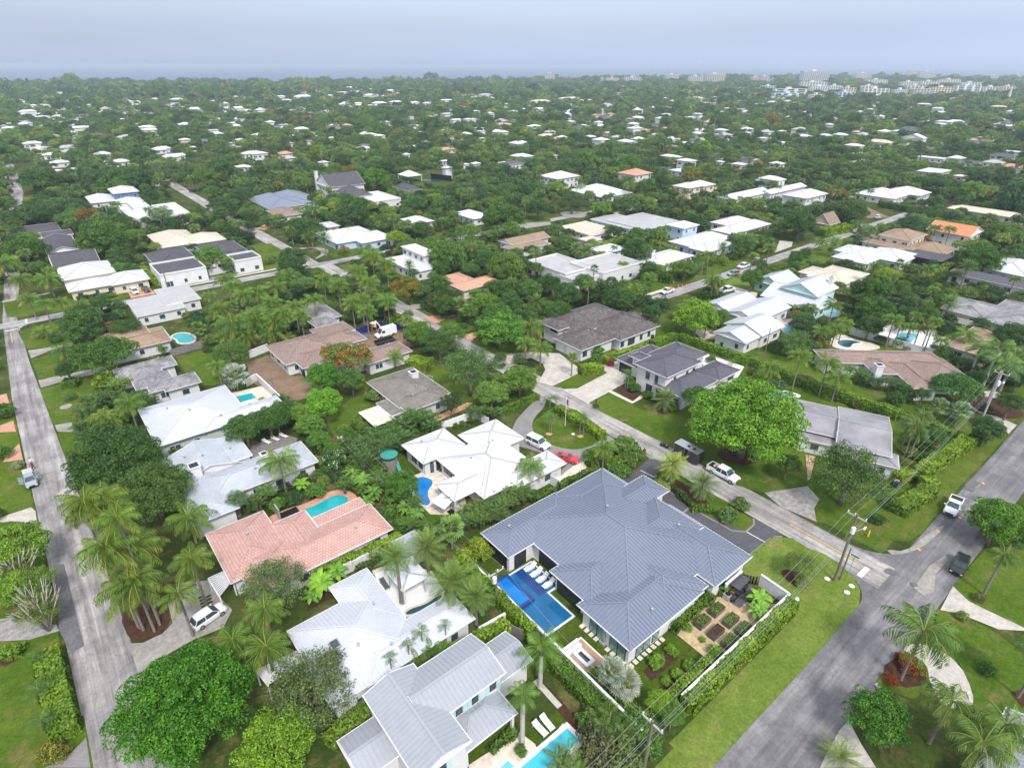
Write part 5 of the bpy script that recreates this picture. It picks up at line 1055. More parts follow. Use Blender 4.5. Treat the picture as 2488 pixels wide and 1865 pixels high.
bed('30',(0,870),(150,860),(140,920),(0,1000));bed('33',(1830,1150),(1934,1130),(1934,1280),(1880,1200));bed('23',(430,380),(700,520),(1000,640),(980,660),(640,540),(400,440));bed('33',(1590,500),(1650,490),(1690,540),(1640,560));bed('33',(1640,1020),(1700,1040),(1690,1065))
bed('22',(350,790),(400,795),(380,815),(345,805),m='terra');bed('22',(555,810),(605,805),(600,825),(565,825),m='terra')
def pool(label,pts,wm,cop='white',cw=.45,patio=None,pm='cream',zp=.12,name='swimming_pool'):
    cx_=sum(p[0] for p in pts)/len(pts);cy_=sum(p[1] for p in pts)/len(pts)
    if patio:sheet('patio',pm,patio,z=zp)
    root=empty(name,(cx_,cy_,0),label,'swimming pool')
    sheet('water',wm,pts,z=zp+.012,parent=root)
    mb=MB();n=len(pts);ar=sum(pts[i][0]*pts[(i+1) % n][1]-pts[(i+1) % n][0]*pts[i][1] for i in range(n))
    sg=1 if ar>0 else -1;outp=[]
    for i in range(n):
        a,b,c=pts[i-1],pts[i],pts[(i+1) % n];d1=Vector((b[0]-a[0],b[1]-a[1])).normalized();d2=Vector((c[0]-b[0],c[1]-b[1])).normalized();n1=Vector((d1.y,-d1.x));n2=Vector((d2.y,-d2.x));m_=(n1+n2);m_=m_.normalized()*(cw/max(.5,m_.normalized().dot(n1)))*sg
        outp.append((b[0]+m_.x,b[1]+m_.y))
    for i in range(n):
        j=(i+1) % n;a,b,c,d=pts[i],pts[j],outp[j],outp[i]
        mb.quad([(a[0],a[1],zp+.06),(b[0],b[1],zp+.06),(c[0],c[1],zp+.06),(d[0],d[1],zp+.06)]);mb.quad([(a[0],a[1],zp),(b[0],b[1],zp),(b[0],b[1],zp+.06),(a[0],a[1],zp+.06)]);mb.quad([(d[0],d[1],0),(c[0],c[1],0),(c[0],c[1],zp+.06),(d[0],d[1],zp+.06)])
    mb.build('coping',[M[cop]],root);return root
p=pool('long navy blue L-shaped pool with white edging beside the blue-grey metal house',[(34.9,36.1),(39.5,36.1),(39.5,41.0),(41.4,41.0),(41.4,46.4),(34.9,46.4)],'w_navy','trim',.25)
mb=MB();mb.box(39.6,41.35,41.1,46.3,.133,.16);mb.build('sun_shelf',[M['w_navy']],p);mb=MB();[mb.box(39.15-.4*i,39.5-.4*i,41.2,46.3,.134,.15-.004*i) for i in range(3)];mb.build('step',[M['cobalt']],p)
sp_=empty('raised_spa',(35.8,43.8,0),'raised square-edged spa in cobalt tile on the pool edge','hot tub');mb=MB()
x0,x1,y0,y1=34.6,37.2,40.9,46.6
for a in ((x0,x1,y0,y0+.4),(x0,x1,y1-.4,y1),(x0,x0+.4,y0+.4,y1-.4),(x1-.4,x1,y0+.4,y1-.4)):mb.box(*a,.0,.65)
mb.build('wall',[M['cobalt']],sp_);sheet('water','w_blue',rect(x0+.4,x1-.4,y0+.4,y1-.4),z=.55,parent=sp_)
bp=smooth_poly([W('21',*q) for q in ((1110,1110),(1170,1085),(1240,1105),(1250,1140),(1215,1180),(1215,1225),(1235,1260),(1210,1290),(1150,1260),(1120,1190))],3)
pool('bright blue kidney-shaped pool in a beige patio behind the white hip-roofed house',bp,'w_blue','cream',.4,poly('21',(1080,1100),(1170,1060),(1260,1040),(1410,1100),(1440,1150),(1480,1290),(1400,1330),(1330,1345),(1230,1340),(1180,1290),(1100,1180)))
pool('teal curved pool with terracotta surround beside the pink tiled house',smooth_poly(poly('21',(350,1315),(440,1290),(520,1250),(590,1210),(660,1215),(685,1240),(650,1290),(560,1330),(440,1365),(400,1330)),3),'w_teal','terra',.5,smooth_poly(poly('21',(120,1370),(250,1310),(420,1260),(540,1190),(640,1170),(730,1200),(755,1265),(700,1300),(440,1420),(200,1410)),2),'terra')
sheet('timber_deck','greywood',poly('21',(440,1370),(690,1262),(762,1295),(470,1430)),z=.2,th=.2)
pool('small square teal pool behind the wide white metal-roofed house',poly('20',(1585,550),(1690,528),(1722,560),(1612,592)),'w_teal','cream',.3,poly('20',(1555,525),(1760,480),(1850,560),(1600,620)))
pool('green kidney pool with a pale rim beside the rust-brown roofed house',smooth_poly(poly('20',(1150,150),(1190,125),(1260,125),(1310,150),(1300,185),(1240,195),(1200,190),(1190,165)),3),'w_teal','cream',.5)
pool('narrow curving teal pool under the eave of the skylight house',smooth_poly(poly('31',(1060,620),(1120,585),(1200,565),(1290,500),(1320,505),(1250,570),(1160,610),(1080,640)),2),'w_dark','cream',.35,poly('31',(830,300),(980,270),(1240,340),(1330,480),(1180,600),(1060,640),(880,420)),'white')
pool('bright aqua pool with white deck at the bottom edge of the photo',poly('32',(150,1685),(490,1395),(575,1478),(330,1720),(200,1800),(60,1800)),'w_aqua','white',.5,poly('31',(1490,1640),(1830,1420),(1934,1500),(1960,1560),(2120,1360),(2240,1440),(2200,1658),(1900,1900),(1500,1900)),'cream')
pool('small pale blue rectangular plunge pool in the lower white deck',poly('31',(1700,1658),(1750,1610),(1800,1658),(1780,1700),(1720,1700)),'w_pale','white',.2,zp=.13)
pool('pale blue kidney pool behind the white metal trio of gables',smooth_poly(poly('23',(315,90),(360,60),(430,75),(455,105),(400,130),(330,125)),2),'w_pale','cream',.4,poly('23',(270,40),(420,20),(500,90),(470,150),(330,150)))
pool('pale blue angular pool on white paving inside the white walls',poly('23',(1060,160),(1110,120),(1225,130),(1215,150),(1160,200)),'w_pale','white',.3,poly('23',(940,135),(1040,70),(1300,90),(1460,190),(1380,260)),'white')
pool('dark curved pool with pale deck above the brown ranch house',smooth_poly(poly('23',(670,180),(740,165),(860,190),(780,195),(770,225),(700,215)),2),'w_dark','white',.4,smooth_poly(poly('23',(600,190),(700,120),(800,170),(960,200),(970,240),(700,240)),2),'cream')
pool('slim aqua pool ringed in white behind the mottled grey-roofed house',smooth_poly(poly('23',(190,515),(230,512),(330,520),(420,545),(380,545),(250,540)),2),'w_aqua','white',.7)
pool('pale blue pool at the foot of the turquoise house',smooth_poly(poly('13',(530,1240),(590,1205),(660,1230),(640,1290),(560,1280)),1),'w_pale','terra',.5)
pool('small teal pool with white deck beside the stepped white flat-roofed house',poly('11',(1600,800),(1680,785),(1720,810),(1690,835),(1620,825)),'w_teal','white',.5,poly('11',(1560,780),(1700,760),(1830,820),(1700,860),(1600,850)),'white')
pool('teal strip of pool below the columned terrace',poly('11',(1170,280),(1230,280),(1220,305),(1180,305)),'w_teal','white',.6)
pool('pool with a white surround in front of the slate villa',poly('11',(430,340),(520,325),(590,345),(500,360)),'w_pale','white',1.4)
sheet('tennis_court','w_dark',poly('11',(1460,130),(1600,110),(1700,120),(1600,145)),z=.06)
sheet('patio','white',poly('22',(1370,300),(1430,265),(1680,350),(1600,480),(1560,500),(1500,440)),z=.11)
sheet('patio','cream',poly('31',(830,310),(920,285),(960,320),(850,365)),z=.123);lawn('turf',poly('31',(700,370),(870,410),(960,350),(940,330),(860,400)))
def ring(x,hw,zb,zt,tuck=.12,nose=0):
    return [(x,-hw,zb+.12),(x,-hw+.06,zb),(x,hw-.06,zb),(x,hw,zb+.12),(x,hw,zt-.22),(x,hw-tuck,zt),(x,-hw+tuck,zt),(x,-hw,zt-.22)]
def wheel_parts(root,x,y,r,w_=.24):
    o=MB();s=1 if y>0 else -1
    o.tube([(x,y-w_/2,r),(x,y+w_/2,r)],r,0,16);t=o.build('wheel',[M['rubber']],root,(0,0,0))
    h=MB();h.tube([(x,y+s*(w_/2-.02),r),(x,y+s*(w_/2+.015),r)],r*.62,0,12);ho=h.build('rim',[M['rim']],t,(0,0,0))
    a=MB();a.tube([(x,y+s*(w_/2-.10),r),(x,y+s*(w_/2-.04),r)],r*1.18,0,16);return t
def vehicle(name,kind,col,at,ang,label,cat='car',group=None,L_=None,extra=None):
    """built along +x (front), centre at origin"""
    root=empty(name,(at[0],at[1],.12),label,cat,group,ang);root.scale=(.95,)*3;b=MB()
    spec={
     'sedan':(4.8,.90,.62,[(-2.4,.78,.35,.85),(-2.3,.86,.25,.98),(-1.6,.90,.2,1.03),(-.9,.91,.2,1.0),(.8,.91,.2,.98),(1.2,.90,.2,.95),(2.1,.86,.22,.83),(2.4,.72,.32,.68)],(-1.75,-.95,.45,1.25,1.44,.80,.62)),
     'coupe':(4.7,.92,.64,[(-2.35,.80,.35,.88),(-2.2,.90,.25,.98),(-1.5,.93,.2,.98),(-.7,.92,.2,.93),(.7,.92,.2,.92),(1.1,.92,.2,.90),(2.05,.90,.22,.80),(2.35,.76,.3,.66)],(-1.75,-.75,.25,1.0,1.32,.76,.54)),
     'suv':(5.1,.98,.9,[(-2.5,.92,.4,1.05),(-2.45,.98,.3,1.15),(-1.5,1.0,.28,1.15),(.9,1.0,.28,1.12),(1.3,.99,.28,1.12),(2.3,.96,.3,1.02),(2.55,.88,.4,.85)],(-2.42,-2.25,.45,1.15,1.85,.92,.80)),
     'hatch':(4.5,.90,.7,[(-2.2,.82,.35,.95),(-2.15,.9,.25,1.0),(-1.4,.92,.22,1.03),(.8,.92,.22,1.0),(1.1,.91,.22,.98),(2.0,.87,.24,.88),(2.25,.74,.32,.72)],(-2.1,-1.65,.4,1.25,1.60,.84,.68)),
     'van':(6.1,1.0,.9,[(-3.0,.98,.4,1.2),(-2.9,1.0,.35,1.2),(1.6,1.02,.35,1.2),(2.0,1.0,.35,1.15),(2.7,.96,.36,1.0),(3.0,.85,.42,.85)],(-2.95,-2.9,1.15,1.95,2.6,.98,.86)),
     'crew':(5.9,1.0,.85,[(-2.95,.96,.5,1.1),(-2.9,1.0,.42,1.15),(-.95,1.0,.4,1.15),(1.4,1.0,.4,1.18),(1.7,1.0,.4,1.18),(2.7,.97,.42,1.1),(2.95,.88,.5,.95)],(-1.05,-.9,.85,1.6,1.92,.93,.78)),
     'cab':(5.4,.97,.8,[(-2.7,.94,.48,1.05),(-2.65,.97,.4,1.1),(-.35,.97,.38,1.1),(1.1,.97,.38,1.12),(1.4,.96,.38,1.12),(2.45,.93,.4,1.02),(2.7,.84,.48,.88)],(-.45,-.3,.6,1.35,1.78,.90,.76))}[kind]
    _,hw,_,st,(g0,g1,g2,g3,gz,gw,gt)=spec
    rings=[ring(x,h,zb,zt) for x,h,zb,zt in st];b.loft(rings,0);
    base=max(s_[3] for s_ in st[2:5])-.03
    body=b.build('body',[M['p_'+col]],root,(0,0,0),smooth=False)
    g=MB();g.loft([[(g0,-gw,base),(g1,-gt,gz),(g1,gt,gz),(g0,gw,base)],[(g3,-gw,base),(g2,-gt,gz),(g2,gt,gz),(g3,gw,base)]],0);g.build('windows',[M['glass' if kind !='van' else 'p_'+col]],root,(0,0,0))
    if kind=='van':
        q=MB();q.bar((g3+.02,0,base+.12),(g2+.12,0,gz-.2),1.55,.03)
        for s_ in (-1,1):q.box(g2-.6,g2+.35,s_*.97-.015,s_*.97+.015,base+.2,gz-.55)
        q.build('windscreen',[M['glass']],root,(0,0,0))
    rf=MB();rf.box(g1-.04,g2+.05,-gt-.03,gt+.03,gz-.02,gz+.035,0)
    for s_ in (-1,1):
        rf.bar((g0,s_*gw,base),(g1,s_*gt,gz),.09,.03,0);rf.bar((g3,s_*gw,base),(g2,s_*gt,gz),.07,.03,0);m_=(g1+g2)/2;rf.bar((m_,s_*gw,base),(m_,s_*gt,gz),.10,.03,0,up=Vector((0,s_,0)))
    rf.build('cabin_roof',[M['p_'+col]],root,(0,0,0))
    xf,xr=st[-1][0],st[0][0];zf=st[-1][3];hwf=st[-1][1]
    for s_ in (-1,1):
        h=MB();h.box(xf-.28,xf+.02,s_*hwf-.28 if s_>0 else s_*hwf-.02,s_*hwf+.02 if s_>0 else s_*hwf+.28,zf-.22,zf-.06,0);h.build('headlight',[M['lamp']],root,(0,0,0))
        h=MB();h.box(xr-.02,xr+.1,s_*st[0][1]-.2 if s_>0 else s_*st[0][1]-.02,s_*st[0][1]+.02 if s_>0 else s_*st[0][1]+.2,st[0][3]-.28,st[0][3]-.08,0);h.build('tail_light',[M['tail']],root,(0,0,0))
        h=MB();h.box(g3-.35,g3-.18,s_*(hw+.02),s_*(hw+.24),base+.02,base+.17,0) if s_>0 else h.box(g3-.35,g3-.18,-(hw+.24),-(hw+.02),base+.02,base+.17,0);h.build('mirror',[M['p_'+col]],root,(0,0,0))
    q=MB();q.box(xf-.02,xf+.03,-hwf+.3,hwf-.3,zf-.36,zf-.1,0);q.build('grille',[M['frame']],root,(0,0,0))
    r=.34 if kind in ('sedan','coupe','hatch') else .40;fx=xf-.85 if kind !='van' else xf-1.1;rx=xr+(.85 if kind in ('sedan','coupe','hatch','suv') else 1.15)
    for wx in (fx,rx):
        for s_ in (-1,1):wheel_parts(root,wx,s_*(hw-.09),r)
    if kind in ('crew','cab'):
        q=MB();a0,a1=xr+.12,g0-.08;zz=base+.03;q.quad([(a0,-hw+.14,zz-.0),(a1,-hw+.14,zz),(a1,hw-.14,zz),(a0,hw-.14,zz)]);q.build('bed_liner',[M['frame']],root,(0,0,0))
        q=MB()
        for a in ((a0-.1,a1,-hw+.02,-hw+.14),(a0-.1,a1,hw-.14,hw-.02),(a0-.14,a0-.02,-hw+.02,hw-.02)):q.box(*a,zz-.3,zz+.16,0)
        q.build('bed_rail',[M['p_'+col]],root,(0,0,0))
    if extra:extra(root,st,spec[4])
    return root
D90=math.pi/2
def mid(t,a,b,z=.5):p,q=W(t,*a,z),W(t,*b,z);return ((p[0]+q[0])/2,(p[1]+q[1])/2),math.atan2(q[1]-p[1],q[0]-p[0])
c,a=mid('22',(245,840),(350,890));vehicle('sport_utility_vehicle','suv','white',c,a,'white sport utility vehicle parked in the loop drive behind the red coupe','car')
c,a=mid('22',(420,950),(550,975));vehicle('coupe_car','coupe','red',c,a+.0,'bright red coupe parked in the loop drive by the white roof edge','car')
vehicle('pickup_truck','crew','white',(80.0,41.0),-D90,'white crew cab pickup parked ahead of the black enclosed trailer','pickup truck',extra=lambda r,s,g:[(lambda q:(q.tube([(-1.9,-.3,1.2),(-1.7,.2,1.5),(-1.4,.5,1.25)],.28,0,7),q.build('load',[M['p_tan']],r,(0,0,0))))(MB())])
vehicle('pickup_truck','cab','white',W('23',1455,1290,.5),math.pi+.1,'white pickup driving along the wide right-hand road','pickup truck')
vehicle('sport_utility_vehicle','hatch','black',W('33',1500,300,.5),math.pi+.1,'black car driving near the grass at the junction','car')
def open_doors(r,st,g):
    for s_ in (-1,1):
        for dx in (.75,-.25):
            q=MB();q.bar((dx,s_*.93,.35),(dx-.55,s_*1.55,.35),.07,.9);q.build('open_door',[M['p_silver']],r,(0,0,0))
    q=MB();q.bar((-1.75,0,1.05),(-2.2,0,1.65),1.4,.05);q.build('open_boot_lid',[M['p_silver']],r,(0,0,0))
vehicle('sedan_car','sedan','silver',W('20',203,1105,.6),math.radians(-87),'silver sedan on the left verge with its doors and boot open','car',extra=open_doors)
c,a=mid('30',(1300,690),(1500,600));vehicle('crossover_car','hatch','white',c,math.radians(14),'white crossover parked in the lower left drive under palms','car')
vehicle('van','van','white',(64.2,130.5),math.radians(180),'white panel van parked on the bare dirt of the building site','van')
vehicle('parked_car','hatch','white',W('10',1130,1065,.6),-D90+.1,'white car on the brick drive of the twin garage house','car')
vehicle('parked_car','sedan','charcoal',W('10',1225,1048,.6),-D90+.1,'dark grey car on the brick drive of the twin garage house','car')
vehicle('pickup_truck','cab','white',W('12',1455,1065,.6),math.pi,'white pickup with orange barriers in its bed beside traffic cones','pickup truck',extra=lambda r,s,g:[(lambda q:(q.box(-2.4,-.6,-.6,.6,1.1,1.55),q.build('load',[M['p_orange']],r,(0,0,0))))(MB())])
vehicle('pickup_truck','crew','white',W('12',2095,855,.6),math.pi,'white work pickup near the worker in orange on the cross street','pickup truck')
vehicle('pickup_truck','crew','white',W('12',1960,1055,.6),-.1-D90*.0,'white pickup with black bed on the cream drive by the leaning palms','pickup truck')
vehicle('parked_car','hatch','silver',W('12',2010,915,.6),2.9,'silver car half hidden behind the brown-fronded palm','car')
vehicle('parked_car','suv','black',W('10',1625,218,.6),0,'black car beside the street far left of the slate villa','car');vehicle('parked_car','hatch','white',W('13',45,368,.6),.2,'white car by the two-storey house with dark windows','car')
vehicle('parked_car','suv','white',W('02',1520,938,.6),.2,'white van far off between pale houses','car');vehicle('parked_car','hatch','white',W('13',985,440,.6),.1,'white car on the dry verge at the road bend','car')
vehicle('parked_car','hatch','white',W('11',425,895,.6),.1,'white car hidden behind the round tree at the crossing','car')
tr=empty('enclosed_trailer',(79.7,48.0,.1),'black enclosed trailer with a pale roof hitched behind the white pickup','trailer',None,-D90);mb=MB()
mb.loft([[(-2.5,-1.0,.55),(-2.5,1.0,.55),(-2.5,1.0,2.5),(-2.5,-1.0,2.5)],[(2.3,-1.0,.55),(2.3,1.0,.55),(2.3,1.0,2.5),(2.3,-1.0,2.5)],[(2.7,-.7,.55),(2.7,.7,.55),(2.7,.7,2.4),(2.7,-.7,2.4)]]);mb.build('body',[M['p_black']],tr,(0,0,0))
mb=MB();mb.box(-2.52,2.45,-1.03,1.03,2.5,2.56);mb.build('roof',[M['chrome']],tr,(0,0,0));mb=MB();mb.box(-.3,.1,-.2,.2,2.56,2.66);mb.box(.8,1.3,-.25,.25,2.56,2.6);mb.build('roof_vent',[M['frame']],tr,(0,0,0))
mb=MB();mb.box(-.2,.5,-1.03,-1.0,.7,2.3);mb.build('side_door',[M['frame']],tr,(0,0,0));mb=MB();[mb.box(x-.02,x+.02,-1.04,-1.0,.6,2.45) for x in (-2.45,-.25,.55)];mb.build('trim_strip',[M['steel']],tr,(0,0,0));mb=MB();mb.bar((2.6,0,.5),(4.2,0,.5),.12,.12);mb.build('hitch',[M['frame']],tr,(0,0,0))
for x in (-.6,.3):
    for s_ in (-1,1):wheel_parts(tr,x,s_*.98,.36)
ft=empty('flatbed_trailer',(61.8,126.6,.1),'flat dark trailer with twin wheels parked beside the white van','trailer',None,math.pi);mb=MB();mb.box(-2.8,2.4,-1,1,.5,.62);mb.box(-2.8,2.4,-1.05,-.98,.62,.95);mb.build('bed',[M['frame']],ft,(0,0,0))
for x in (-.5,.35):wheel_parts(ft,x,-1.05,.34);wheel_parts(ft,x,1.05,.34)
gx,gy=59.0,25.0;gc=empty('golf_cart',(gx,gy,.12),'black six-seat golf cart with a dark canopy beside the raised beds','golf cart',None,math.pi+.05);mb=MB()
mb.loft([[(x,-.6,z0_),(x,.6,z0_),(x,.6,z1_),(x,-.6,z1_)] for x,z0_,z1_ in ((-1.9,.4,.8),(-1.4,.25,.85),(-.9,.25,.4),(1.0,.25,.4),(1.3,.25,.95),(1.7,.3,.8),(1.85,.4,.6))]);mb.build('body',[M['p_black']],gc,(0,0,0))
for x in (-1.2,-.35,.5):mb=MB();mb.box(x-.25,x+.22,-.55,.55,.55,.8);mb.box(x-.33,x-.22,-.55,.55,.8,1.2);mb.build('seat',[M['p_charcoal']],gc,(0,0,0))
mb=MB();mb.loft([[(-1.75,-.68,1.85),(-1.75,.68,1.85),(-1.75,.6,1.95),(-1.75,-.6,1.95)],[(1.05,-.68,1.85),(1.05,.68,1.85),(1.05,.6,1.95),(1.05,-.6,1.95)]]);mb.build('canopy',[M['p_charcoal']],gc,(0,0,0))
mb=MB();[mb.bar((x,y,.6),(x*.98,y,1.86),.04,.04,up=Vector((1,0,0))) for x in (-1.65,1.0) for y in (-.58,.58)];mb.build('canopy_post',[M['frame']],gc,(0,0,0));mb=MB();mb.box(1.1,1.16,-.2,.2,.9,1.15);mb.build('orange_bag',[M['p_orange']],gc,(0,0,0))
for x in (-1.3,1.35):
    for s_ in (-1,1):wheel_parts(gc,x,s_*.58,.28,.2)
def lounger(at,ang,m,label,group,wavy=True):
    r=empty('sun_lounger',at,label,'sun lounger',group,ang);mb=MB()
    prof=[(-1.0,.70),(-.62,.42),(-.3,.26),(0,.36),(.3,.42),(.6,.30),(.95,.26)] if wavy else [(-.95,.62),(-.35,.38),(.95,.36)]
    mb.loft([[(x,-.34,z),(x,.34,z),(x,.34,z+.08),(x,-.34,z+.08)] for x,z in prof]);mb.build('seat',[M[m]],r,(0,0,0))
    mb=MB()
    if wavy:mb.loft([[(x,-.3,0),(x,.3,0),(x,.3,z),(x,-.3,z)] for x,z in ((-.6,.4),(-.3,.25),(.3,.4),(.6,.28))])
    else:[mb.box(x-.03,x+.03,y-.03,y+.03,0,.36) for x in (-.8,.8) for y in (-.28,.28)]
    mb.build('base',[M[m]],r,(0,0,0));return r
for i in range(4):lounger((40.5,45.6-1.28*i,.14),math.pi+.0,'white_p',('white curved lounger standing in the pool shelf, nearest the covered patio wing','second white curved lounger in the pool shelf from the covered patio wing','third white curved lounger in the pool shelf from the covered patio wing','white curved lounger in the pool shelf, closest to the pool corner notch')[i],'white loungers standing in the pool shelf')
c,a=mid('31',(1940,1380),(2000,1430),.3)
for i,q in enumerate((((270,1360),(350,1440)),((320,1315),(395,1405)))):c,a=mid('32',*q,.3);lounger((*c,.1),a,'p_white',('white lounger on the dark lawn above the aqua pool, nearer the house','white lounger on the dark lawn above the aqua pool, farther from the house')[i],'white loungers by the lower pool',False)
for i,(x,y) in enumerate(((1790,855),(1850,835),(1905,815))):lounger((*W('20',x,y,.3),.1),-1.2,'p_white',('white chair on the dark deck under the spreading tree, left of its row','white chair on the dark deck under the spreading tree, middle of its row','white chair on the dark deck under the spreading tree, right of its row')[i],'white chairs on the dark deck',False)
sheet('timber_deck','greywood',poly('20',(1640,900),(1900,800),(2000,830),(1960,920),(1720,985)),z=.12)
c,a=mid('31',(900,395),(950,465),.3);lounger((*c,.15),a,'p_charcoal','dark lounger on the white paving beside the pool pavilion',None,False)
ft_=empty('fire_pit',(36.2,31.0,0),'white rectangular fire pit with dark trough on the tan timber deck','fire pit');mb=MB()
x0,x1,y0,y1=35.5,36.9,29.6,32.0
for a in ((x0,x1,y0,y0+.4),(x0,x1,y1-.4,y1),(x0,x0+.4,y0+.4,y1-.4),(x1-.4,x1,y0+.4,y1-.4)):mb.box(*a,0,.5)
mb.build('surround',[M['trim']],ft_);mb=MB();mb.box(x0+.4,x1-.4,y0+.4,y1-.4,0,.4);mb.build('trough',[M['dark']],ft_)
sheet('timber_deck','deck',rect(34.7,38.0,28.9,33.0),z=.13);sheet('path','white',rect(34.5,38.1,32.98,33.2),z=.15);sheet('path','white',rect(37.9,38.1,28.9,33.2),z=.151)
so_=empty('outdoor_sofa',(36.0,32.6,.14),'patterned purple and white outdoor sofa at the edge of the fire pit deck','sofa');mb=MB();mb.box(34.8,37.2,32.1,33.0,.14,.5);mb.box(34.8,37.2,32.75,33.0,.5,.85);mb.build('seat',[M['p_white']],so_,(36.0,32.6,.14))
for i in range(6):mb=MB();mb.box(34.9+.38*i,35.2+.38*i,32.55,32.75,.5,.78);mb.build('cushion',[mat('mauve_cushion%d' % i,(.45,.4,.55),(.7,.7,.72),6)],so_,(36.0,32.6,.14))
for y in (34.2,33.4,32.6,31.8,29.9,29.1,28.3,27.5):sheet('stepping_stone','cream',rect(39.0,39.7,y-.28,y+.28),z=.15)
for i in range(8):sheet('stepping_stone','cream',rect(39.8+.82*i-.28,39.8+.82*i+.28,26.35,26.95),z=.15)
for i in range(8):a=W('32',290+20*i,1085+22*i);sheet('stepping_stone','conc',[(a[0]-.35,a[1]-.3),(a[0]+.35,a[1]-.3),(a[0]+.35,a[1]+.3),(a[0]-.35,a[1]+.3)],z=.15)
rb=[((1495,595),'green leafy grey metal raised bed closest to the house hedge'),((1400,675),'grey metal raised bed left of the centre one, full of leaves'),((1590,665),'grey raised bed with pale wilted leaves right of centre'),((1490,745),'bare brown-soiled grey raised bed in the middle'),((1675,725),'grey raised bed of even green rows nearest the white wall'),((1580,805),'bushy green grey raised bed closest to the street corner')]
for i,((x,y),lb) in enumerate(rb):
    g=W('32',x,y,.5);r=empty('raised_bed',(g[0],g[1],.1),lb,'planter','grey metal raised vegetable beds');mb=MB();a,b_,t_=1.1,.58,.06
    for q in ((-a,a,-b_,-b_+t_),(-a,a,b_-t_,b_),(-a,-a+t_,-b_+t_,b_-t_),(a-t_,a,-b_+t_,b_-t_)):mb.box(*q,0,.7)
    mb.box(-.03,.03,-b_+t_,b_-t_,.5,.68);mb.build('frame',[M['p_charcoal']],r,(0,0,0));mb=MB();mb.box(-a+t_,a-t_,-b_+t_,b_-t_,0,.58);mb.build('soil',[M['mulch']],r,(0,0,0))
    if i !=3:
        rng=np.random.default_rng(i+5);n=300;Pp=np.stack([rng.uniform(-a+.1,a-.1,n),rng.uniform(-b_+.1,b_-.1,n),.60+rng.random(n)*(.3 if i in (0,1,5) else .12)],1)
        cr_=quads_mesh('vegetables',leaf_quads(Pp,np.array([0,0,1.0])+rng.normal(0,.5,(n,3)),np.full(n,.10),rng),M['leaf'],rng.random(n));o=link('vegetables',cr_,r);o.color=(.10,.2,.03,1)
for i,(x,y) in enumerate(((57.3,26.6-1.3),(58.9,26.9-1.3))):
    r=empty('air_conditioner',(x,y,0),('grey box air conditioner with round fan, nearer the raised beds','grey box air conditioner with round fan, nearer the street lawn')[i],'air conditioner','air conditioners beside the golf cart');mb=MB();mb.box(x-.45,x+.45,y-.45,y+.45,.1,1.0);mb.build('casing',[M['steel']],r);mb=MB();mb.cyl((x,y),.36,1.0,1.04);mb.build('fan',[M['frame']],r)
def bin_(x,y,m,label,h=1.0):
    r=empty('wheeled_bin',(x,y,.1),label,'bin');mb=MB();mb.loft([[(-.24,-.26,0),(.24,-.26,0),(.24,.26,0),(-.24,.26,0)],[(-.3,-.32,h),(.3,-.32,h),(.3,.32,h),(-.3,.32,h)]]);mb.build('tub',[M[m]],r,(0,0,0));mb=MB();mb.loft([[(-.33,-.36,h),(.33,-.36,h),(.33,.36,h),(-.33,.36,h)],[(-.28,-.3,h+.09),(.28,-.3,h+.09),(.28,.3,h+.09),(-.28,.3,h+.09)]]);mb.build('lid',[M[m]],r,(0,0,0))
for i,q in enumerate(((375,1100),(405,1085))):g=W('22',*q,.5);bin_(g[0],g[1],'p_black',('black bin by the white wall, closer to the loop drive','black bin by the white wall, closer to the terracotta pot')[1-i])
g=W('22',1065,150,.5);bin_(g[0],g[1],'p_black','lone black bin at the east wall of the steep dark-tiled house')
for i,(q,m,l) in enumerate((((1530,200),'p_black','black bin beside the white metal-roofed gable'),((1555,185),'p_yell','yellow-topped bin beside the white metal-roofed gable'))):g=W('22',*q,.5);bin_(g[0],g[1],m,l)
g=W('23',1075,1140,.5);bin_(g[0],g[1],'p_blue','dark blue bin beneath the edge of the large mahogany tree');g=W('23',1082,1128,1.2);bin_(g[0]+.8,g[1]+.3,'p_yell','yellow bin touching the dark blue one by the hedge gap')
g=W('31',752,1203,.5);bin_(g[0],g[1],'p_blue','blue bin by the hedge behind the skylight house');g=W('22',1130,868,.3)
for i,q in enumerate(((1130,870),(1157,882))):g=W('22',*q,.3);r=empty('rubbish_bag',(*g,.08),('dark rubbish bag on the verge behind the trailer, left one','dark rubbish bag on the verge behind the trailer, right one')[i],'bag');mb=MB();mb.tube([(0,0,0),(.05,0,.3),(0,.03,.62),(0,0,.8)],[.35,.45,.3,.08],0,9);mb.build('sack',[M['p_black']],r,(0,0,0),smooth=True)
def mailbox(g,label,m='p_charcoal'):
    r=empty('mailbox',(*g,.05),label,'mailbox');mb=MB();mb.box(-.06,.06,-.06,.06,0,1.0);mb.build('post',[M[m]],r,(0,0,0));mb=MB();mb.loft([[(-.3,-.14,1.0),(-.3,.14,1.0),(-.3,.14,1.2),(-.3,.06,1.32),(-.3,-.06,1.32),(-.3,-.14,1.2)],[(.3,-.14,1.0),(.3,.14,1.0),(.3,.14,1.2),(.3,.06,1.32),(.3,-.06,1.32),(.3,-.14,1.2)]]);mb.build('box',[M[m]],r,(0,0,0))
mailbox(W('22',685,600),'grey mailbox in small shrubs at the pavered drive');mailbox(W('30',492,1370),'white mailbox leaning by the left hedge','p_white');mailbox(W('33',1700,20),'small pale mailbox near the right-hand trees','p_white')
r=empty('drain_pipe',(*W('33',390,565),.1),'short white pipe-shaped marker lying at the end of the long hedge','marker');mb=MB();mb.tube([(-.9,0,.35),(.9,0,.35)],.28,0,12);mb.build('tube',[M['p_white']],r,(0,0,0));[x for x in THINGS if x.name==r.name][0].rotation_euler=(0,0,.15)
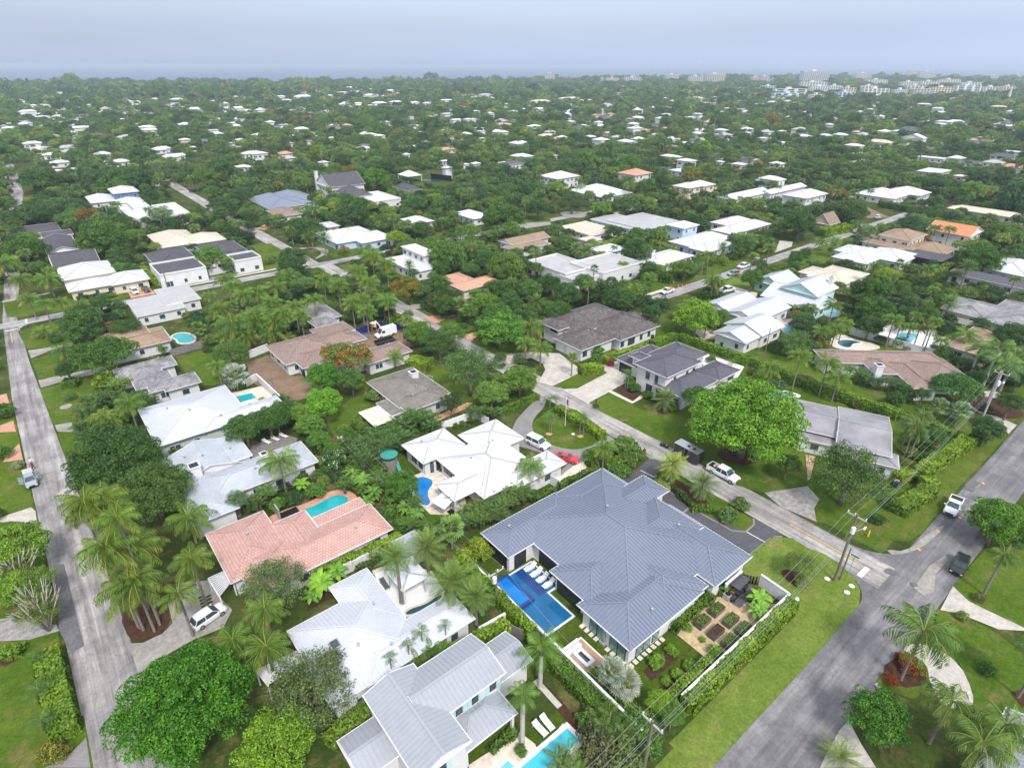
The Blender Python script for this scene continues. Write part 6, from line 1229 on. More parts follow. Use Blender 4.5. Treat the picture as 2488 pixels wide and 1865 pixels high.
for i,q in enumerate(((612,392),(775,440),(745,483))):disc('utility_cover','stop',*W('33',*q),.38,z=.13,cat='cover',label=('round pale cover beside the twin pole in the grass','oval pale cover on the corner grass near the stop line','oval pale cover on the corner grass nearer the hedge')[i])
disc('utility_cover','stop',*W('22',532,802),.35,z=.13,cat='cover',label='small white disc in the oval lawn of the loop drive');disc('utility_cover','limerk',*W('20',445,617),1.1,z=.13,cat='cover',label='large pale disc in the lawn beside the left street')
r=empty('warning_stake',(*W('33',884,105),.08),'yellow marker stake with white tip in the corner grass','marker');mb=MB();mb.tube([(0,0,0),(.05,0,.8),(.1,0,1.15)],[.16,.12,.05],0,8);mb.build('stake',[M['p_yell']],r,(0,0,0))
r=empty('yellow_stake',(*W('23',1572,900),.05),'tall yellow pipeline stake at the end of the clipped hedge','marker');mb=MB();mb.tube([(0,0,0),(0,0,2.0)],.07,0,8);mb.build('stake',[M['p_yell']],r,(0,0,0))
g=W('33',758,350);r=empty('street_sign',(*g,0),'green street name sign on a thin post by the white stop line','street sign');mb=MB();mb.tube([(g[0],g[1],0),(g[0],g[1],3.1)],.04,0,8);mb.build('post',[M['steel']],r);mb=MB();mb.box(g[0]-.55,g[0]+.55,g[1]-.02,g[1]+.02,2.75,3.0);mb.box(g[0]-.02,g[0]+.02,g[1]-.55,g[1]+.55,3.03,3.28);mb.build('name_plate',[M['p_green']],r)
for t,q,l in (('20',(128,60),'red stop sign seen edge-on at the left crossing'),('10',(1400,1050),'red stop sign by the sidewalk in front of the courtyard house')):
    g=W(t,*q);r=empty('stop_sign',(*g,0),l,'stop sign');mb=MB();mb.tube([(g[0],g[1],0),(g[0],g[1],2.4)],.04,0,8);mb.build('post',[M['steel']],r);mb=MB();mb.tube([(g[0]-.02,g[1],2.3),(g[0]+.02,g[1],2.3)],.38,0,8);mb.build('plate',[M['tail']],r)
g=W('22',478,745);r=empty('flag_pole',(*g,0),'slim white flag pole with a drooping red, white and blue flag in the oval lawn','flag pole');mb=MB();mb.tube([(g[0],g[1],0),(g[0],g[1],6.2)],[.06,.035],0,8);mb.tube([(g[0],g[1],6.15),(g[0],g[1],6.4)],.10,0,8);mb.build('pole',[M['white_p']],r)
mb=MB()
for i in range(7):
    x=.06+i*.085;wv=.12*math.sin(i*1.8);x2=x+.085;wv2=.12*math.sin((i+1)*1.8)
    for k in range(9):z1=6.0-k*.24-.10*i;mb.quad([(g[0]+x,g[1]+wv,z1),(g[0]+x2,g[1]+wv2,z1-.10),(g[0]+x2,g[1]+wv2,z1-.34),(g[0]+x,g[1]+wv,z1-.24)],2 if k<4 and i<4 else k % 2)
mb.build('flag',[M['tail'],M['p_white'],M['p_blue']],r)
g=W('21',965,1035);r=empty('play_tower',(*g,0),'round wooden play tower with green cone roof and slide','playset');mb=MB();mb.cyl(g,1.25,.0,2.2,0,16);mb.build('tower',[M['greywood']],r);mb=MB();mb.tube([(g[0],g[1],3.2),(g[0],g[1],3.8)],[1.5,.15],0,16);mb.tube([(g[0],g[1],3.12),(g[0],g[1],3.2)],1.5,0,16);mb.build('roof',[M['p_green']],r)
mb=MB();[mb.tube([(g[0]+1.2*math.cos(a),g[1]+1.2*math.sin(a),2.1),(g[0]+1.2*math.cos(a),g[1]+1.2*math.sin(a),3.15)],.06,0,6) for a in (0,1.05,2.1,3.14,4.2,5.2)];mb.build('post',[M['wood']],r)
mb=MB();e_=W('21',1060,1055);mb.bar((g[0]+1.0,g[1]-.4,1.6),(e_[0]-.8,e_[1]+.1,.35),.6,.12);mb.bar((e_[0]-.8,e_[1]+.1,.35),(e_[0],e_[1],.25),.6,.12);mb.build('slide',[M['p_green']],r)
mb=MB();s0=W('21',870,1035);mb.tube([(g[0],g[1],2.1),(s0[0],s0[1],2.2)],.07,0,6);mb.tube([(s0[0],s0[1],2.2),(s0[0]+.7,s0[1]-.9,0)],.06,0,6);mb.tube([(s0[0],s0[1],2.2),(s0[0]-.7,s0[1]+.9,0)],.06,0,6);mb.build('swing_beam',[M['wood']],r)
g=W('21',1370,1325);c,a=mid('21',(1240,1240),(1380,1260),2.4);r=empty('cantilever_umbrella',(*g,0),'square white cantilever umbrella tilted over the patio beside the blue pool','umbrella');mb=MB()
k4=[W('21',*q,2.4) for q in ((1235,1250),(1310,1190),(1385,1240),(1325,1303))];cc=(sum(p_[0] for p_ in k4)/4,sum(p_[1] for p_ in k4)/4)
for i in range(4):mb.quad([(*k4[i],2.4),(*k4[(i+1) % 4],2.4),(*cc,2.85)]);mb.quad([(*k4[i],2.4),(*cc,2.82),(*k4[(i+1) % 4],2.4)]);mb.quad([(*k4[i],2.25),(*k4[(i+1) % 4],2.25),(*k4[(i+1) % 4],2.4),(*k4[i],2.4)])
mb.build('canopy',[M['p_white']],r);mb=MB();mb.tube([(*g,0),(*g,3.1)],.05,0,8);mb.tube([(*g,3.1),(*cc,2.95)],.04,0,8);mb.build('mast',[M['frame']],r);mb=MB();mb.box(g[0]-.5,g[0]+.5,g[1]-.5,g[1]+.5,.1,.2);mb.build('base',[M['frame']],r)
g=W('21',215,1365);r=empty('basketball_hoop',(*g,0),'white-backed goal stand at the end of the terracotta patio','goal stand');mb=MB();mb.box(g[0]-.1,g[0]+.1,g[1]-.9,g[1]+.9,.1,2.3);mb.build('backboard',[M['steel']],r);mb=MB();mb.box(g[0]+.1,g[0]+3.0,g[1]-.8,g[1]+.6,.3,.42);mb.build('cover',[M['frame']],r)
g=W('32',735,820);r=empty('garden_statue',(*g,0),'grey stone figure on a square plinth beside the glass doors','statue');mb=MB();mb.box(g[0]-.45,g[0]+.45,g[1]-.45,g[1]+.45,0,.45);mb.build('plinth',[M['steel']],r);mb=MB();mb.tube([(*g,.45),(g[0]+.05,g[1],1.1),(g[0],g[1],1.5),(g[0],g[1],1.9),(g[0],g[1],2.05),(g[0],g[1],2.3)],[.3,.2,.26,.12,.17,.06],0,10);mb.build('figure',[M['steel']],r,smooth=True)
def wallseg(name,pts,h,m,label,w_=.22,cat='wall',cap=None,slat=None):
    r=empty(name,(*pts[0],0),label,cat);mb=MB()
    for a,b in zip(pts,pts[1:]):mb.bar((*a,0),(*b,0),w_,h)
    mb.build('panel',[M[m]],r)
    if cap:
        mb=MB();[mb.bar((*a,h),(*b,h),w_+.1,.07) for a,b in zip(pts,pts[1:])];mb.build('coping',[M[cap]],r)
    if slat:
        for a,b in zip(pts,pts[1:]):
            d=math.dist(a,b);n=int(d/slat)
            for i in range(n+1):x=a[0]+(b[0]-a[0])*i/n;y=a[1]+(b[1]-a[1])*i/n;q=MB();q.box(x-.07,x+.07,y-.07,y+.07,0,h+.12);q.build('post',[M[m]],r)
    return r
wallseg('garden_wall',[(62.8,24.0),(62.6,19.9),(40.2,20.0)],1.9,'wall','white rendered wall along the sand vegetable garden and hedge',cap='trim')
wallseg('garden_wall',[(33.9,20.2),(34.0,52.0)],1.9,'wall','white wall between the two back gardens behind the navy pool',cap='trim')
wallseg('garden_wall',[(57.6,26.0),(61.4,26.0)],1.9,'wall','short white wall screening the air conditioners',cap='trim')
r=wallseg('iron_fence',[(61.4,26.0),(62.8,24.0)],.1,'frame','short black iron fence behind the golf cart',cat='fence',slat=.4);mb=MB();mb.bar((61.4,26,1.25),(62.8,24,1.25),.04,.04);mb.build('rail',[M['frame']],r)
for o_ in r.children:
    if o_.name.startswith('post'):o_.scale=(1,1,6)
wallseg('white_fence',[W('22',420,1150),W('22',440,1170),W('22',300,1080)],1.8,'white_p','white fence closing the yard beside the black bins',.1,'fence',slat=2.0)
wallseg('white_fence',[(55.5,53.3),(36.5,53.4)],1.7,'white_p','white fence along the north side of the metal-roofed house',.1,'fence',slat=2.4)
wallseg('white_fence',[W('21',1310,770),W('21',1530,690),W('21',1620,740)],1.7,'white_p','white fence behind the hip-roofed white house',.1,'fence',slat=2.4)
wallseg('garden_wall',[W('21',0,480),W('21',70,440),W('21',230,590)],1.7,'wall','white wall between the bare dirt and the square teal pool',cap='trim')
wallseg('garden_wall',[W('21',20,290),W('21',145,240)],1.8,'wall','white wall left of the new brown-tiled house',cap='trim')
wallseg('timber_fence',[W('20',1400,1440),W('20',1620,1350)],1.8,'greywood','weathered board fence between the grey shingle and pink houses',.08,'fence',slat=2.4)
wallseg('timber_fence',[W('20',1150,280),W('20',1370,215)],1.8,'greywood','weathered board fence beside the green kidney pool',.08,'fence',slat=2.4)
wallseg('timber_fence',[W('31',1560,830),W('31',1730,740),W('31',1850,800)],1.8,'greywood','board fence at the back corner of the grey two-storey house',.08,'fence',slat=2.4)
wallseg('garden_wall',[W('31',1560,790),W('31',1735,690)],1.9,'wall','white wall meeting the board fence above the grey house',cap='trim')
wallseg('garden_wall',[W('31',560,400),W('31',740,320),W('31',980,180)],1.7,'wall','white wall along the pink house hedge',cap='trim')
wallseg('blue_mesh_fence',[W('21',730,140),W('21',1000,55),W('21',1045,65)],1.9,'p_blue','long navy mesh screen along the back of the building site',.06,'fence',slat=3)
wallseg('blue_mesh_fence',[W('21',968,115),W('21',1045,95)],1.9,'p_blue','single navy mesh panel at the site entrance',.06,'fence',slat=3)
wallseg('blue_mesh_fence',[W('21',1055,165),W('21',1145,135),W('21',1175,165)],1.9,'p_blue','bent navy mesh panel right of the site entrance',.06,'fence',slat=3)
wallseg('garden_wall',[W('23',760,130),W('23',1330,290)],2.0,'wall','long white wall with vine topping above the brown ranch house',cap='trim')
wallseg('garden_wall',[W('23',940,140),W('23',1100,85)],1.9,'wall','white wall on the far side of the angular pool',cap='trim')
wallseg('garden_wall',[W('13',1120,1210),W('13',1300,1260),W('13',1850,1382)],1.6,'wall','white wall with hedge running to the right edge',cap='trim')
wallseg('garden_wall',[W('11',1540,960),W('11',1900,850),W('11',2010,850)],1.6,'wall','long grey-white wall beyond the salmon-roofed house',cap='trim')
wallseg('courtyard_wall',[W('10',1640,930),W('10',1780,930),W('10',2000,880)],2.0,'wall','white front wall of the courtyard house at the sidewalk',cap='trim')
gt=W('10',1810,915);r=empty('arched_gate',(*gt,0),'dark wooden arched gate in the white courtyard wall','gate');mb=MB();mb.box(gt[0]-1.3,gt[0]+1.3,gt[1]-.3,gt[1]+.3,0,3.2);mb.build('arch',[M['wall']],r);mb=MB();mb.box(gt[0]-.7,gt[0]+.7,gt[1]-.36,gt[1]-.3,0,2.3);mb.build('gate_leaf',[M['wood']],r)
wallseg('tennis_screen',[W('11',1545,120),W('11',1720,140)],3.2,'frame','dark windscreen fence of the tennis court',.1,'fence')
def slats(t,quad,n,label):
    a,b,c,d=[W(t,*q,2.6) for q in quad];r=empty('pergola',(*a,0),label,'pergola')
    for i in range(n):f=(i+.5)/n;q=MB();q.bar((a[0]+(d[0]-a[0])*f,a[1]+(d[1]-a[1])*f,2.5),(b[0]+(c[0]-b[0])*f,b[1]+(c[1]-b[1])*f,2.5),.10,.16);q.build('slat',[M['trim']],r)
    q=MB();q.bar((*a,2.36),(*d,2.36),.14,.14);q.bar((*b,2.36),(*c,2.36),.14,.14);[q.box(p_[0]-.08,p_[0]+.08,p_[1]-.08,p_[1]+.08,0,2.4) for p_ in (a,b,c,d)];q.build('frame',[M['trim']],r)
slats('31',((60,1000),(330,870),(385,940),(140,1100)),15,'white slatted pergola at the left corner of the skylight house');slats('30',((1395,380),(1520,325),(1560,400),(1475,510)),11,'white slatted screen at the left corner of the pink tiled house')
g=W('21',852,105);r=empty('portable_toilet',(*g,0),'orange portable toilet with white roof on the building site','portable toilet');mb=MB();mb.box(g[0]-.6,g[0]+.6,g[1]-.6,g[1]+.6,.05,2.1);mb.build('cabin',[M['p_yellowo']],r);mb=MB();mb.loft([[(g[0]-.65,g[1]-.65,2.1),(g[0]+.65,g[1]-.65,2.1),(g[0]+.65,g[1]+.65,2.1),(g[0]-.65,g[1]+.65,2.1)],[(g[0]-.4,g[1]-.4,2.4),(g[0]+.4,g[1]-.4,2.4),(g[0]+.4,g[1]+.4,2.4),(g[0]-.4,g[1]+.4,2.4)]]);mb.build('roof',[M['white_p']],r)
mb=MB();mb.box(g[0]-.4,g[0]+.3,g[1]-.63,g[1]-.6,.15,1.95);mb.build('door',[M['p_yellowo']],r)
g=W('21',905,100);r=empty('excavator',(*g,0),'small dark excavator with white boom beside the orange toilet','excavator');mb=MB();mb.box(g[0]-1,g[0]+1,g[1]-.9,g[1]-.5,0,.5);mb.box(g[0]-1,g[0]+1,g[1]+.5,g[1]+.9,0,.5);mb.build('track',[M['frame']],r);mb=MB();mb.box(g[0]-.7,g[0]+.8,g[1]-.7,g[1]+.7,.55,1.2);mb.box(g[0]-.1,g[0]+.7,g[1]-.5,g[1]+.4,1.2,2.3);mb.build('cab',[M['p_charcoal']],r);mb=MB();mb.bar((g[0]-.5,g[1]-.2,1.1),(g[0]-1.2,g[1]+.8,2.5),.2,.2);mb.bar((g[0]-1.2,g[1]+.8,2.6),(g[0]-2.0,g[1]-.4,1.2),.15,.15);mb.build('boom',[M['white_p']],r);mb=MB();mb.box(g[0]-2.5,g[0]-1.9,g[1]-.8,g[1]-.1,.8,1.4);mb.build('bucket',[M['frame']],r)
g=W('21',765,145,1);r=empty('blue_boat_cover',(*g,0),'bright blue tarpaulin heap beside the white van','tarpaulin');mb=MB();mb.loft([[(g[0]-1.6,g[1]-.6,0),(g[0]-1.6,g[1]+.6,0),(g[0]-1.6,g[1]+.4,.7),(g[0]-1.6,g[1]-.4,.6)],[(g[0],g[1]-1,0),(g[0],g[1]+1,0),(g[0],g[1]+.6,1.3),(g[0],g[1]-.6,1.1)],[(g[0]+1.6,g[1]-.5,0),(g[0]+1.6,g[1]+.5,0),(g[0]+1.6,g[1]+.3,.6),(g[0]+1.6,g[1]-.3,.5)]]);mb.build('sheet',[M['p_tarp']],r)
def cone(g,l,s=1.0):
    r=empty('traffic_cone',(*g,.05),l,'traffic cone','traffic cones along the cross street');mb=MB();mb.box(-.22,.22,-.22,.22,0,.05);mb.tube([(0,0,.05),(0,0,.4)],[.17,.10],0,9);mb.tube([(0,0,.58),(0,0,.9)],[.07,.03],0,9);mb.build('cone',[M['p_orange']],r,(0,0,0));mb=MB();mb.tube([(0,0,.4),(0,0,.58)],[.105,.072],0,9);mb.build('reflective_band',[M['p_white']],r,(0,0,0))
for q,l in (((1548,1030),'orange cone right behind the pickup with barriers'),((1582,1028),'second orange cone from the pickup with barriers'),((1612,1022),'third orange cone from the pickup with barriers'),((1654,1012),'orange cone farthest from the pickup with barriers'),((1508,992),'orange cone standing by the sidewalk end')):cone(W('12',*q),l)
def person(g,ang,top,legs,label,arm=(.2,-.3),stoop=0.0,hair='p_black',name='person'):
    """one skinned figure: colours by body zone"""
    r=empty(name,(*g,.06),label,'person',None,ang)
    V=dict(pel=(0,0,.95),sp=(stoop*.4,0,1.15),ch=(stoop*.8,0,1.38),nk=(stoop*1.0,0,1.53),hd=(stoop*1.1+.02,0,1.63),ht=(stoop*1.15+.01,0,1.74))
    pts=list(V.values());rad=[(.16,.14),(.145,.12),(.175,.12),(.06,.06),(.095,.10),(.07,.08)];ed=[(0,1),(1,2),(2,3),(3,4),(4,5)]
    for s_,k in ((-1,arm[0]),(1,arm[1])):
        i=len(pts);sx_=stoop*.8;pts+=[(sx_,s_*.20,1.44),(sx_+k*.4,s_*.27,1.18),(sx_+k*1.1,s_*.26,.95),(sx_+k*1.25,s_*.25,.86)];rad+=[(.065,.065),(.05,.05),(.036,.036),(.04,.022)];ed+=[(2,i),(i,i+1),(i+1,i+2),(i+2,i+3)]
        for f in range(4):j=len(pts);pts+=[(sx_+k*1.3+.012*f,s_*(.235+.014*f),.79+.004*f)];rad+=[(.011,.011)];ed+=[(i+3,j)]
        j=len(pts);pts+=[(sx_+k*1.3+.05,s_*.22,.83)];rad+=[(.012,.012)];ed+=[(i+3,j)]
    for s_,k in ((-1,.18),(1,-.14)):
        i=len(pts);pts+=[(0,s_*.10,.88),(k*.6,s_*.11,.5),(k,s_*.11,.10),(k+.16,s_*.12,.04)];rad+=[(.10,.10),(.07,.07),(.045,.045),(.045,.035)];ed+=[(0,i),(i,i+1),(i+1,i+2),(i+2,i+3)]
    me=bpy.data.meshes.new('body');me.from_pydata(pts,ed,[]);o=bpy.data.objects.new('body',me);COL.objects.link(o);o.parent=r
    bm_=o.modifiers.new('skin','SKIN');sv=me.skin_vertices[0].data
    for k,q in enumerate(rad):sv[k].radius=q
    sv[0].use_root=True;o.modifiers.new('sub','SUBSURF').levels=2;o.modifiers['sub'].render_levels=2
    m,t,b=base_mat('clothes_'+top+'_'+legs);tc_=N(t,'ShaderNodeTexCoord');sx_=N(t,'ShaderNodeSeparateXYZ');t.links.new(tc_.outputs['Object'],sx_.inputs[0])
    cl={'white':(.7,.7,.7),'black':(.02,.02,.025),'orange':(.8,.2,.03),'navy':(.03,.04,.09),'grey':(.2,.2,.2),'red':(.4,.03,.04),'yellow':(.75,.55,.1)}
    rr=N(t,'ShaderNodeValToRGB');rr.color_ramp.interpolation='CONSTANT';el=rr.color_ramp.elements;el[0].position=0;el[0].color=(.03,.03,.03,1);el[1].position=.05;el[1].color=c4(cl[legs])
    for p_,c_ in ((.47,cl[top]),(.755,(.42,.25,.17))):q=el.new(p_);q.color=c4(c_)
    dv=N(t,'ShaderNodeMath',operation='DIVIDE');dv.inputs[1].default_value=2.0;t.links.new(sx_.outputs[2],dv.inputs[0]);t.links.new(dv.outputs[0],rr.inputs[0]);t.links.new(rr.outputs[0],b.inputs['Base Color']);b.inputs['Roughness'].default_value=.85
    me.materials.append(m);hh=MB();hx=stoop*1.12;hh.tube([(hx-.02,0,1.60),(hx-.025,0,1.69),(hx-.015,0,1.765),(hx,0,1.80)],[.09,.118,.10,.03],0,10);hh.build('hair',[M[hair]],r,(0,0,0),smooth=True);return r
person(W('22',1005,950),.8,'black','white','person in dark top and white trousers walking at the street edge by the trees')
person(W('20',232,1040),math.radians(-100),'red','navy','person leaning beside the open door of the silver sedan',stoop=.25,arm=(.35,.3))
person(W('20',222,1015),math.radians(-60),'white','grey','person standing behind the open boot of the silver sedan',arm=(.3,.2))
person(W('12',2047,958),2.5,'orange','navy','worker in an orange vest standing on the grass edge of the cross street',hair='p_yell')
person(W('12',2068,900),2.0,'orange','orange','worker all in orange at the bonnet of the white work pickup',hair='p_yell')
g=W('12',2190,840);r=empty('backhoe',(*g,0),'dark red backhoe digger behind the white work pickup','digger',None,2.9);mb=MB();mb.loft([[(x,-.6,.5),(x,.6,.5),(x,.6,z_),(x,-.6,z_)] for x,z_ in ((-1.2,1.3),(0,1.3),(1.7,1.15))]);mb.build('body',[M['p_redbrown']],r,(0,0,0));mb=MB();mb.box(-1.1,.2,-.65,.65,1.3,2.5);mb.build('cab',[M['p_silver']],r,(0,0,0));mb=MB();mb.bar((-1.2,0,1),(-2.6,0,2.8),.25,.25);mb.bar((-2.6,0,2.9),(-3.4,0,1.0),.2,.2);mb.box(1.9,2.5,-1,1,.3,1.0);mb.build('arm',[M['p_redbrown']],r,(0,0,0));[wheel_parts(r,x,s_*.75,q) for x,q in ((-.9,.7),(1.1,.5)) for s_ in (-1,1)]
POLES={}
def upole(key,t,base,top,label,m='pole',arms=1,trans=False,lampdir=None,r0=.19,armdir='y',lampz=.72):
    bx,by=W(t,*base);X,Y=px(t,*top);lo,hi=1.0,40.0
    for _ in range(30):
        md=(lo+hi)/2
        if Q(bx,by,md)[1]>Y:lo=md
        else:hi=md
    h=lo;r=empty('utility_pole',(bx,by,0),label,'utility pole');mb=MB();mb.tube([(bx,by,0),(bx,by,h*.5),(bx,by,h)],[r0,r0*.85,r0*.65],0,9);mb.build('pole',[M[m]],r)
    pts=[]
    if arms:
        d=(0,1) if armdir=='y' else (1,0);mb=MB();mb.bar((bx-d[0]*1.2,by-d[1]*1.2,h-.5),(bx+d[0]*1.2,by+d[1]*1.2,h-.5),.13,.14);mb.build('crossarm',[M['polec']],r)
        for k in (-1.1,.25,1.1):q=MB();q.tube([(bx+d[0]*k,by+d[1]*k,h-.36),(bx+d[0]*k,by+d[1]*k,h-.05)],[.05,.09],0,7);q.build('insulator',[M['white_p']],r);pts.append((bx+d[0]*k,by+d[1]*k,h-.03))
    pts.append((bx,by+.15,h*.74));pts.append((bx,by+.2,h*.66))
    if trans:q=MB();q.tube([(bx-.4,by-.2,h*.80-.45),(bx-.4,by-.2,h*.80+.45)],.28,0,12);q.tube([(bx-.4,by-.2,h*.8+.45),(bx-.4,by-.2,h*.8+.6)],[.28,.1],0,12);q.build('transformer',[M['white_p']],r)
    if lampdir:lx,ly=lampdir;z_=h*lampz;q=MB();q.tube([(bx,by,z_),(bx+lx*.6,by+ly*.6,z_+.35),(bx+lx,by+ly,z_+.4)],.04,0,6);q.build('lamp_arm',[M['steel']],r);q=MB();q.loft([[(bx+lx+dx,by+ly-w_,z_+.33),(bx+lx+dx,by+ly+w_,z_+.33),(bx+lx+dx,by+ly+w_*.6,z_+.48),(bx+lx+dx,by+ly-w_*.6,z_+.48)] for dx,w_ in ((-.3,.08),(0,.15),(.4,.1))]);q.build('lamp_head',[M['white_p']],r)
    POLES[key]=pts;return r
upole('A','33',(660,400),(800,-45),'tall wooden utility pole with transformer and street lamp at the junction corner',trans=True,lampdir=(1.9,-.8))
upole('A2','33',(697,395),(745,185),'short leaning brace pole just right of the tall one at the junction',arms=0,r0=.13)
upole('B','32',(1000,1700),(1085,1340),'weathered utility pole with many insulators at the bottom of the photo',trans=False)
upole('C','23',(1635,735),(1745,380),'grey utility pole with street lamp among the royal palms',m='polec',lampdir=(2.2,-.5),trans=True)
upole('D','21',(665,910),(645,800),'utility pole with transformer in the back hedge behind the brown shingle house',trans=True,armdir='x')
upole('E','31',(1675,570),(1650,330),'wooden pole with three transformers beside the raised cobalt spa',trans=True,armdir='x')
upole('G','22',(1258,150),(1262,-40),'slim pole standing between the steep dark-tiled house and hedge',arms=0,r0=.13)
upole('K','23',(188,290),(218,90),'slim pole on the grass right of the white metal gables',arms=0,r0=.12);upole('K2','23',(380,150),(400,25),'grey pole between the pale kidney pool and palms',arms=1,r0=.12)
upole('L','21',(190,545),(175,400),'thin dark pole on the bare dirt beside the white wall',arms=0,r0=.10)
upole('N1','10',(1430,1110),(1375,870),'utility pole on the sidewalk in front of the courtyard house',arms=0);upole('N2','12',(1570,1370),(1590,1170),'utility pole with a small lamp behind the steep dark-tiled house',arms=0,r0=.13)
upole('Q1','13',(1630,860),(1670,690),'utility pole beyond the black pool cage',arms=1,r0=.13);upole('Q2','13',(1085,1120),(1125,970),'utility pole beside the bright yellow-green tree',arms=0,r0=.12)
upole('M1','10',(925,480),(905,300),'pale utility pole left of the stepped white terraces',m='polec',arms=0,r0=.14);upole('M2','10',(1350,125),(1325,20),'utility pole over the trees in the left distance',m='polec',arms=1,r0=.16);upole('M3','01',(640,960),(620,820),'white utility pole far left of centre over the trees',m='polec',arms=1,r0=.16)
upole('M4','01',(1290,870),(1287,770),'slender white mast in the middle distance',m='polec',arms=0,r0=.2);upole('M5','02',(1728,665),(1732,560),'white utility pole in the right middle distance, left of its pair',m='polec',arms=1,r0=.2);upole('M6','02',(1848,640),(1852,545),'white utility pole in the right middle distance, right of its pair',m='polec',arms=1,r0=.2);upole('M7','02',(1092,655),(1096,605),'short white mast near the small white house in the right distance',m='polec',arms=0,r0=.22);upole('M8','03',(1535,890),(1550,820),'white utility pole over the long white roof at right',m='polec',arms=1,r0=.18)
upole('M9','02',(8,765),(5,705),'white mast in the centre distance near the palms',m='polec',arms=0,r0=.2);upole('M10','01',(2080,768),(2083,708),'white mast right of the lone tall palm in the centre distance',m='polec',arms=0,r0=.2)
def wire(a,b,sag,label,group,rad=.011):
    n=14;mb=MB();pts=[]
    for i in range(n+1):f=i/n;pts.append((a[0]+(b[0]-a[0])*f,a[1]+(b[1]-a[1])*f,a[2]+(b[2]-a[2])*f-sag*4*f*(1-f)))
    mb.tube(pts,rad,0,5);o=mb.build('power_line',[M['steel']]);tag(o,label,'power line',group)
nm=('outermost','second','third','fourth','lowest')
for i in range(5):
    wire(POLES['A'][i],POLES['C'][i],1.2,'%s overhead wire running from the junction pole to the pole among royal palms' % nm[i],'wires along the right road');wire(POLES['A'][i],POLES['B'][i],.9,'%s overhead wire running from the junction pole to the bottom pole' % nm[i],'wires along the right road')
    b=POLES['B'][i];wire(b,(b[0]-45,b[1]+(i-2)*.3,b[2]),1.0,'%s overhead wire leaving the bottom pole toward the lower left' % nm[i],'wires along the right road')
    c=POLES['C'][i];wire(c,(c[0]+62,c[1]-4+i*.3,c[2]),1.0,'%s overhead wire leaving the royal palm pole to the right edge' % nm[i],'wires along the right road')
for i in (0,2,3):wire(POLES['E'][i],POLES['D'][i],1.0,'%s wire over the back gardens between the spa pole and the hedge pole' % {0:'left',2:'right',3:'lower'}[i],'wires over the back gardens');wire(POLES['E'][i],POLES['B'][i],1.2,'%s wire from the spa pole down to the bottom pole' % {0:'left',2:'right',3:'lower'}[i],'wires over the back gardens')
for i in (0,3):wire(POLES['D'][i],(POLES['D'][i][0]-4,POLES['D'][i][1]+48,POLES['D'][i][2]),1.0,'%s wire leaving the hedge pole toward the brown-tiled house' % {0:'upper',3:'lower'}[i],'wires over the back gardens')
def hg(t,a,b,w_,h,label,col=(.095,.17,.022),dens=30,leaf=.17):
    p,q=W(t,*a,h),W(t,*b,h);d=math.dist(p,q);cx_,cy_=(p[0]+q[0])/2,(p[1]+q[1])/2
    k=math.hypot(cx_,cy_)
    if k>150:dens*=.4;leaf*=1.6
    return hedge(cx_-d/2,cx_+d/2,cy_-w_/2,cy_+w_/2,h,col,label,dens,rz=math.atan2(q[1]-p[1],q[0]-p[0]),leaf=leaf)
BR=(.13,.21,.022)
hedge(40.0,62.0,18.4,19.8,2.1,(.115,.19,.022),'long clipped hedge outside the white wall along the wide road',42)
hedge(47.5,55.5,26.1,27.2,1.1,(.07,.13,.02),'low hedge at the foot of the metal-roofed house beside the raised beds')
hedge(57.2,60.0,25.6,26.3,1.1,(.09,.16,.02),'short hedge screening the air conditioners')
hedge(34.5,35.7,21.0,28.5,2.0,(.075,.14,.022),'tall leafy hedge inside the white wall behind the silver palms',40)
hedge(31.9,33.7,20.5,36.0,1.9,(.065,.125,.020),'tall leafy hedge on the garden side of the grey two-storey house',40)
hedge(32.6,33.7,36.5,52.0,2.3,(.10,.18,.02),'tall hedge behind the raised spa beside the utility pole',40)
hedge(36.0,47.0,20.4,21.5,1.6,(.11,.18,.02),'leafy hedge inside the white wall beneath the lime green tree',36)
hg('31',(1000,1045),(1740,665),1.4,2.0,'long bright hedge between the skylight house and the grey two-storey house',BR)
hg('31',(540,1470),(880,1170),2.2,1.1,'broad low grassy hedge left of the grey two-storey house',(.10,.17,.025))
hg('31',(420,350),(1030,85),1.3,2.0,'bright hedge running below the pink tiled roof',BR,40)
hg('31',(740,310),(960,210),1.0,1.6,'dark hedge strip beside the white garden wall by the pool pavilion',(.05,.09,.02))
hg('31',(1640,1530),(1800,1400),.8,.8,'low planted strip along the porch of the grey two-storey house',(.06,.12,.02))
hg('30',(300,860),(420,1400),2.4,1.9,'long clipped hedge along the left street',(.10,.18,.02),44);hg('30',(0,870),(140,850),1.6,1.0,'short hedge between the gravel and mulch bed at the left edge',(.09,.16,.02))
hg('22',(430,605),(700,770),1.6,1.5,'bright clipped hedge between the loop drive and the street',BR,44);hg('22',(722,770),(730,800),1.6,1.5,'rounded bright end block of the loop drive hedge',BR,40)
hg('22',(20,640),(290,530),1.3,1.3,'dark trimmed hedge along the pavered entry left of the street',(.07,.14,.02),40)
hg('22',(440,1130),(700,1010),1.2,1.6,'trimmed hedge between the cream path and the metal-roofed house',(.06,.11,.02),36);hg('22',(270,1220),(415,1160),1.1,1.5,'short hedge left of the white gate behind the metal-roofed house',(.06,.11,.02))
hg('22',(580,345),(730,330),2.6,1.8,'thick hedge below the garage of the steep dark-tiled house',BR,40);hg('22',(740,280),(1020,195),2.0,1.6,'pair of parallel hedges between the two dark-roofed houses',BR)
hg('22',(1060,175),(1230,120),2.0,1.7,'hedge corner east of the steep dark-tiled house',(.10,.18,.02));hg('22',(1250,120),(1800,310),1.6,2.0,'long hedge behind the two-storey charcoal-roofed house',(.10,.18,.022))
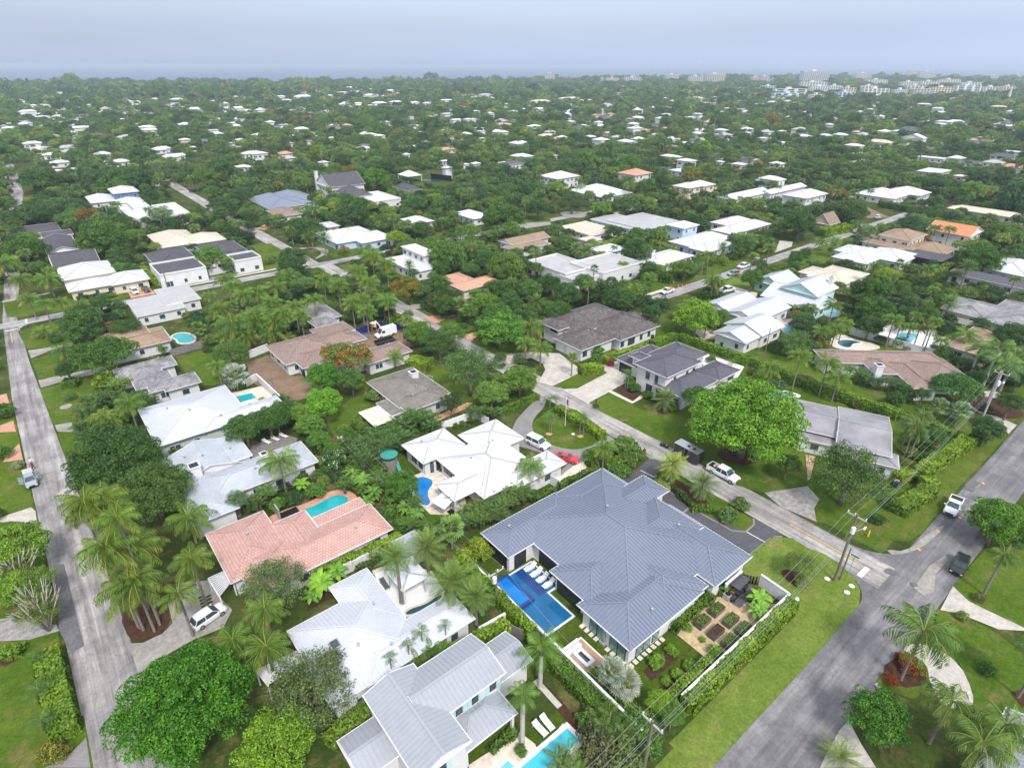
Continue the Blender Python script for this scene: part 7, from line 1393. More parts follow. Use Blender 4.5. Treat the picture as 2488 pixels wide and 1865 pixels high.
hg('22',(1330,1285),(1460,1290),1.5,.8,'low round-edged hedge by the driveway palm bed',(.08,.15,.02));hg('22',(1100,1080),(1180,1130),2.6,.7,'low bright border hedge around the first date palm',(.08,.15,.02));hg('22',(1190,1130),(1330,1260),1.2,.9,'dark shrub border between the two driveway date palms',(.035,.065,.02))
hg('23',(0,490),(190,400),2.6,2.0,'bright hedge behind the great mango tree',BR,38);hg('23',(0,270),(180,320),1.6,1.6,'hedge below the white metal gables',(.10,.18,.02))
hg('23',(300,370),(1100,640),1.9,2.2,'very long trimmed hedge dividing the ranch house from the mottled-roofed house',(.10,.18,.022),40);hg('23',(1100,640),(1480,780),1.9,2.0,'continuation of the long dividing hedge toward the royal palms',(.08,.15,.02),36)
hg('23',(1240,1040),(1570,815),2.4,2.1,'broad bright hedge block along the right-hand road verge',BR,46);hg('23',(1285,1080),(1330,1130),2.6,2.0,'corner block of the broad bright hedge',BR,40);hg('23',(1100,1280),(1310,1150),2.6,1.7,'hedge section closest to the mahogany tree and corner lawn',(.11,.18,.022),40);hg('23',(1085,1070),(1190,1030),2.0,1.9,'short hedge beside the eave of the mottled-roofed house',BR)
hg('23',(1250,30),(1934,160),1.2,1.6,'hedge behind the white walled pool yard',(.09,.16,.02));hg('13',(1150,1205),(1800,1375),1.3,1.6,'dark hedge on top of the long white wall at right',(.045,.085,.02))
hg('12',(840,680),(1110,600),2.5,2.2,'bright hedge left of the small plain white house',BR);hg('12',(1300,620),(1530,700),2.5,2.4,'bright hedge right of the dark broad tree in the middle distance',BR);hg('12',(1720,740),(1960,790),2.5,2.6,'clipped flat-topped hedge in front of the light blue house',BR);hg('12',(1250,870),(1510,920),4,3.0,'thick dark green hedge mass by the traffic cones',(.06,.12,.02))
hg('12',(830,690),(960,750),1.8,2,'hedge in front of the small plain white house',(.09,.16,.02));hg('12',(1750,1060),(1950,1110),2.5,2.2,'dark hedge beside the leaning trunk palms',(.04,.085,.02));hg('12',(930,270),(1240,290),3,1.8,'hedge in front of the long white house by the silvery tree',(.08,.15,.02))
hg('13',(510,540),(740,500),5,2.8,'big flat-topped bright hedge behind the grey palm',BR);hg('13',(1010,300),(1270,350),3,3,'curved dark hedge at the road bend',(.07,.13,.02));hg('13',(570,800),(880,870),2,2.0,'hedge between the broad white house and the cream-roofed house',(.08,.15,.02));hg('13',(1460,900),(1600,820),3,2.2,'bright clipped hedge right of the black pool cage',BR)
hg('11',(1600,890),(1890,820),2.2,2.0,'hedge along the far side of the grey-white wall',(.09,.16,.02));hg('11',(1170,1285),(1285,1265),2,2.5,'dense hedge beside the old street above the building site',(.09,.16,.02));hg('10',(1180,850),(1300,960),2.2,2.2,'bright hedge between the twin garage house and the courtyard house',BR);hg('10',(640,1110),(940,1070),1.5,1.2,'dark clipped hedge along the front of the twin garage house',(.045,.09,.02));hg('10',(1290,250),(1380,290),4,2.5,'hedge beside the blue-walled storey',(.06,.12,.02))
hg('21',(1080,290),(1230,310),3.5,2.4,'bright block hedge at the east end of the new brown-tiled house',BR,40);hg('20',(1150,900),(1270,890),1.5,1.5,'small hedge between the white metal house and grey shingle house',(.08,.15,.02));hg('20',(420,440),(520,430),3,1.5,'low clipped hedge under the wide shade tree',(.08,.15,.02))
G1,G2,G3,G4,G5=(.125,.235,.02),(.06,.115,.025),(.16,.25,.03),(.09,.12,.055),(.045,.09,.025)
pt('huge','22',1700,735,400,col=(.115,.225,.02),label='huge rounded bright green mango tree beside the mottled grey-roofed house')
pt('huge','30',1250,1240,455,col=(.055,.15,.010),label='huge vivid green feathery tree at the bottom left')
pt('round','31',200,1500,270,col=(.15,.24,.02),label='lime green tree at the bottom beside the grey two-storey house');pt('airy','31',430,1130,330,label='large grey-green airy tree in front of the skylight house');pt('airy','31',190,440,240,label='grey-green airy tree at the lower corner of the pink tiled roof')
pt('round','30',90,190,210,col=G3,label='yellow-green trimmed tree at the left edge above the bare branches');pt('round','30',40,470,150,col=G3,label='yellow-green tree at the left edge beside the gravel');pt('airy','30',230,420,150,col=(.14,.2,.04),label='thinly leaved trimmed tree along the left street')
r=pt('airy','30',260,600,150,col=(.16,.19,.05),label='half-bare tree with a fan of grey branches along the left street',trunk=False);z=r['_z'];b=link('branches',TR['bare'][0],r,(0,0,z));b.scale=(r['_r']*1.1,r['_r']*1.1,z)
r=pt('airy','30',90,330,120,col=(.15,.2,.05),label='bare-topped trimmed tree at the left edge with grey twigs',trunk=False);z=r['_z'];b=link('branches',TR['bare'][0],r,(0,0,z));b.scale=(r['_r']*1.5,r['_r']*1.5,z)
pt('bush','30',350,1555,90,col=(.20,.16,.03),label='orange and yellow croton bush at the lower end of the left hedge');pt('bush','31',1840,1540,45,label='small round shrub around the foot of the pool palm')
for q,l in (((225,910,80),'small dark palm at the top of the left hedge'),((250,1130,110),'small dark palm halfway down the left hedge'),((270,1340,110),'small dark palm at the lower part of the left hedge')):pt('xmas','30',*q,zc=2.6,col=G2,label=l)
cb=(950,735)
for q,b,l in (((690,185,210),(940,730),'coconut palm of the lower left cluster reaching farthest over the street'),((1130,180,215),(1060,640),'coconut palm of the lower left cluster standing tallest at its right'),((875,450,215),(965,735),'coconut palm of the lower left cluster with golden fronds over its mulch bed'),((1040,400,190),(1040,745),'coconut palm of the lower left cluster leaning over the centre of its bed'),((1195,490,150),(1300,775),'slim coconut palm leaning over the lower left drive'),((1370,255,150),(1392,580),'coconut palm between the pergola slats and the lower left drive'),((650,-130,190),(900,640),'upper left coconut palm of the cluster beside the street'),((860,-140,190),(1000,600),'coconut palm at the back of the cluster beneath the round dark tree'),((1010,-20,170),(1075,700),'coconut palm deep inside the lower left cluster'),((560,-60,150),(870,600),'coconut palm with fronds brushing the old street')):pt('coco','30',*q,base=b,col=(.125,.165,.025),label=l)
pt('coco','20',1300,1365,170,base=(1320,1530),col=(.13,.19,.03),label='coconut palm between the grey shingle house and the pink roof')
for q,l in (((1775,590,170),'coconut palm between the two airy grey-green trees, upper one'),((1560,800,170),'coconut palm above the vivid green tree, nearest the white crossover'),((1790,850,185),'coconut palm in front of the white pergola')):pt('coco','30',*q,zc=6.5,label=l)
pt('clump','31',440,1370,110,label='small bright palm in front of the lime green tree')
for q,b,l in (((1020,235,130),(1040,560),'date palm standing in the pool pavilion court'),((1210,170,140),(1222,370),'date palm right behind the white pool pavilion'),((1385,400,170),(1395,600),'large date palm beside the narrow teal pool'),((1535,500,125),(1540,700),'date palm at the right corner of the skylight house')):pt('date','31',*q,base=b,col=(.16,.21,.055),label=l)
pt('banana','31',500,420,120,label='banana clump at the left of the pink house hedge');pt('banana','31',600,360,90,label='banana clump at the right of the pink house hedge');pt('banana','31',430,510,80,label='banana plant lowest in the brown bed')
for q,l in (((960,920,70),'small adonidia palm in front of the skylight house, leftmost'),((1080,830,70),'small adonidia palm in front of the skylight house, second'),((1170,745,85),'small adonidia palm in front of the skylight house, third and largest'),((1330,695,65),'small adonidia palm alone before the long white eave')):pt('xmas','31',*q,zc=5.0,col=(.07,.14,.03),label=l)
pt('clump','31',1180,890,130,label='areca clump between the skylight house and long hedge');pt('clump','31',1060,950,90,label='leafy areca clump left of the larger one by the skylight house');pt('clump','31',1290,850,70,col=(.12,.2,.03),label='bright areca clump right of the larger one by the skylight house')
pt('royal','32',310,850,190,base=(310,1110),col=(.115,.19,.03),label='tall palm with yellowing fronds between the white wall and the grey house');pt('royal','32',205,1165,140,base=(190,1500),col=(.11,.18,.04),label='smooth-trunked palm in the white deck of the aqua pool')
pt('fan','32',770,1010,112,base=(772,1180),col=(.32,.37,.29),label='silvery fan palm, left of the pair behind the fire pit');pt('fan','32',915,1080,122,base=(860,1220),col=(.32,.36,.28),label='silvery fan palm, right of the pair behind the fire pit')
pt('round','32',1110,1215,95,col=(.2,.27,.02),label='lime yellow tree at the corner of the metal house garden');pt('round','32',1200,1290,95,col=(.10,.17,.03),label='green tree by the bottom utility pole');pt('clump','32',790,1370,160,label='big palm thicket left of the bottom utility pole');pt('bush','32',700,1510,150,col=(.12,.11,.06),label='brownish shrub mass beside the aqua pool');pt('bush','32',880,1560,150,col=(.09,.12,.04),label='dusty green shrub mass at the bottom centre');pt('bush','32',980,1380,110,label='green shrub mass touching the bottom utility pole');pt('bush','32',640,1330,90,label='leafy shrub at the end of the white dividing wall');pt('clump','32',480,1620,140,col=(.12,.17,.04),label='feathery palm at the bottom edge over the aqua pool');pt('bush','32',870,1430,130,label='tangled shrub in the bottom thicket');pt('bush','32',1040,1500,90,col=(.08,.14,.03),label='shrub at the foot of the bottom utility pole')
for q,l in (((1090,940,60),'young shrub in the first brown bed, left end'),((1190,865,45),'young shrub in the first brown bed, right end'),((1160,1075,38),'young shrub in the second brown bed, left end'),((1235,1030,45),'young shrub in the second brown bed, middle'),((1310,965,45),'young shrub in the second brown bed, right end'),((1300,715,35),'lone small shrub in the sand near the house hedge'),((1400,797,25),'tiny shrub in the middle of the sand'),((1490,880,55),'airy shrub at the lower corner of the sand garden')):pt('bush','32',*q,col=(.16,.25,.03),label=l)
pt('banana','32',1795,520,95,label='banana clump by the white wall, nearer the golf cart');pt('banana','32',1755,600,75,label='banana clump by the white wall, nearer the raised beds')
pt('airy','33',430,300,125,zc=2.4,col=(.12,.17,.04),label='round airy shrub tree in the corner lawn bed');pt('bush','33',440,405,50,col=(.15,.17,.06),label='low grasses at the foot of the airy corner shrub')
for q,b,l in (((1190,745,290),(1100,1075),'large coconut palm above the red croton bed by the wide road'),((1730,230,115),(1660,495),'coconut palm alone on the right-hand lawn'),((1880,870,190),(1890,1185),'coconut palm with curved trunks at the right edge'),((1260,1210,210),(1290,1500),'coconut palm at the lower right behind the round ficus'),((1370,1500,260),(1400,1900),'coconut palm with golden fronds at the very bottom right'),((1570,1370,230),(1600,1700),'coconut palm in the lower right group next to the metal roof'),((1580,1430,170),(1600,1720),'coconut palm overlapping the pale metal roof at the lower right')):pt('coco','33',q[0],q[1],q[2]*.9,base=b,col=(.12,.175,.04),label=l)
pt('cycad','33',690,1590,170,zc=1.2,label='spiky golden-green palm at the bottom edge beside the concrete drive');pt('round','33',950,1310,215,col=(.05,.13,.015),label='round dark green ficus with pale spots beside the wide road')
for q,c_,l in (((1045,1065,50),(.22,.05,.015),'rust red croton in the palm bed, lower one'),((1160,960,70),(.20,.06,.015),'rust red croton at the foot of the large coconut palm'),((1240,1000,45),(.20,.16,.02),'yellow croton at the foot of the large coconut palm'),((1100,910,35),(.20,.05,.015),'small rust croton at the top of the palm bed'),((1690,1000,55),(.06,.13,.02),'small dark shrub on the right-hand lawn'),((1520,640,40),(.18,.2,.06),'low flowering shrub beside the concrete drive'),((1640,515,40),(.15,.15,.05),'grassy tuft around the lone lawn palm')):pt('bush','33',*q,col=c_,label=l)
pt('round','23',1760,1390,190,col=(.09,.17,.015),label='dense glossy tree at the right edge of the wide road');pt('round','23',1900,1480,120,col=(.06,.12,.02),label='dark tree cut by the right edge below the glossy one');pt('bush','33',1700,60,60,label='bright shrub below the glossy tree at right')
pt('airy','23',760,1080,285,col=(.065,.10,.03),label='large dark mahogany tree in the corner lot');pt('round','23',350,1000,85,col=(.04,.085,.02),label='small dark tree on the lawn left of the sand path');pt('flat','23',1480,490,175,base=(1440,600),col=(.06,.13,.03),label='spreading dark tree beside the loop drive at right')
for q,l in (((1145,525,68),'large clipped dome bush beside the ranch house'),((1068,568,68),'large clipped dome bush lower left of its twin'),((945,500,1),'x')):pt('ball','23',*q,col=(.045,.095,.02),label=l) if q[2]>2 else None
for q,l in (((800,600,35),'small round shrub behind the long dividing hedge'),((680,555,32),'rust-tinted round shrub by the coconut palms'),((110,380,32),'purple-tinted round shrub near the white deck'),((1110,975,34),'low ring shrub near the clipped hedge')):pt('bush','23',*q,col=(.10,.11,.04),label=l)
pt('wbloom','23',290,475,50,zc=.9,label='low bush covered in white blossom behind the mango tree');pt('round','23',1690,770,110,col=(.05,.1,.03),label='dark round tree below the street lamp at right');pt('bush','23',1620,830,60,col=G2,label='dark shrub at the foot of the street lamp pole');pt('round','23',1330,830,90,col=G2,label='dark shrub tree behind the broad bright hedge');pt('bush','23',1270,900,60,label='leafy shrub between palms and the broad hedge');pt('bush','23',960,1370,50,col=G2,label='small dark shrub on the corner lot');pt('bush','23',1050,1260,60,label='shrub below the yellow bin');pt('bush','23',1210,1080,45,col=G5,label='dark shrub by the short hedge')
for q,b,l in (((220,350,95),(200,500),'coconut palm nearest the white deck and mango tree'),((425,270,90),(375,507),'tall coconut palm standing above the long dividing hedge'),((600,320,100),(555,548),'tall coconut palm in front of the ranch house roof tip'),((665,420,100),(640,585),'coconut palm just right of the tall one before the ranch house'),((550,100,70),(540,220),'coconut palm at the back of the dark curved pool, left'),((680,90,75),(640,212),'coconut palm over the dark curved pool, middle'),((765,50,75),(690,175),'coconut palm over the dark curved pool, right'),((1030,25,75),(1000,222),'tall palm at the white pool wall, first from left'),((1110,70,50),(1055,222),'tall palm at the white pool wall, second from left'),((1175,75,55),(1120,228),'tall palm at the white pool wall, third from left'),((1232,85,55),(1185,232),'tall palm at the white pool wall, fourth from left'),((1305,90,60),(1242,238),'tall palm at the white pool wall, fifth from left'),((1380,170,65),(1338,290),'palm in the white paved yard corner'),((1520,130,90),(1500,260),'palm before the low tan-roofed house')):pt('coco','23',*q,base=b,label=l)
for q,b,l in (((1700,225,150),(1655,485),'royal palm with grey column trunk, left of the right-hand three'),((1755,330,150),(1680,605),'royal palm with grey column trunk, nearest of the right-hand three'),((1850,270,150),(1772,510),'royal palm with grey column trunk, right of the right-hand three'),((1640,230,110),(1560,425),'slim pale royal palm leaning at the far side of the drive')):pt('royal','23',*q,base=b,label=l)
for q,b,l in (((1130,720,85),(1100,912),'palm in the corner group behind the broad hedge, left one'),((1200,740,85),(1128,950),'palm in the corner group behind the broad hedge, front one'),((1250,790,80),(1160,962),'palm in the corner group behind the broad hedge, right one'),((1180,670,70),(1180,880),'palm in the corner group behind the broad hedge, rear one')):pt('coco','23',*q,base=b,col=(.11,.155,.05),label=l)
pt('fan','23',1365,615,70,base=(1340,690),col=(.17,.22,.13),label='grey-green fan palm left of the spreading dark tree');pt('fan','23',1500,645,75,base=(1470,735),col=(.17,.22,.13),label='grey-green fan palm below the spreading dark tree')
for i,q in enumerate(((830,400),(890,420),(960,440),(1020,450),(760,370),(1100,470))):pt('clump','23',*q,55,col=(.06,.115,.03),label='slender multi-stemmed palms along the ranch front, %s' %('first clump','second clump','fourth clump','fifth clump','leftmost clump','rightmost clump')[i])
for i,q in enumerate(((1400,260,70),(1480,300,60),(1260,530,50),(1550,330,70),(1620,420,60),(1460,360,60),(1850,150,120),(1740,110,80),(1900,420,90))):pt('clump' if i % 2 else 'round','23',*q,col=(.05,.10,.03),label='greenery by the white yard, %s' %('palest round crown','feathery clump by the roof end','round crown below the ranch roof','feathery clump left of the royals','round crown at the drive','feathery clump above the drive','large round crown at the far right','feathery clump behind the royals','round crown at the right edge')[i])
pt('round','21',1680,110,165,base=(1700,240),col=(.10,.19,.03),label='round green tree on the verge above the paver drive');pt('airy','21',1290,195,140,col=(.065,.11,.03),label='dark oak right of the new brown-tiled house');pt('airy','21',1510,360,210,base=(1500,540),col=(.095,.14,.045),label='broad grey-green oak beside the street');pt('flat','21',1640,520,130,col=(.14,.20,.04),label='yellow-green tree below the broad oak');pt('round','21',1830,430,125,col=(.13,.20,.035),label='yellow-green tree at the end of the entry hedge');pt('round','21',1380,130,90,col=(.09,.16,.03),label='green tree touching the dark oak on its right');pt('airy','21',1370,590,85,col=(.035,.055,.02),label='very dark small tree at the corner of the brown shingle house')
for q,b,l in (((310,215,90),(310,340),'coconut palm in the verge island by the pale paver drive'),((290,80,110),(240,240),'coconut palm behind the verge island'),((250,180,80),(210,300),'leaning coconut palm beside the verge island')):pt('coco','22',*q,base=b,label=l)
pt('fan','22',520,290,50,base=(520,412),col=(.17,.19,.06),label='cabbage palm in the small lawn between the two paver drives');pt('fan','22',1415,70,60,base=(1410,160),col=(.14,.17,.05),label='cabbage palm on the pale drive behind the long hedge')
for q,b,l in (((385,560,60),(375,625),'small palm trio at the upper end of the loop drive hedge, left'),((430,560,50),(415,640),'small palm trio at the upper end of the loop drive hedge, right'),((360,680,65),(370,790),'palm in the oval lawn ringed with pink gravel, left group front'),((410,690,60),(385,795),'palm in the oval lawn ringed with pink gravel, left group back'),((585,680,62),(575,810),'palm in the oval lawn, right group front'),((630,690,58),(600,815),'palm in the oval lawn, right group back'),((865,390,55),(880,490),'small palm in front of the charcoal-roofed house, left'),((915,385,55),(895,500),'small palm in front of the charcoal-roofed house, right'),((1600,315,50),(1595,345),'small palm behind the white deck of the charcoal-roofed house')):pt('xmas','22',*q,base=b,col=(.075,.14,.03),label=l)
pt('date','22',1178,1000,105,base=(1176,1160),col=(.22,.26,.035),label='golden-green date palm in the driveway island');pt('date','22',1395,1130,110,base=(1382,1240),col=(.14,.18,.07),label='grey-green date palm in the driveway island');pt('date','22',1150,560,90,base=(1140,630),col=(.12,.17,.06),label='squat date palm in the round bed before the charcoal-roofed house')
pt('coco','22',250,1010,120,base=(245,1170),col=(.13,.2,.04),label='coconut palm rising over the white roof corner beside the metal-roofed house');pt('coco','22',650,950,80,base=(660,1010),col=(.14,.19,.03),label='short palm with yellow fronds by the loop drive exit');pt('coco','22',740,890,95,zc=5.0,label='palm at the left of the street-side thicket');pt('clump','22',870,880,90,col=(.11,.16,.03),label='golden clumping palm at the top of the street-side thicket')
for q,c_,l in (((800,1000,70),(.14,.22,.02),'bright shrub in the street-side thicket, left'),((900,960,75),(.09,.14,.03),'green shrub in the street-side thicket, centre'),((960,930,60),(.11,.17,.03),'shrub in the street-side thicket, right'),((850,1050,70),(.09,.15,.03),'shrub at the lower edge of the street-side thicket'),((780,325,28),(.32,.02,.05),'crimson bush at the end of the thick garage hedge'),((685,240,50),(.09,.17,.03),'slender tree before the garage of the steep dark-tiled house'),((690,295,45),(.07,.14,.03),'lower foliage of the slender tree by the garage hedge'),((1030,535,38),(.06,.12,.02),'clipped round bush nearer the charcoal-roofed house wall'),((945,490,42),(.06,.12,.02),'clipped round bush under the small palm pair'),((920,445,45),(.08,.15,.03),'shrubs at the balcony corner'),((1200,620,40),(.09,.16,.02),'shrub beside the squat date palm'),((685,610,22),(.06,.11,.03),'tiny shrub at the grey mailbox'),((1460,300,35),(.1,.15,.04),'pale shrub in the long hedge corner'),((1150,1150,40),(.35,.38,.12),'pale variegated shrub in the palm island'),((1110,1130,40),(.30,.35,.10),'pale yellow shrub beside the first date palm'),((1220,110,40),(.09,.16,.03),'shrub at the hedge corner by the slim pole'),((1660,1270,60),(.10,.14,.04),'small tree in the far driveway island'),((1570,1340,70),(.12,.17,.06),'low pale shrubs in the far driveway island'),((1180,150,25),(.07,.09,.03),'brown-tinted round shrub at the hedge corner')):pt('bush','22',*q,col=c_,label=l)
pt('flat','22',1375,560,130,col=(.05,.11,.025),label='dark tree between the squat date palm and the mango tree')
for i,q in enumerate(((1500,1300),(1590,1270),(1680,1240),(1770,1215),(1850,1180),(1560,1350),(1640,1330),(1470,1360))):pt('clump','21',*q,78,col=(.09,.14,.035),label='areca palms by the metal roof, %s' %('front left clump','second clump','third clump','fourth clump','clump under the tall coconut palm','lower second clump','lower third clump','lower left clump')[i])
for i,q in enumerate(((60,1270),(130,1230),(190,1200),(40,1330))):pt('clump','22',*q,70,col=(.09,.14,.035),label='areca palms beside the left eave of the metal roof, %s' %('second from left','third from left','rightmost','lowest')[i])
AL=['first from the left','second from the left','third','fourth','fifth','sixth','seventh','last on the right','lower first','lower second','lower third','upper first','upper second']
for i,q in enumerate(((740,900),(830,850),(900,800),(980,760),(1050,720),(1120,690),(1190,680),(1240,720),(780,970),(880,900),(960,850),(1040,800),(700,850))):pt('clump','21',*q,85,col=(.06,.115,.03),label='areca palms in the dense row by the white hip-roofed house, %s' % AL[i])
pt('wbloom','21',580,975,95,label='frangipani tree full of white blossom behind the pool of the pink house');pt('round','21',1040,1140,120,col=(.07,.14,.02),label='dense green tree overhanging the bright blue pool');pt('fan','21',1370,1430,110,zc=4,col=(.16,.22,.06),label='weeping pale fan palm left of the metal roof tip')
for i,q in enumerate(((1570,1570,80,(.2,.3,.02)),(1460,1640,90,(.2,.3,.02)),(1540,1530,50,(.17,.28,.02)))):pt('bush','21',*q[:3],col=q[3],zc=2.2,label='vivid yellow-green shrub tree by the left tip of the metal roof, %s' %('middle','lowest','highest')[i])
for i,q in enumerate(((690,1060,70),(780,1110,80),(850,1180,80),(1060,1290,80),(1140,1320,70),(820,1240,60))):pt('banana','21',*q,col=(.09,.17,.03),label='broad-leaved banana growth in the back gardens, %s' %('uppermost','second','third','fourth','nearest the white umbrella','lowest')[i])
for i,q in enumerate(((900,1100,90),(1000,1220,80),(1130,1250,70),(1010,1420,80),(1100,1400,70),(1180,1430,60),(650,1130,60),(880,1050,60),(1250,1460,60),(960,1330,70))):pt('bush' if i % 2 else 'clump','21',*q,col=(.07,.13,.025),label='garden greenery between the pink roof and the blue pool, %s' %('top palm','second shrub','palm at the pool rim','lower shrub','lower palm by the lawn','shrub by the grass','palm left of the bananas','shrub near the swing','palm near the sabal','shrub at the fence')[i])
for q,c_,l in (((505,420,125),(.07,.16,.02),'dense round tree at the back of the new brown-tiled house'),((510,595,135),(.13,.25,.02),'bright lumpy tree beside the square of lawn'),((420,740,95),(.10,.18,.03),'tree at the top of the back-lane hedge row'),((480,840,80),(.10,.18,.03),'tree in the middle of the back-lane hedge row'),((350,660,80),(.11,.18,.03),'tree left of the bright lumpy one'),((200,700,100),(.05,.10,.025),'dark round tree over the right end of the timber deck'),((570,900,60),(.08,.16,.02),'tree above the frangipani'),((670,800,60),(.07,.15,.02),'green tree at the hedge pole')):pt('round','21',*q,col=c_,label=l)
pt('flat','20',1640,760,150,col=(.055,.11,.025),label='flat dark tree over the chairs, left part');pt('flat','20',1800,700,140,col=(.055,.11,.025),label='flat dark tree over the chairs, right part');pt('round','20',1900,640,90,col=(.06,.12,.025),label='dark tree at the end of the white metal roof')
pt('bloom','21',680,290,165,zc=6,label='flame tree with orange blossom over the new brown-tiled roof');pt('bloom','21',560,250,80,zc=6.5,label='smaller flame tree branch crown to the left of the large one');pt('round','21',700,440,100,col=(.08,.14,.03),label='green tree under the flame tree')
pt('coco','21',990,270,75,base=(995,350),col=(.14,.2,.04),label='young coconut palm beside the wall of the new brown-tiled house');pt('coco','21',270,980,150,base=(265,1190),col=(.14,.20,.04),label='coconut palm in front of the grey shingle roof');pt('clump','21',130,1180,80,col=(.09,.16,.03),label='palm clump left of the shingle house coconut palm');pt('clump','21',60,1260,70,label='palm clump below the shingle house eave');pt('banana','21',370,1130,70,label='banana growth right of the shingle house coconut palm');pt('bush','21',460,1180,70,col=(.08,.15,.03),label='shrubs above the curved teal pool, right');pt('bush','21',200,1270,60,col=(.10,.18,.03),label='shrubs above the curved teal pool, left')
pt('bush','21',850,540,60,col=(.10,.14,.04),zc=1.6,label='flowering shrubs at the garden end of the brown shingle house');pt('bush','21',750,700,50,col=(.14,.2,.03),label='tall grass shrub by the cream awning');pt('fan','21',1220,435,40,zc=1.6,col=(.25,.3,.22),label='small silvery fan palm by the white chimney')
for i,q in enumerate(((1355,765),(1400,740),(1445,725),(1495,700))):pt('ball','21',*q,20,zc=1.2,col=(.07,.14,.02),label='small clipped shrub along the white fence, %s' %('first from left','second','third','fourth')[i])
for i,q in enumerate(((1560,640,70),(1650,640,60),(1500,640,50))):pt('clump','21',*q,label='leafy palms at the end of the brick path, %s' %('middle','right','left')[i])
pt('xmas','21',1740,700,40,zc=2.2,label='young palm beside the paver loop')
BL=['far left','second from the left','third','fourth','beneath the modern house','sixth','seventh','eighth','near the slim pole','front row second','front row left end','front row centre','front row right']
for i,q in enumerate(((130,1180,120),(300,1060,115),(470,1010,110),(610,1090,125),(760,1000,100),(890,1060,115),(1010,1120,105),(1130,1150,105),(1400,1190,100),(560,1230,100),(260,1260,115),(1260,1170,100),(1330,1240,80))):pt('round','12',*q,zc=5.5,col=((.05,.10,.03),(.065,.125,.03),(.045,.085,.028))[i % 3],label='tree in the dark belt behind the steep dark-tiled house, %s' % BL[i])
pt('huge','20',775,985,325,col=(.055,.10,.022),label='very large round dark tree beside the left street');pt('huge','20',1035,1195,265,col=(.075,.12,.028),label='round olive green tree under the grey shingle roof');pt('airy','20',1590,1240,85,col=(.09,.14,.06),label='small airy tree at the grey shingle eave')
pt('flat','20',690,270,215,col=(.06,.12,.02),label='wide dark shade tree left of the rust-brown roofed house');pt('round','20',550,90,150,col=(.055,.105,.025),label='dark tree by the cross street lawn');pt('round','20',450,370,70,col=(.05,.10,.025),label='low dark crown at the left of the wide shade tree');pt('flat','20',840,90,100,col=(.05,.10,.03),label='dark tree behind the rust-brown roof')
pt('coco','20',430,235,80,base=(450,320),col=(.08,.14,.04),label='palm standing by the second lawn of the left street');pt('coco','20',260,110,70,base=(300,150),col=(.16,.2,.04),label='leaning palm with yellow fronds in the first lawn of the left street');pt('bush','20',720,440,90,col=(.14,.2,.025),label='yellow-green shrub before the mildewed roof');pt('clump','20',800,470,80,col=(.12,.17,.03),label='drooping yellow palm before the mildewed roof')
for i,q in enumerate(((590,640,90),(680,570,90),(780,560,80),(560,730,90),(640,760,80),(930,560,80),(1010,570,60))):pt('clump','20',*q,col=(.055,.105,.025),label='dark palm thicket left of the white metal roof, %s' %('left crown','upper crown','upper right crown','lower left crown','lowest crown','crown by the roof','crown at the roof ridge')[i])
pt('coco','20',725,685,115,base=(745,800),col=(.15,.19,.035),label='golden-fronded palm in front of the dark palm thicket');pt('coco','20',870,590,110,base=(930,780),label='palm leaning at the corner of the white metal roof');pt('coco','20',825,660,90,base=(835,770),label='smaller palm between the golden-fronded palm and the white metal roof')
pt('fan','20',1590,410,105,base=(1600,510),col=(.27,.34,.29),label='big silvery fan palm beside the square teal pool');pt('coco','20',1450,335,75,base=(1490,470),col=(.14,.2,.04),label='slim palm on the back lawn near the silvery fan palm');pt('airy','20',1555,255,135,col=(.09,.15,.035),label='green airy tree at the back lawn fence');pt('fan','20',1315,95,60,base=(1350,180),col=(.14,.2,.05),label='cabbage palm over the green kidney pool');pt('clump','20',1090,225,45,label='small palm at the white wall of the rust-brown house')
for i,q in enumerate(((15,650,70,(.07,.13,.02)),(10,920,60,(.07,.13,.02)),(120,1005,40,(.2,.24,.14)),(-40,1340,60,(.06,.1,.02)))):pt('bush','20',*q[:3],col=q[3],label='shrub at the left edge along the street, %s' %('beside the upper brick drive','beside the lower brick drive','pale one ahead of the silver sedan','by the pale paver path')[i])
for i,q in enumerate(((1600,60,130,1600,230),(1750,40,130,1740,210),(1850,100,110,1850,200),(1500,100,110,1570,220),(1680,130,100,1680,230),(1900,20,110,1880,190))):pt('coco','20',*q[:3],base=q[3:],label='coconut palm in the grove above the new brown-tiled house, %s' %('centre','upper middle','right','left','lower middle','far right')[i])
for t,q,b,l in (('10',(240,1120,95),(310,1300),'coconut palm at the crossing lawn, left of three'),('10',(410,1160,75),(430,1330),'coconut palm at the crossing lawn, middle of three'),('10',(530,1150,75),(555,1290),'coconut palm at the crossing lawn, right of three'),('10',(440,960,110),(460,1110),'coconut palm at the corner of the twin garage house'),('10',(210,960,110),(240,1130),'coconut palm leaning at the far left lawn'),('10',(60,820,150),(100,1000),'coconut palm at the left edge beyond the crossing'),('10',(1740,840,55),(1755,935),'small palm in front of the arched gate, left'),('10',(1910,800,70),(1940,905),'small palm in front of the arched gate, right')):pt('coco',t,*q,base=b,label=l)
CP=['nearest the street','tallest','leaning left','with yellow fronds','left edge','front row left','front row centre','front row right','back row left','back row right','beside the cottage','over the cottage roof','above the mesh fence','by the old street','centre','rear centre','far right','lowest']
for i,q in enumerate(((90,1060),(240,1020),(400,1180),(110,1230),(300,1240),(760,1000),(930,890),(1020,980),(560,1130),(960,1120),(1180,1140),(880,1150),(1000,1220),(200,1150),(450,1260),(1170,830),(1050,760),(640,960))):pt('coco','11',*q,105,zc=8.0,label='coconut palm of the dense grove below the cross street, %s' % CP[i])
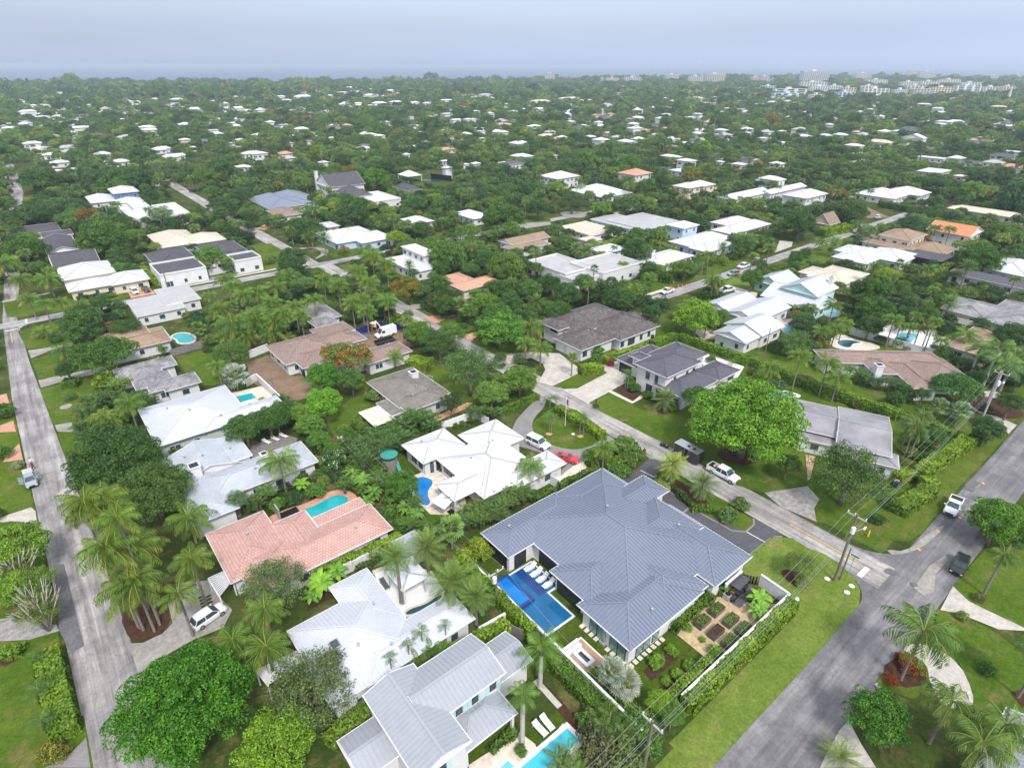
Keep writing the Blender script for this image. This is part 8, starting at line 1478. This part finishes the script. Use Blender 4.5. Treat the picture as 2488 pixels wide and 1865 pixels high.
for i,q in enumerate(((1900,960,110),(2040,1090,110),(1760,1100,70),(1960,1010,90),(1850,1200,110),(2150,1250,120))):pt('coco','10',*q,zc=8.0,label='coconut palm of the left grove by the cross street, %s' % CP[i])
for t,q,k,c_,l in (('11',(380,800,130),'round',G5,'round dark tree at the corner of the crossing streets'),('11',(1345,1035,145),'bloom',(.09,.16,.02),'flame tree dome beside the salmon roof'),('11',(1610,1010,100),'ball',(.055,.11,.02),'dark dome tree left of the salmon roof'),('11',(1600,1150,105),'ball',(.075,.10,.03),'olive dome bush by the old street'),('11',(1780,1180,85),'fan',(.14,.18,.07),'large weeping fan palm right of the olive dome bush'),('11',(2000,1150,130),'flat',(.12,.2,.03),'bright spreading tree right of the weeping fan palm'),('11',(2110,1300,170),'round',(.085,.165,.03),'very leafy round tree over the paver verge'),('11',(1990,770,110),'flat',(.05,.11,.02),'dark spreading tree behind the long pale wall'),('11',(2130,870,110),'round',(.12,.16,.03),'yellow-green tree at the end of the long pale wall'),('12',(90,870,170),'round',(.12,.165,.03),'large yellow-green tree left of the angular modern house'),('12',(100,460,180),'big',(.055,.10,.02),'tallest dark broad tree in the middle distance'),('12',(370,370,100),'round',G5,'round dark tree on the far lawn'),('12',(900,370,110),'flat',(.12,.2,.025),'bright spreading tree behind the cream flat-roofed house'),('12',(660,310,120),'airy',(.07,.10,.035),'dusty dark oak by the circular gravel court'),('12',(1200,730,140),'round',G5,'dark broad tree beside the white chimney house'),('12',(1600,870,120),'flat',(.10,.15,.03),'spreading tree with pale stems by the traffic cones'),('12',(1700,1290,190),'round',(.15,.23,.02),'bright yellow-green tree behind the slim pole'),('12',(730,200,55),'airy',(.34,.38,.32),'silvery grey tree beside the long white house'),('12',(2170,960,100),'round',(.07,.14,.02),'round green tree beyond the bright verge'),('13',(300,780,65),'ball',(.06,.12,.02),'clipped upright green bush by the street, left'),('13',(380,740,50),'ball',(.06,.12,.02),'clipped upright green bush by the street, right'),('13',(1070,930,110),'flat',(.22,.25,.02),'bright yellow flowering tree beyond the turquoise house'),('13',(960,1060,150),'round',(.06,.125,.02),'green round tree right of the turquoise house'),('13',(960,1240,170),'round',(.055,.12,.02),'dark dome tree below the green round one at right'),('13',(1850,820,170),'round',(.055,.12,.02),'dense dome tree above the low slate roof'),('13',(860,590,110),'fan',(.17,.22,.16),'grey-green fan palm beside the brown tower house'),('13',(330,510,150),'round',G5,'large dark tree left of the thatched hut'),('13',(720,390,170),'flat',(.06,.11,.025),'broad dark tree behind the big flat-topped hedge'),('11',(1090,130,125),'round',(.075,.15,.02),'round bright-edged tree right of the dark gable manor'),('11',(1250,610,95),'flat',(.19,.27,.02),'bright lime spreading tree beside the pale hip-roofed house'),('11',(880,420,160),'flat',(.045,.085,.025),'wide dark tree behind the round-cornered pavilion'),('11',(480,530,160),'flat',(.05,.095,.025),'wide dark tree beside the circular driveway'),('11',(2100,470,150),'big',(.055,.10,.02),'dark broad tree left of the far lawn'),('10',(300,420,180),'flat',(.045,.085,.03),'wide blue-green tree above the dark roofed houses'),('10',(730,430,110),'bloom',(.06,.10,.03),'dark tree with rusty bloom in the left middle distance'),('10',(350,130,180),'flat',(.055,.105,.025),'broad tree beside the left avenue'),('10',(1050,130,210),'flat',(.05,.095,.025),'long dark tree canopy in front of the lone hip house'),('10',(1730,120,110),'round',(.10,.16,.025),'bright rounded tree in the left distance'),('10',(200,720,190),'flat',(.06,.11,.02),'massive dark tree left of the dark roof slope'),('10',(860,640,200),'round',G2,'rounded grove crown right of the dark roof slope'),('10',(1350,420,110),'airy',(.11,.16,.05),'bamboo-like pale clump before the stepped terraces'),('10',(700,1290,150),'round',(.05,.10,.025),'dark tree below the cross street lawn'),('10',(1750,600,1),'x',None,''),('13',(640,250,100),'bloom',(.09,.12,.03),'brown-tinged flame tree by the white two-storey house')):
    if k !='x':pt(k,t,*q,col=c_,label=l)
for t,q,b,l in (('12',(1840,960,95),(1815,1140),'tall palm with brown drooping fronds by the cross street'),('12',(1910,985,60),(1870,1125),'slimmer palm leaning right of the brown-fronded one'),('12',(790,720,75),None,'palm cluster behind the angular modern house, right'),('12',(690,700,65),None,'palm cluster behind the angular modern house, left'),('12',(1070,835,55),(1075,945),'date palm at the courtyard of the angular modern house'),('12',(2110,620,110),(2090,760),'tall coconut palm right of the light blue house'),('12',(1130,170,60),(1130,300),'coconut palm before the long white house'),('13',(330,1200,55),(300,1280),'palm at the corner of the turquoise house, left'),('13',(430,1180,50),(440,1270),'palm at the corner of the turquoise house, right'),('13',(600,640,70),(585,780),'palm beside the street below the big hedge'),('13',(490,650,70),(485,720),'palm left of the one below the big hedge'),('01',(1120,730,45),(1125,860),'tall thin palm in the far centre, left of two'),('01',(1180,750,40),(1170,860),'tall thin palm in the far centre, right of two'),('01',(1970,780,50),(1970,860),'lone tall palm standing clear in the centre distance')):
    pt('coco',t,*q,base=b,label=l) if b else pt('date',t,*q,label=l)
for t,q,l in (('01',(1500,600,22),'tall dark conifer spire in the far centre'),('01',(1665,670,18),'shorter dark conifer spire right of the tall one'),('00',(237,255,14),'dark conifer tip on the far left treeline')):
    X,Y=px(t,q[0],q[1]);gx,gy=P(X,Y,9);k=Q(gx,gy,9)[2];r_=q[2]/3.456*k/F;root=empty('conifer',(gx,gy,0),l,'tree');c=link('crown',CR['round'][0],root,(0,0,r_*2.6));c.scale=(r_,r_,r_*2.9);c.color=(.035,.065,.035,1);tk=link('trunk',TR['tree'][0],root);tk.scale=(r_*.4,r_*.4,r_*2)
def coast_ok(X,Y):
    ok=np.ones(len(X),bool);cp=[d0,c0,c1,c2,c3,c4_,d4]
    r_=np.hypot(X,Y);az=np.arctan2(Y,X);ca=np.array([math.atan2(p[1],p[0]) for p in cp]);cr2=np.array([math.hypot(*p) for p in cp]);o=np.argsort(ca)
    return r_<np.interp(az,ca[o],cr2[o])-12
rh=random.Random(99);dm=MB();nd=0;occ=[(h[1][0],h[1][1],h[1][2],h[1][3]) for h in HOUSES]
for _ in range(5200):
    k0=rh.choice((rh.uniform(520,1100),rh.uniform(900,1700),rh.uniform(1200,3000),rh.uniform(1200,3000)));az=YAW+rh.uniform(-.76,.76);x,y=k0*math.cos(az),k0*math.sin(az);u,v,k=Q(x,y,3)
    town=u>1800 and v<262
    if nd>400 or not -10<u<2500 or v<196 or (u>1700 and v<206) or rh.random()<(.0 if town else .45):continue
    if not coast_ok(np.array([x+30]),np.array([y+30]))[0]:continue
    s_=rh.uniform(8,15)*(1.6 if town else 1);d_=rh.uniform(8,13);hh_=rh.choice((3.2,3.2,6.0)) if not town else rh.uniform(4,9);pw=s_/k*F/2
    if any(a-pw<u<c_+pw and b-3<v<d2+3 for a,b,c_,d2 in occ):continue
    occ.append((u-pw,v-4,u+pw,v+4));nd+=1;q=rh.random();mi=0 if q<.62 else 1 if q<.8 else 2 if q<.88 else 3
    a,b=(s_,d_) if rh.random()<.5 else (d_,s_)
    dm.box(x-a/2+.5,x+a/2-.5,y-b/2+.5,y+b/2-.5,0,hh_,4);t_=len(dm.m)
    if rh.random()<.8:wing_roof(dm,x-a/2,x+a/2,y-b/2,y+b/2,hh_,'hip',.32,0,False)
    else:dm.box(x-a/2,x+a/2,y-b/2,y+b/2,hh_-.2,hh_+.25,0)
    for i in range(t_,len(dm.m)):
        if dm.m[i]==0:dm.m[i]=mi
        elif dm.m[i]==1:dm.m[i]=5
    reg_house([(x-a/2,x+a/2,y-b/2,y+b/2)],hh_,'?',.4)
LAND=[l for l in LAND if l[3] !='?']
o=dm.build('distant_houses',[M['r_white'],M['r_gray'],M['r_salm'],M['r_char'],M['wall'],M['trim']]);tag(o,'countless pale houses scattered through the far woods and the town','houses',None,'stuff')
ROADS=[(-40,420,A0-1,A1+1),(73.8,81.5,10,201),(-14,-4,-10,205),(-60,900,197.5,207),(71.5,77.5,200,255),(139,360,101,108),(-40,131,-40,100),(-14,66,100,139),(-14,25,100,178)]
hx=np.array([h[1] for h in HOUSES]);hd=np.array([h[2] for h in HOUSES]);hv=np.array([h[3] for h in HOUSES])
hr=np.array([list(r)+[i] for i,h in enumerate(HOUSES) for r in h[0]])
def blocked(X,Y,r,zc,pal,rng):
    n=len(X);bad=np.zeros(n,bool)
    for a,b,c,d in ROADS:bad |=(X>a-r*.35) &(X<b+r*.35) &(Y>c-r*.35) &(Y<d+r*.35)
    for a,b,c,d,i in hr:bad |=(X>a-r*.55) &(X<b+r*.55) &(Y>c-r*.55) &(Y<d+r*.55)
    V=np.stack([X,Y,zc-H],1);k=V@FW;u=CX+V@RX/k*F;v=CY-V@UX/k*F;pr=r/k*F
    for j in range(len(hd)):
        x0,y0,x1,y1=hx[j];nr=k<hd[j]+8
        ov=(u+pr*.75>x0) &(u-pr*.75<x1) &(v-pr*.7<y1-.32*(y1-y0)) &(v+pr*.2>y0-1)
        bad |=ov & nr &(rng.random(n)<hv[j])
    for t,x0,y0,x1,y1 in (('10',100,0,270,260),('10',1430,170,1750,350),('11',60,560,330,760),('11',430,690,760,860),('12',220,420,480,520),('12',530,380,780,450),('12',1370,980,1760,1150),('12',1900,840,2212,1120),('13',880,310,1200,470),('13',630,540,800,620),('13',130,620,560,790),('10',0,1050,640,1382),('10',1060,1000,2212,1120),('11',0,880,270,960),('13',2120,20,2200,30),('11',1400,60,1740,150),('10',1540,230,1750,350)):
        a=px(t,x0,y0);b=px(t,x1,y1);bad |=(u>a[0]-pr*.4) &(u<b[0]+pr*.4) &(v-pr*.8<b[1]) &(v+pr*1.2>a[1]) &(k<P(0,0)[0]*0+1e9) &(k<600)
    inside_=(u>-60) &(u<2550) &(v>100) &(v<1900)
    return bad | ~inside_,u,v,k
rng=np.random.default_rng(5);ALL=[]
for (r0,r1,sp) in ((95,330,5.7),(330,700,7.6),(700,1300,11.5),(1300,4200,17.0)):
    g=np.arange(-r1,r1,sp);gx_,gy_=np.meshgrid(g,g);X=gx_.ravel()+rng.uniform(-.48,.48,gx_.size)*sp;Y=gy_.ravel()+rng.uniform(-.48,.48,gx_.size)*sp
    d=np.hypot(X,Y);az=np.arctan2(Y,X);m_=(d>=r0) &(d<r1) &(np.abs(az-YAW)<.78)
    X,Y=X[m_],Y[m_];m_=coast_ok(X,Y);X,Y=X[m_],Y[m_]
    n=len(X);big=sp/8.6
    nz_=np.sin(X*.011+1)*np.cos(Y*.013)+.6*np.sin(X*.031+Y*.027);szf=1+.28*np.sin(X*.047+Y*.02)*np.cos(Y*.039-X*.013);pal=(rng.random(n)<.28+.16*nz_) &(sp<17)
    r_=np.where(pal,rng.uniform(2.3,3.6,n)*big**.5,rng.lognormal(1.38,.34,n)*big*szf);zc=np.where(pal,rng.uniform(4.5,9.5,n),r_*.45+rng.uniform(1.6,3.2,n))
    keep=rng.random(n)<.93;X,Y,r_,zc,pal=X[keep],Y[keep],r_[keep],zc[keep],pal[keep]
    bad,u,v,k=blocked(X,Y,r_,zc,pal,rng)
    for q in [x for x in THINGS if '_r' in x.keys() and math.hypot(x.location.x,x.location.y)>r0-30 and math.hypot(x.location.x,x.location.y)<r1+30]:
        bad |=np.hypot(X-q.location.x,Y-q.location.y)<q['_r']*.75+r_*.3
    ok=~bad;ALL.append(np.stack([X[ok],Y[ok],r_[ok],zc[ok],pal[ok].astype(float),u[ok],v[ok],k[ok]],1))
ALL=np.concatenate(ALL)
g=np.arange(-480,480,4.3);gx_,gy_=np.meshgrid(g,g);X=gx_.ravel()+rng.uniform(-2,2,gx_.size);Y=gy_.ravel()+rng.uniform(-2,2,gx_.size)
d=np.hypot(X,Y);m_=(d>96) &(d<470) &(np.abs(np.arctan2(Y,X)-YAW)<.75) &(rng.random(len(X))<.9);X,Y=X[m_],Y[m_];r_=rng.uniform(.8,2.3,len(X));zc=r_*.6
bad,u,v,k=blocked(X,Y,r_,zc,None,rng);
for q in [x for x in THINGS if x.get('category')=='swimming pool']:bad |=np.hypot(X-q.location.x,Y-q.location.y)<7
ok=~bad;SHRUB=np.stack([X[ok],Y[ok],r_[ok],zc[ok]],1)
o=np.argsort(ALL[:,7]/ALL[:,2]);ALL=ALL[o]
vis=(ALL[:,5]>-20) &(ALL[:,5]<2508) &(ALL[:,6]>150) &(ALL[:,6]<1880)
n_tree=sum(1 for x in THINGS if x.get('category')=='tree');n_palm=sum(1 for x in THINGS if x.get('category')=='palm tree')
ind_t=np.where((ALL[:,4]<.5) & vis)[0][:max(0,300-n_tree)];ind_p=np.where((ALL[:,4]>.5) & vis)[0][:max(0,300-n_palm)]
PAL=[(.10,.15,.045),(.05,.10,.04),(.13,.20,.03),(.05,.095,.03),(.065,.125,.03),(.055,.105,.02),(.085,.15,.03),(.075,.13,.04),(.06,.10,.035),(.11,.17,.035),(.045,.085,.025)]
for i in ind_t:
    x,y,r,z,*_=ALL[i];rg=random.Random(int(i)*7+1);kd=rg.choices(('round','flat','airy','bloom'),(5,4,2.4,.22))[0];plant(kd,x,y,z,r,rg.choice(PAL) if kd !='bloom' else (.09,.13,.03))
for i in ind_p:
    x,y,r,z,*_=ALL[i];rg=random.Random(int(i)*5+2);kd=rg.choices(('coco','royal','fan','date'),(7,.0,1.2,1))[0];plant(kd,x,y,z,r*(1 if kd !='fan' else .8),(.10,.155,.035))
rest=np.ones(len(ALL),bool);rest[ind_t]=False;rest[ind_p]=False
STUFF=ALL[rest]
def crown_proto(name,arrs,mat_):
    V,T,A=arrs;V=V.copy();me=quads_mesh(name,V,M[mat_],T,A);return bpy.data.objects.new(name,me)
def with_trunk(arr,h,w_=.05):
    V,T,A=arr;q=[]
    for a in range(4):
        c_,s_,c2_,s2_=math.cos(a*1.57),math.sin(a*1.57),math.cos((a+1)*1.57),math.sin((a+1)*1.57);q.append([[w_*c_,w_*s_,-h],[w_*c2_,w_*s2_,-h],[w_*c2_*.7,w_*s2_*.7,0],[w_*c_*.7,w_*s_*.7,0]])
    return np.concatenate([V,np.array(q)]),np.concatenate([T,np.full(4,.3)]),np.concatenate([A,np.full(4,1.0)])
pc=bpy.data.collections.new('wood_parts');pp=bpy.data.collections.new('palm_parts');pf=bpy.data.collections.new('far_parts')
for i in range(4):pc.objects.link(crown_proto('wood_%d' % i,crown_arrays(300+i,R=(1,1,(.8,.5,.7,.6)[i]),nclump=44,leaves=52,cr=.29,leaf=.062,airy=(0,0,.2,.1)[i]),'leaf_s'))
for i in range(3):pp.objects.link(crown_proto('grove_%d' % i,with_trunk(palm_arrays(320+i,n=17,bend=2.0,nst=7,ll=.32,lw=.03,droop=.7,rachis=.02),2.2),'frond_s'))
for i in range(3):pf.objects.link(crown_proto('far_%d' % i,crown_arrays(340+i,R=(1,1,(.8,.6,.7)[i]),nclump=16,leaves=26,cr=.4,leaf=.12,airy=.1),'leaf_s'))
def scatter(name,arr,coll,label,cat,scale=1.0,sz=1.0):
    n=len(arr);me=bpy.data.meshes.new(name);me.vertices.add(n);me.vertices.foreach_set('co',arr[:,[0,1,3]].astype(np.float32).ravel())
    a=me.attributes.new('sc','FLOAT','POINT');a.data.foreach_set('value',arr[:,2].astype(np.float32)*scale);a=me.attributes.new('rz','FLOAT','POINT');a.data.foreach_set('value',rng.uniform(0,6.28,n).astype(np.float32))
    o=bpy.data.objects.new(name,me);COL.objects.link(o);tag(o,label,cat,None,'stuff')
    ng=bpy.data.node_groups.new(name,'GeometryNodeTree');ng.interface.new_socket('Geometry',in_out='INPUT',socket_type='NodeSocketGeometry');ng.interface.new_socket('Geometry',in_out='OUTPUT',socket_type='NodeSocketGeometry')
    gi=ng.nodes.new('NodeGroupInput');go=ng.nodes.new('NodeGroupOutput');ip=ng.nodes.new('GeometryNodeInstanceOnPoints');ci=ng.nodes.new('GeometryNodeCollectionInfo');ci.inputs[0].default_value=coll;ci.inputs['Separate Children'].default_value=True;ci.inputs['Reset Children'].default_value=True
    ip.inputs['Pick Instance'].default_value=True
    s_=ng.nodes.new('GeometryNodeInputNamedAttribute');s_.data_type='FLOAT';s_.inputs[0].default_value='sc';z_=ng.nodes.new('GeometryNodeInputNamedAttribute');z_.data_type='FLOAT';z_.inputs[0].default_value='rz';cb_=ng.nodes.new('ShaderNodeCombineXYZ');lk=ng.links.new
    lk(gi.outputs[0],ip.inputs['Points']);lk(ci.outputs[0],ip.inputs['Instance']);lk(s_.outputs[0],ip.inputs['Scale']);lk(z_.outputs[0],cb_.inputs[2]);lk(cb_.outputs[0],ip.inputs['Rotation'])
    lk(ip.outputs[0],go.inputs[0]);md=o.modifiers.new('scatter','NODES');md.node_group=ng;return o
mp_=STUFF[:,4]>.5;far_=STUFF[:,7]>800
scatter('woodland',STUFF[~mp_ & ~far_],pc,'green broadleaf woods between the houses of the middle distance','woods')
FP={'21':(((640,760),(1250,700),(1050,1000),(700,1100)),((450,900),(750,950),(900,1350),(1230,1480),(1500,1658),(1000,1500),(760,1200),(540,1000)),((60,1100),(480,1000),(700,1150),(500,1190),(250,1290),(0,1330)),((250,560),(500,700),(600,980),(430,900),(270,700)),((1480,1260),(1900,1150),(1934,1250),(1500,1420))),
 '20':(((470,560),(1100,560),(900,780),(480,780)),((1650,560),(1934,560),(1934,760),(1700,820))),'32':(((560,1330),(1150,1190),(1200,1400),(1000,1690),(420,1690),(620,1450)),),'31':(((1030,900),(1300,820),(1000,1040)),),
 '22':(((20,1240),(400,1090),(440,1130),(60,1380),(0,1400)),((640,960),(900,820),(970,900),(860,1060),(760,1060)),((0,300),(260,330),(300,500),(0,620))),'23':(((600,360),(1150,470),(1500,560),(1300,600),(900,480)),((1100,760),(1500,760),(1260,1000),(1100,1000)),((1350,200),(1934,350),(1934,500),(1500,400))),'11':(((0,1150),(700,950),(1200,1000),(1250,1250),(600,1382),(0,1382)),)}
UG=[];PL=[(q.location.x,q.location.y) for q in THINGS if q.get('category')=='swimming pool']
for t,ps in FP.items():
    for pg in ps:
        wp=[W(t,*q) for q in pg];x0_,x1_,y0_,y1_=min(p[0] for p in wp),max(p[0] for p in wp),min(p[1] for p in wp),max(p[1] for p in wp)
        for _ in range(int((x1_-x0_)*(y1_-y0_)*.30)):
            x,y=rng.uniform(x0_,x1_),rng.uniform(y0_,y1_);c_=False
            for i in range(len(wp)):
                a,b=wp[i],wp[i-1]
                if (a[1]>y) !=(b[1]>y) and x<(b[0]-a[0])*(y-a[1])/(b[1]-a[1])+a[0]:c_=not c_
            if c_ and not any(math.hypot(q[0]-x,q[1]-y)<5 for q in PL) and not any(r_[0]+.3<x<r_[1]-.3 and r_[2]+.3<y<r_[3]-.3 for r_ in hr):r_=rng.uniform(.6,1.7);UG.append((x,y,r_,r_*.6))
scatter('garden_undergrowth',np.array(UG),pc,'dense undergrowth of shrubs between the nearest gardens','undergrowth')
scatter('garden_shrubs',SHRUB,pc,'low garden shrubs filling the yards of the middle distance','shrubs')
scatter('palm_grove',STUFF[mp_],pp,'countless small palms among the distant woods','palms')
scatter('far_woodland',STUFF[~mp_ & far_],pf,'far bluish woods reaching to the coast','woods')
print('plants',n_tree,n_palm,len(ALL),'stuff',len(STUFF),(~mp_ & far_).sum())
def cw(c):
    r,g,b=c[:3];l=.3*r+.6*g+.1*b
    if r>g*1.05:return 'rusty'
    if l<.085:return 'very dark'
    if l<.105:return 'dark'
    if l<.125:return 'mid-green'
    if r>g*.68:return 'yellowish'
    return 'bright'
USED=set(x.get('label') for x in THINGS)
ORD=('','second ','third ','fourth ','fifth ','sixth ','seventh ','eighth ','ninth ','tenth ')
GOOD=[l for l in LAND if l[3] !='?' and len(l[3])>4 and len(l[3].split())<=7]
def relate(X,Y,k,skip=None):
    c=sorted(GOOD,key=lambda l:((l[0]-X)/1.0)**2+((l[1]-Y)*1.6)**2)
    out=[]
    for l in c[:4]:
        if l is skip:continue
        dx,dy=X-l[0],Y-l[1]
        if abs(dx)>abs(dy)*2.2:w_='right of' if dx>0 else 'left of'
        elif dy<0:w_='beyond' if abs(dx)<abs(dy)*.5 else ('beyond and right of' if dx>0 else 'beyond and left of')
        else:w_='below' if abs(dx)<abs(dy)*.5 else ('below and right of' if dx>0 else 'below and left of')
        out.append('%s %s' %(w_,l[3]))
    return out
def assign(o,head,X,Y,k,pre=''):
    rel=relate(X,Y,k)
    for n in range(len(ORD)):
        for r_ in rel[:3]:
            s_=(ORD[n]+pre+head+' '+r_).strip()
            if s_ not in USED and len(s_.split())<=16:USED.add(s_);o['label']=s_;return
    o['label']=(head+' '+rel[0].replace(' and ',' ')+' at %d tenths' % int(X/248.8));print('fallback',o['label'])
LAB.sort(key=lambda q:q[5])
for r_,pre,head,X,Y,k in LAB:
    assign(r_,head,X,Y,k,pre)
    if k<1500:pass
for o in list(THINGS):
    if o.get('label')=='?':
        X,Y,k=Q(o.location.x,o.location.y,o.get('_z',3));sz='large' if o['_r']>5 else ('small' if o['_r']<3 else 'medium-sized');kd=o['_k']
        kn={'round':'round-crowned tree','flat':'flat-topped tree','airy':'loose-crowned tree','bloom':'flame tree','coco':'feathery palm','royal':'tall palm','fan':'fan palm','date':'stiff-fronded palm'}.get(kd,'tree')
        assign(o,'%s %s %s' %(sz,cw(o['_c']),kn),X,Y,k)
GRP={'tree':'broadleaf trees of the neighbourhood','palm tree':'palms of the neighbourhood','house':'houses of the neighbourhood','shrub':'garden shrubs','hedge':'hedges between the gardens','building':'town blocks near the coast','tower':'apartment towers on the coast','swimming pool':'garden pools','utility pole':'utility poles','banana plant':'banana clumps','bush':'clipped bushes'}
for o in THINGS:
    if 'group' not in o.keys() and o.get('category') in GRP:o['group']=GRP[o['category']]
    for q in ('_k','_r','_z','_c'):
        if q in o.keys():del o[q]
seen={}
for o in THINGS:
    l=o.get('label')
    if l in seen and 'group' not in o.keys():o['group']=l[:40]
    seen[l]=1
hz=MB();hz.box(-2600,17500,-13500,22500,-1.8,66.0);ho=hz.build('haze',[None] if False else [M['trim']])
m=bpy.data.materials.new('haze');m.use_nodes=True;t=m.node_tree;t.nodes.clear();o_=N(t,'ShaderNodeOutputMaterial');pv=N(t,'ShaderNodeVolumePrincipled');pv.inputs['Color'].default_value=(.74,.86,1.0,1);pv.inputs['Density'].default_value=HAZE;pv.inputs['Anisotropy'].default_value=0.2
t.links.new(pv.outputs[0],o_.inputs['Volume']);ho.data.materials.clear();ho.data.materials.append(m);ho['kind']='stuff';ho['label']='thin pale sea haze over the whole neighbourhood'
S.cycles.volume_bounces=0
print('objects',len(bpy.data.objects),'things',len(THINGS))
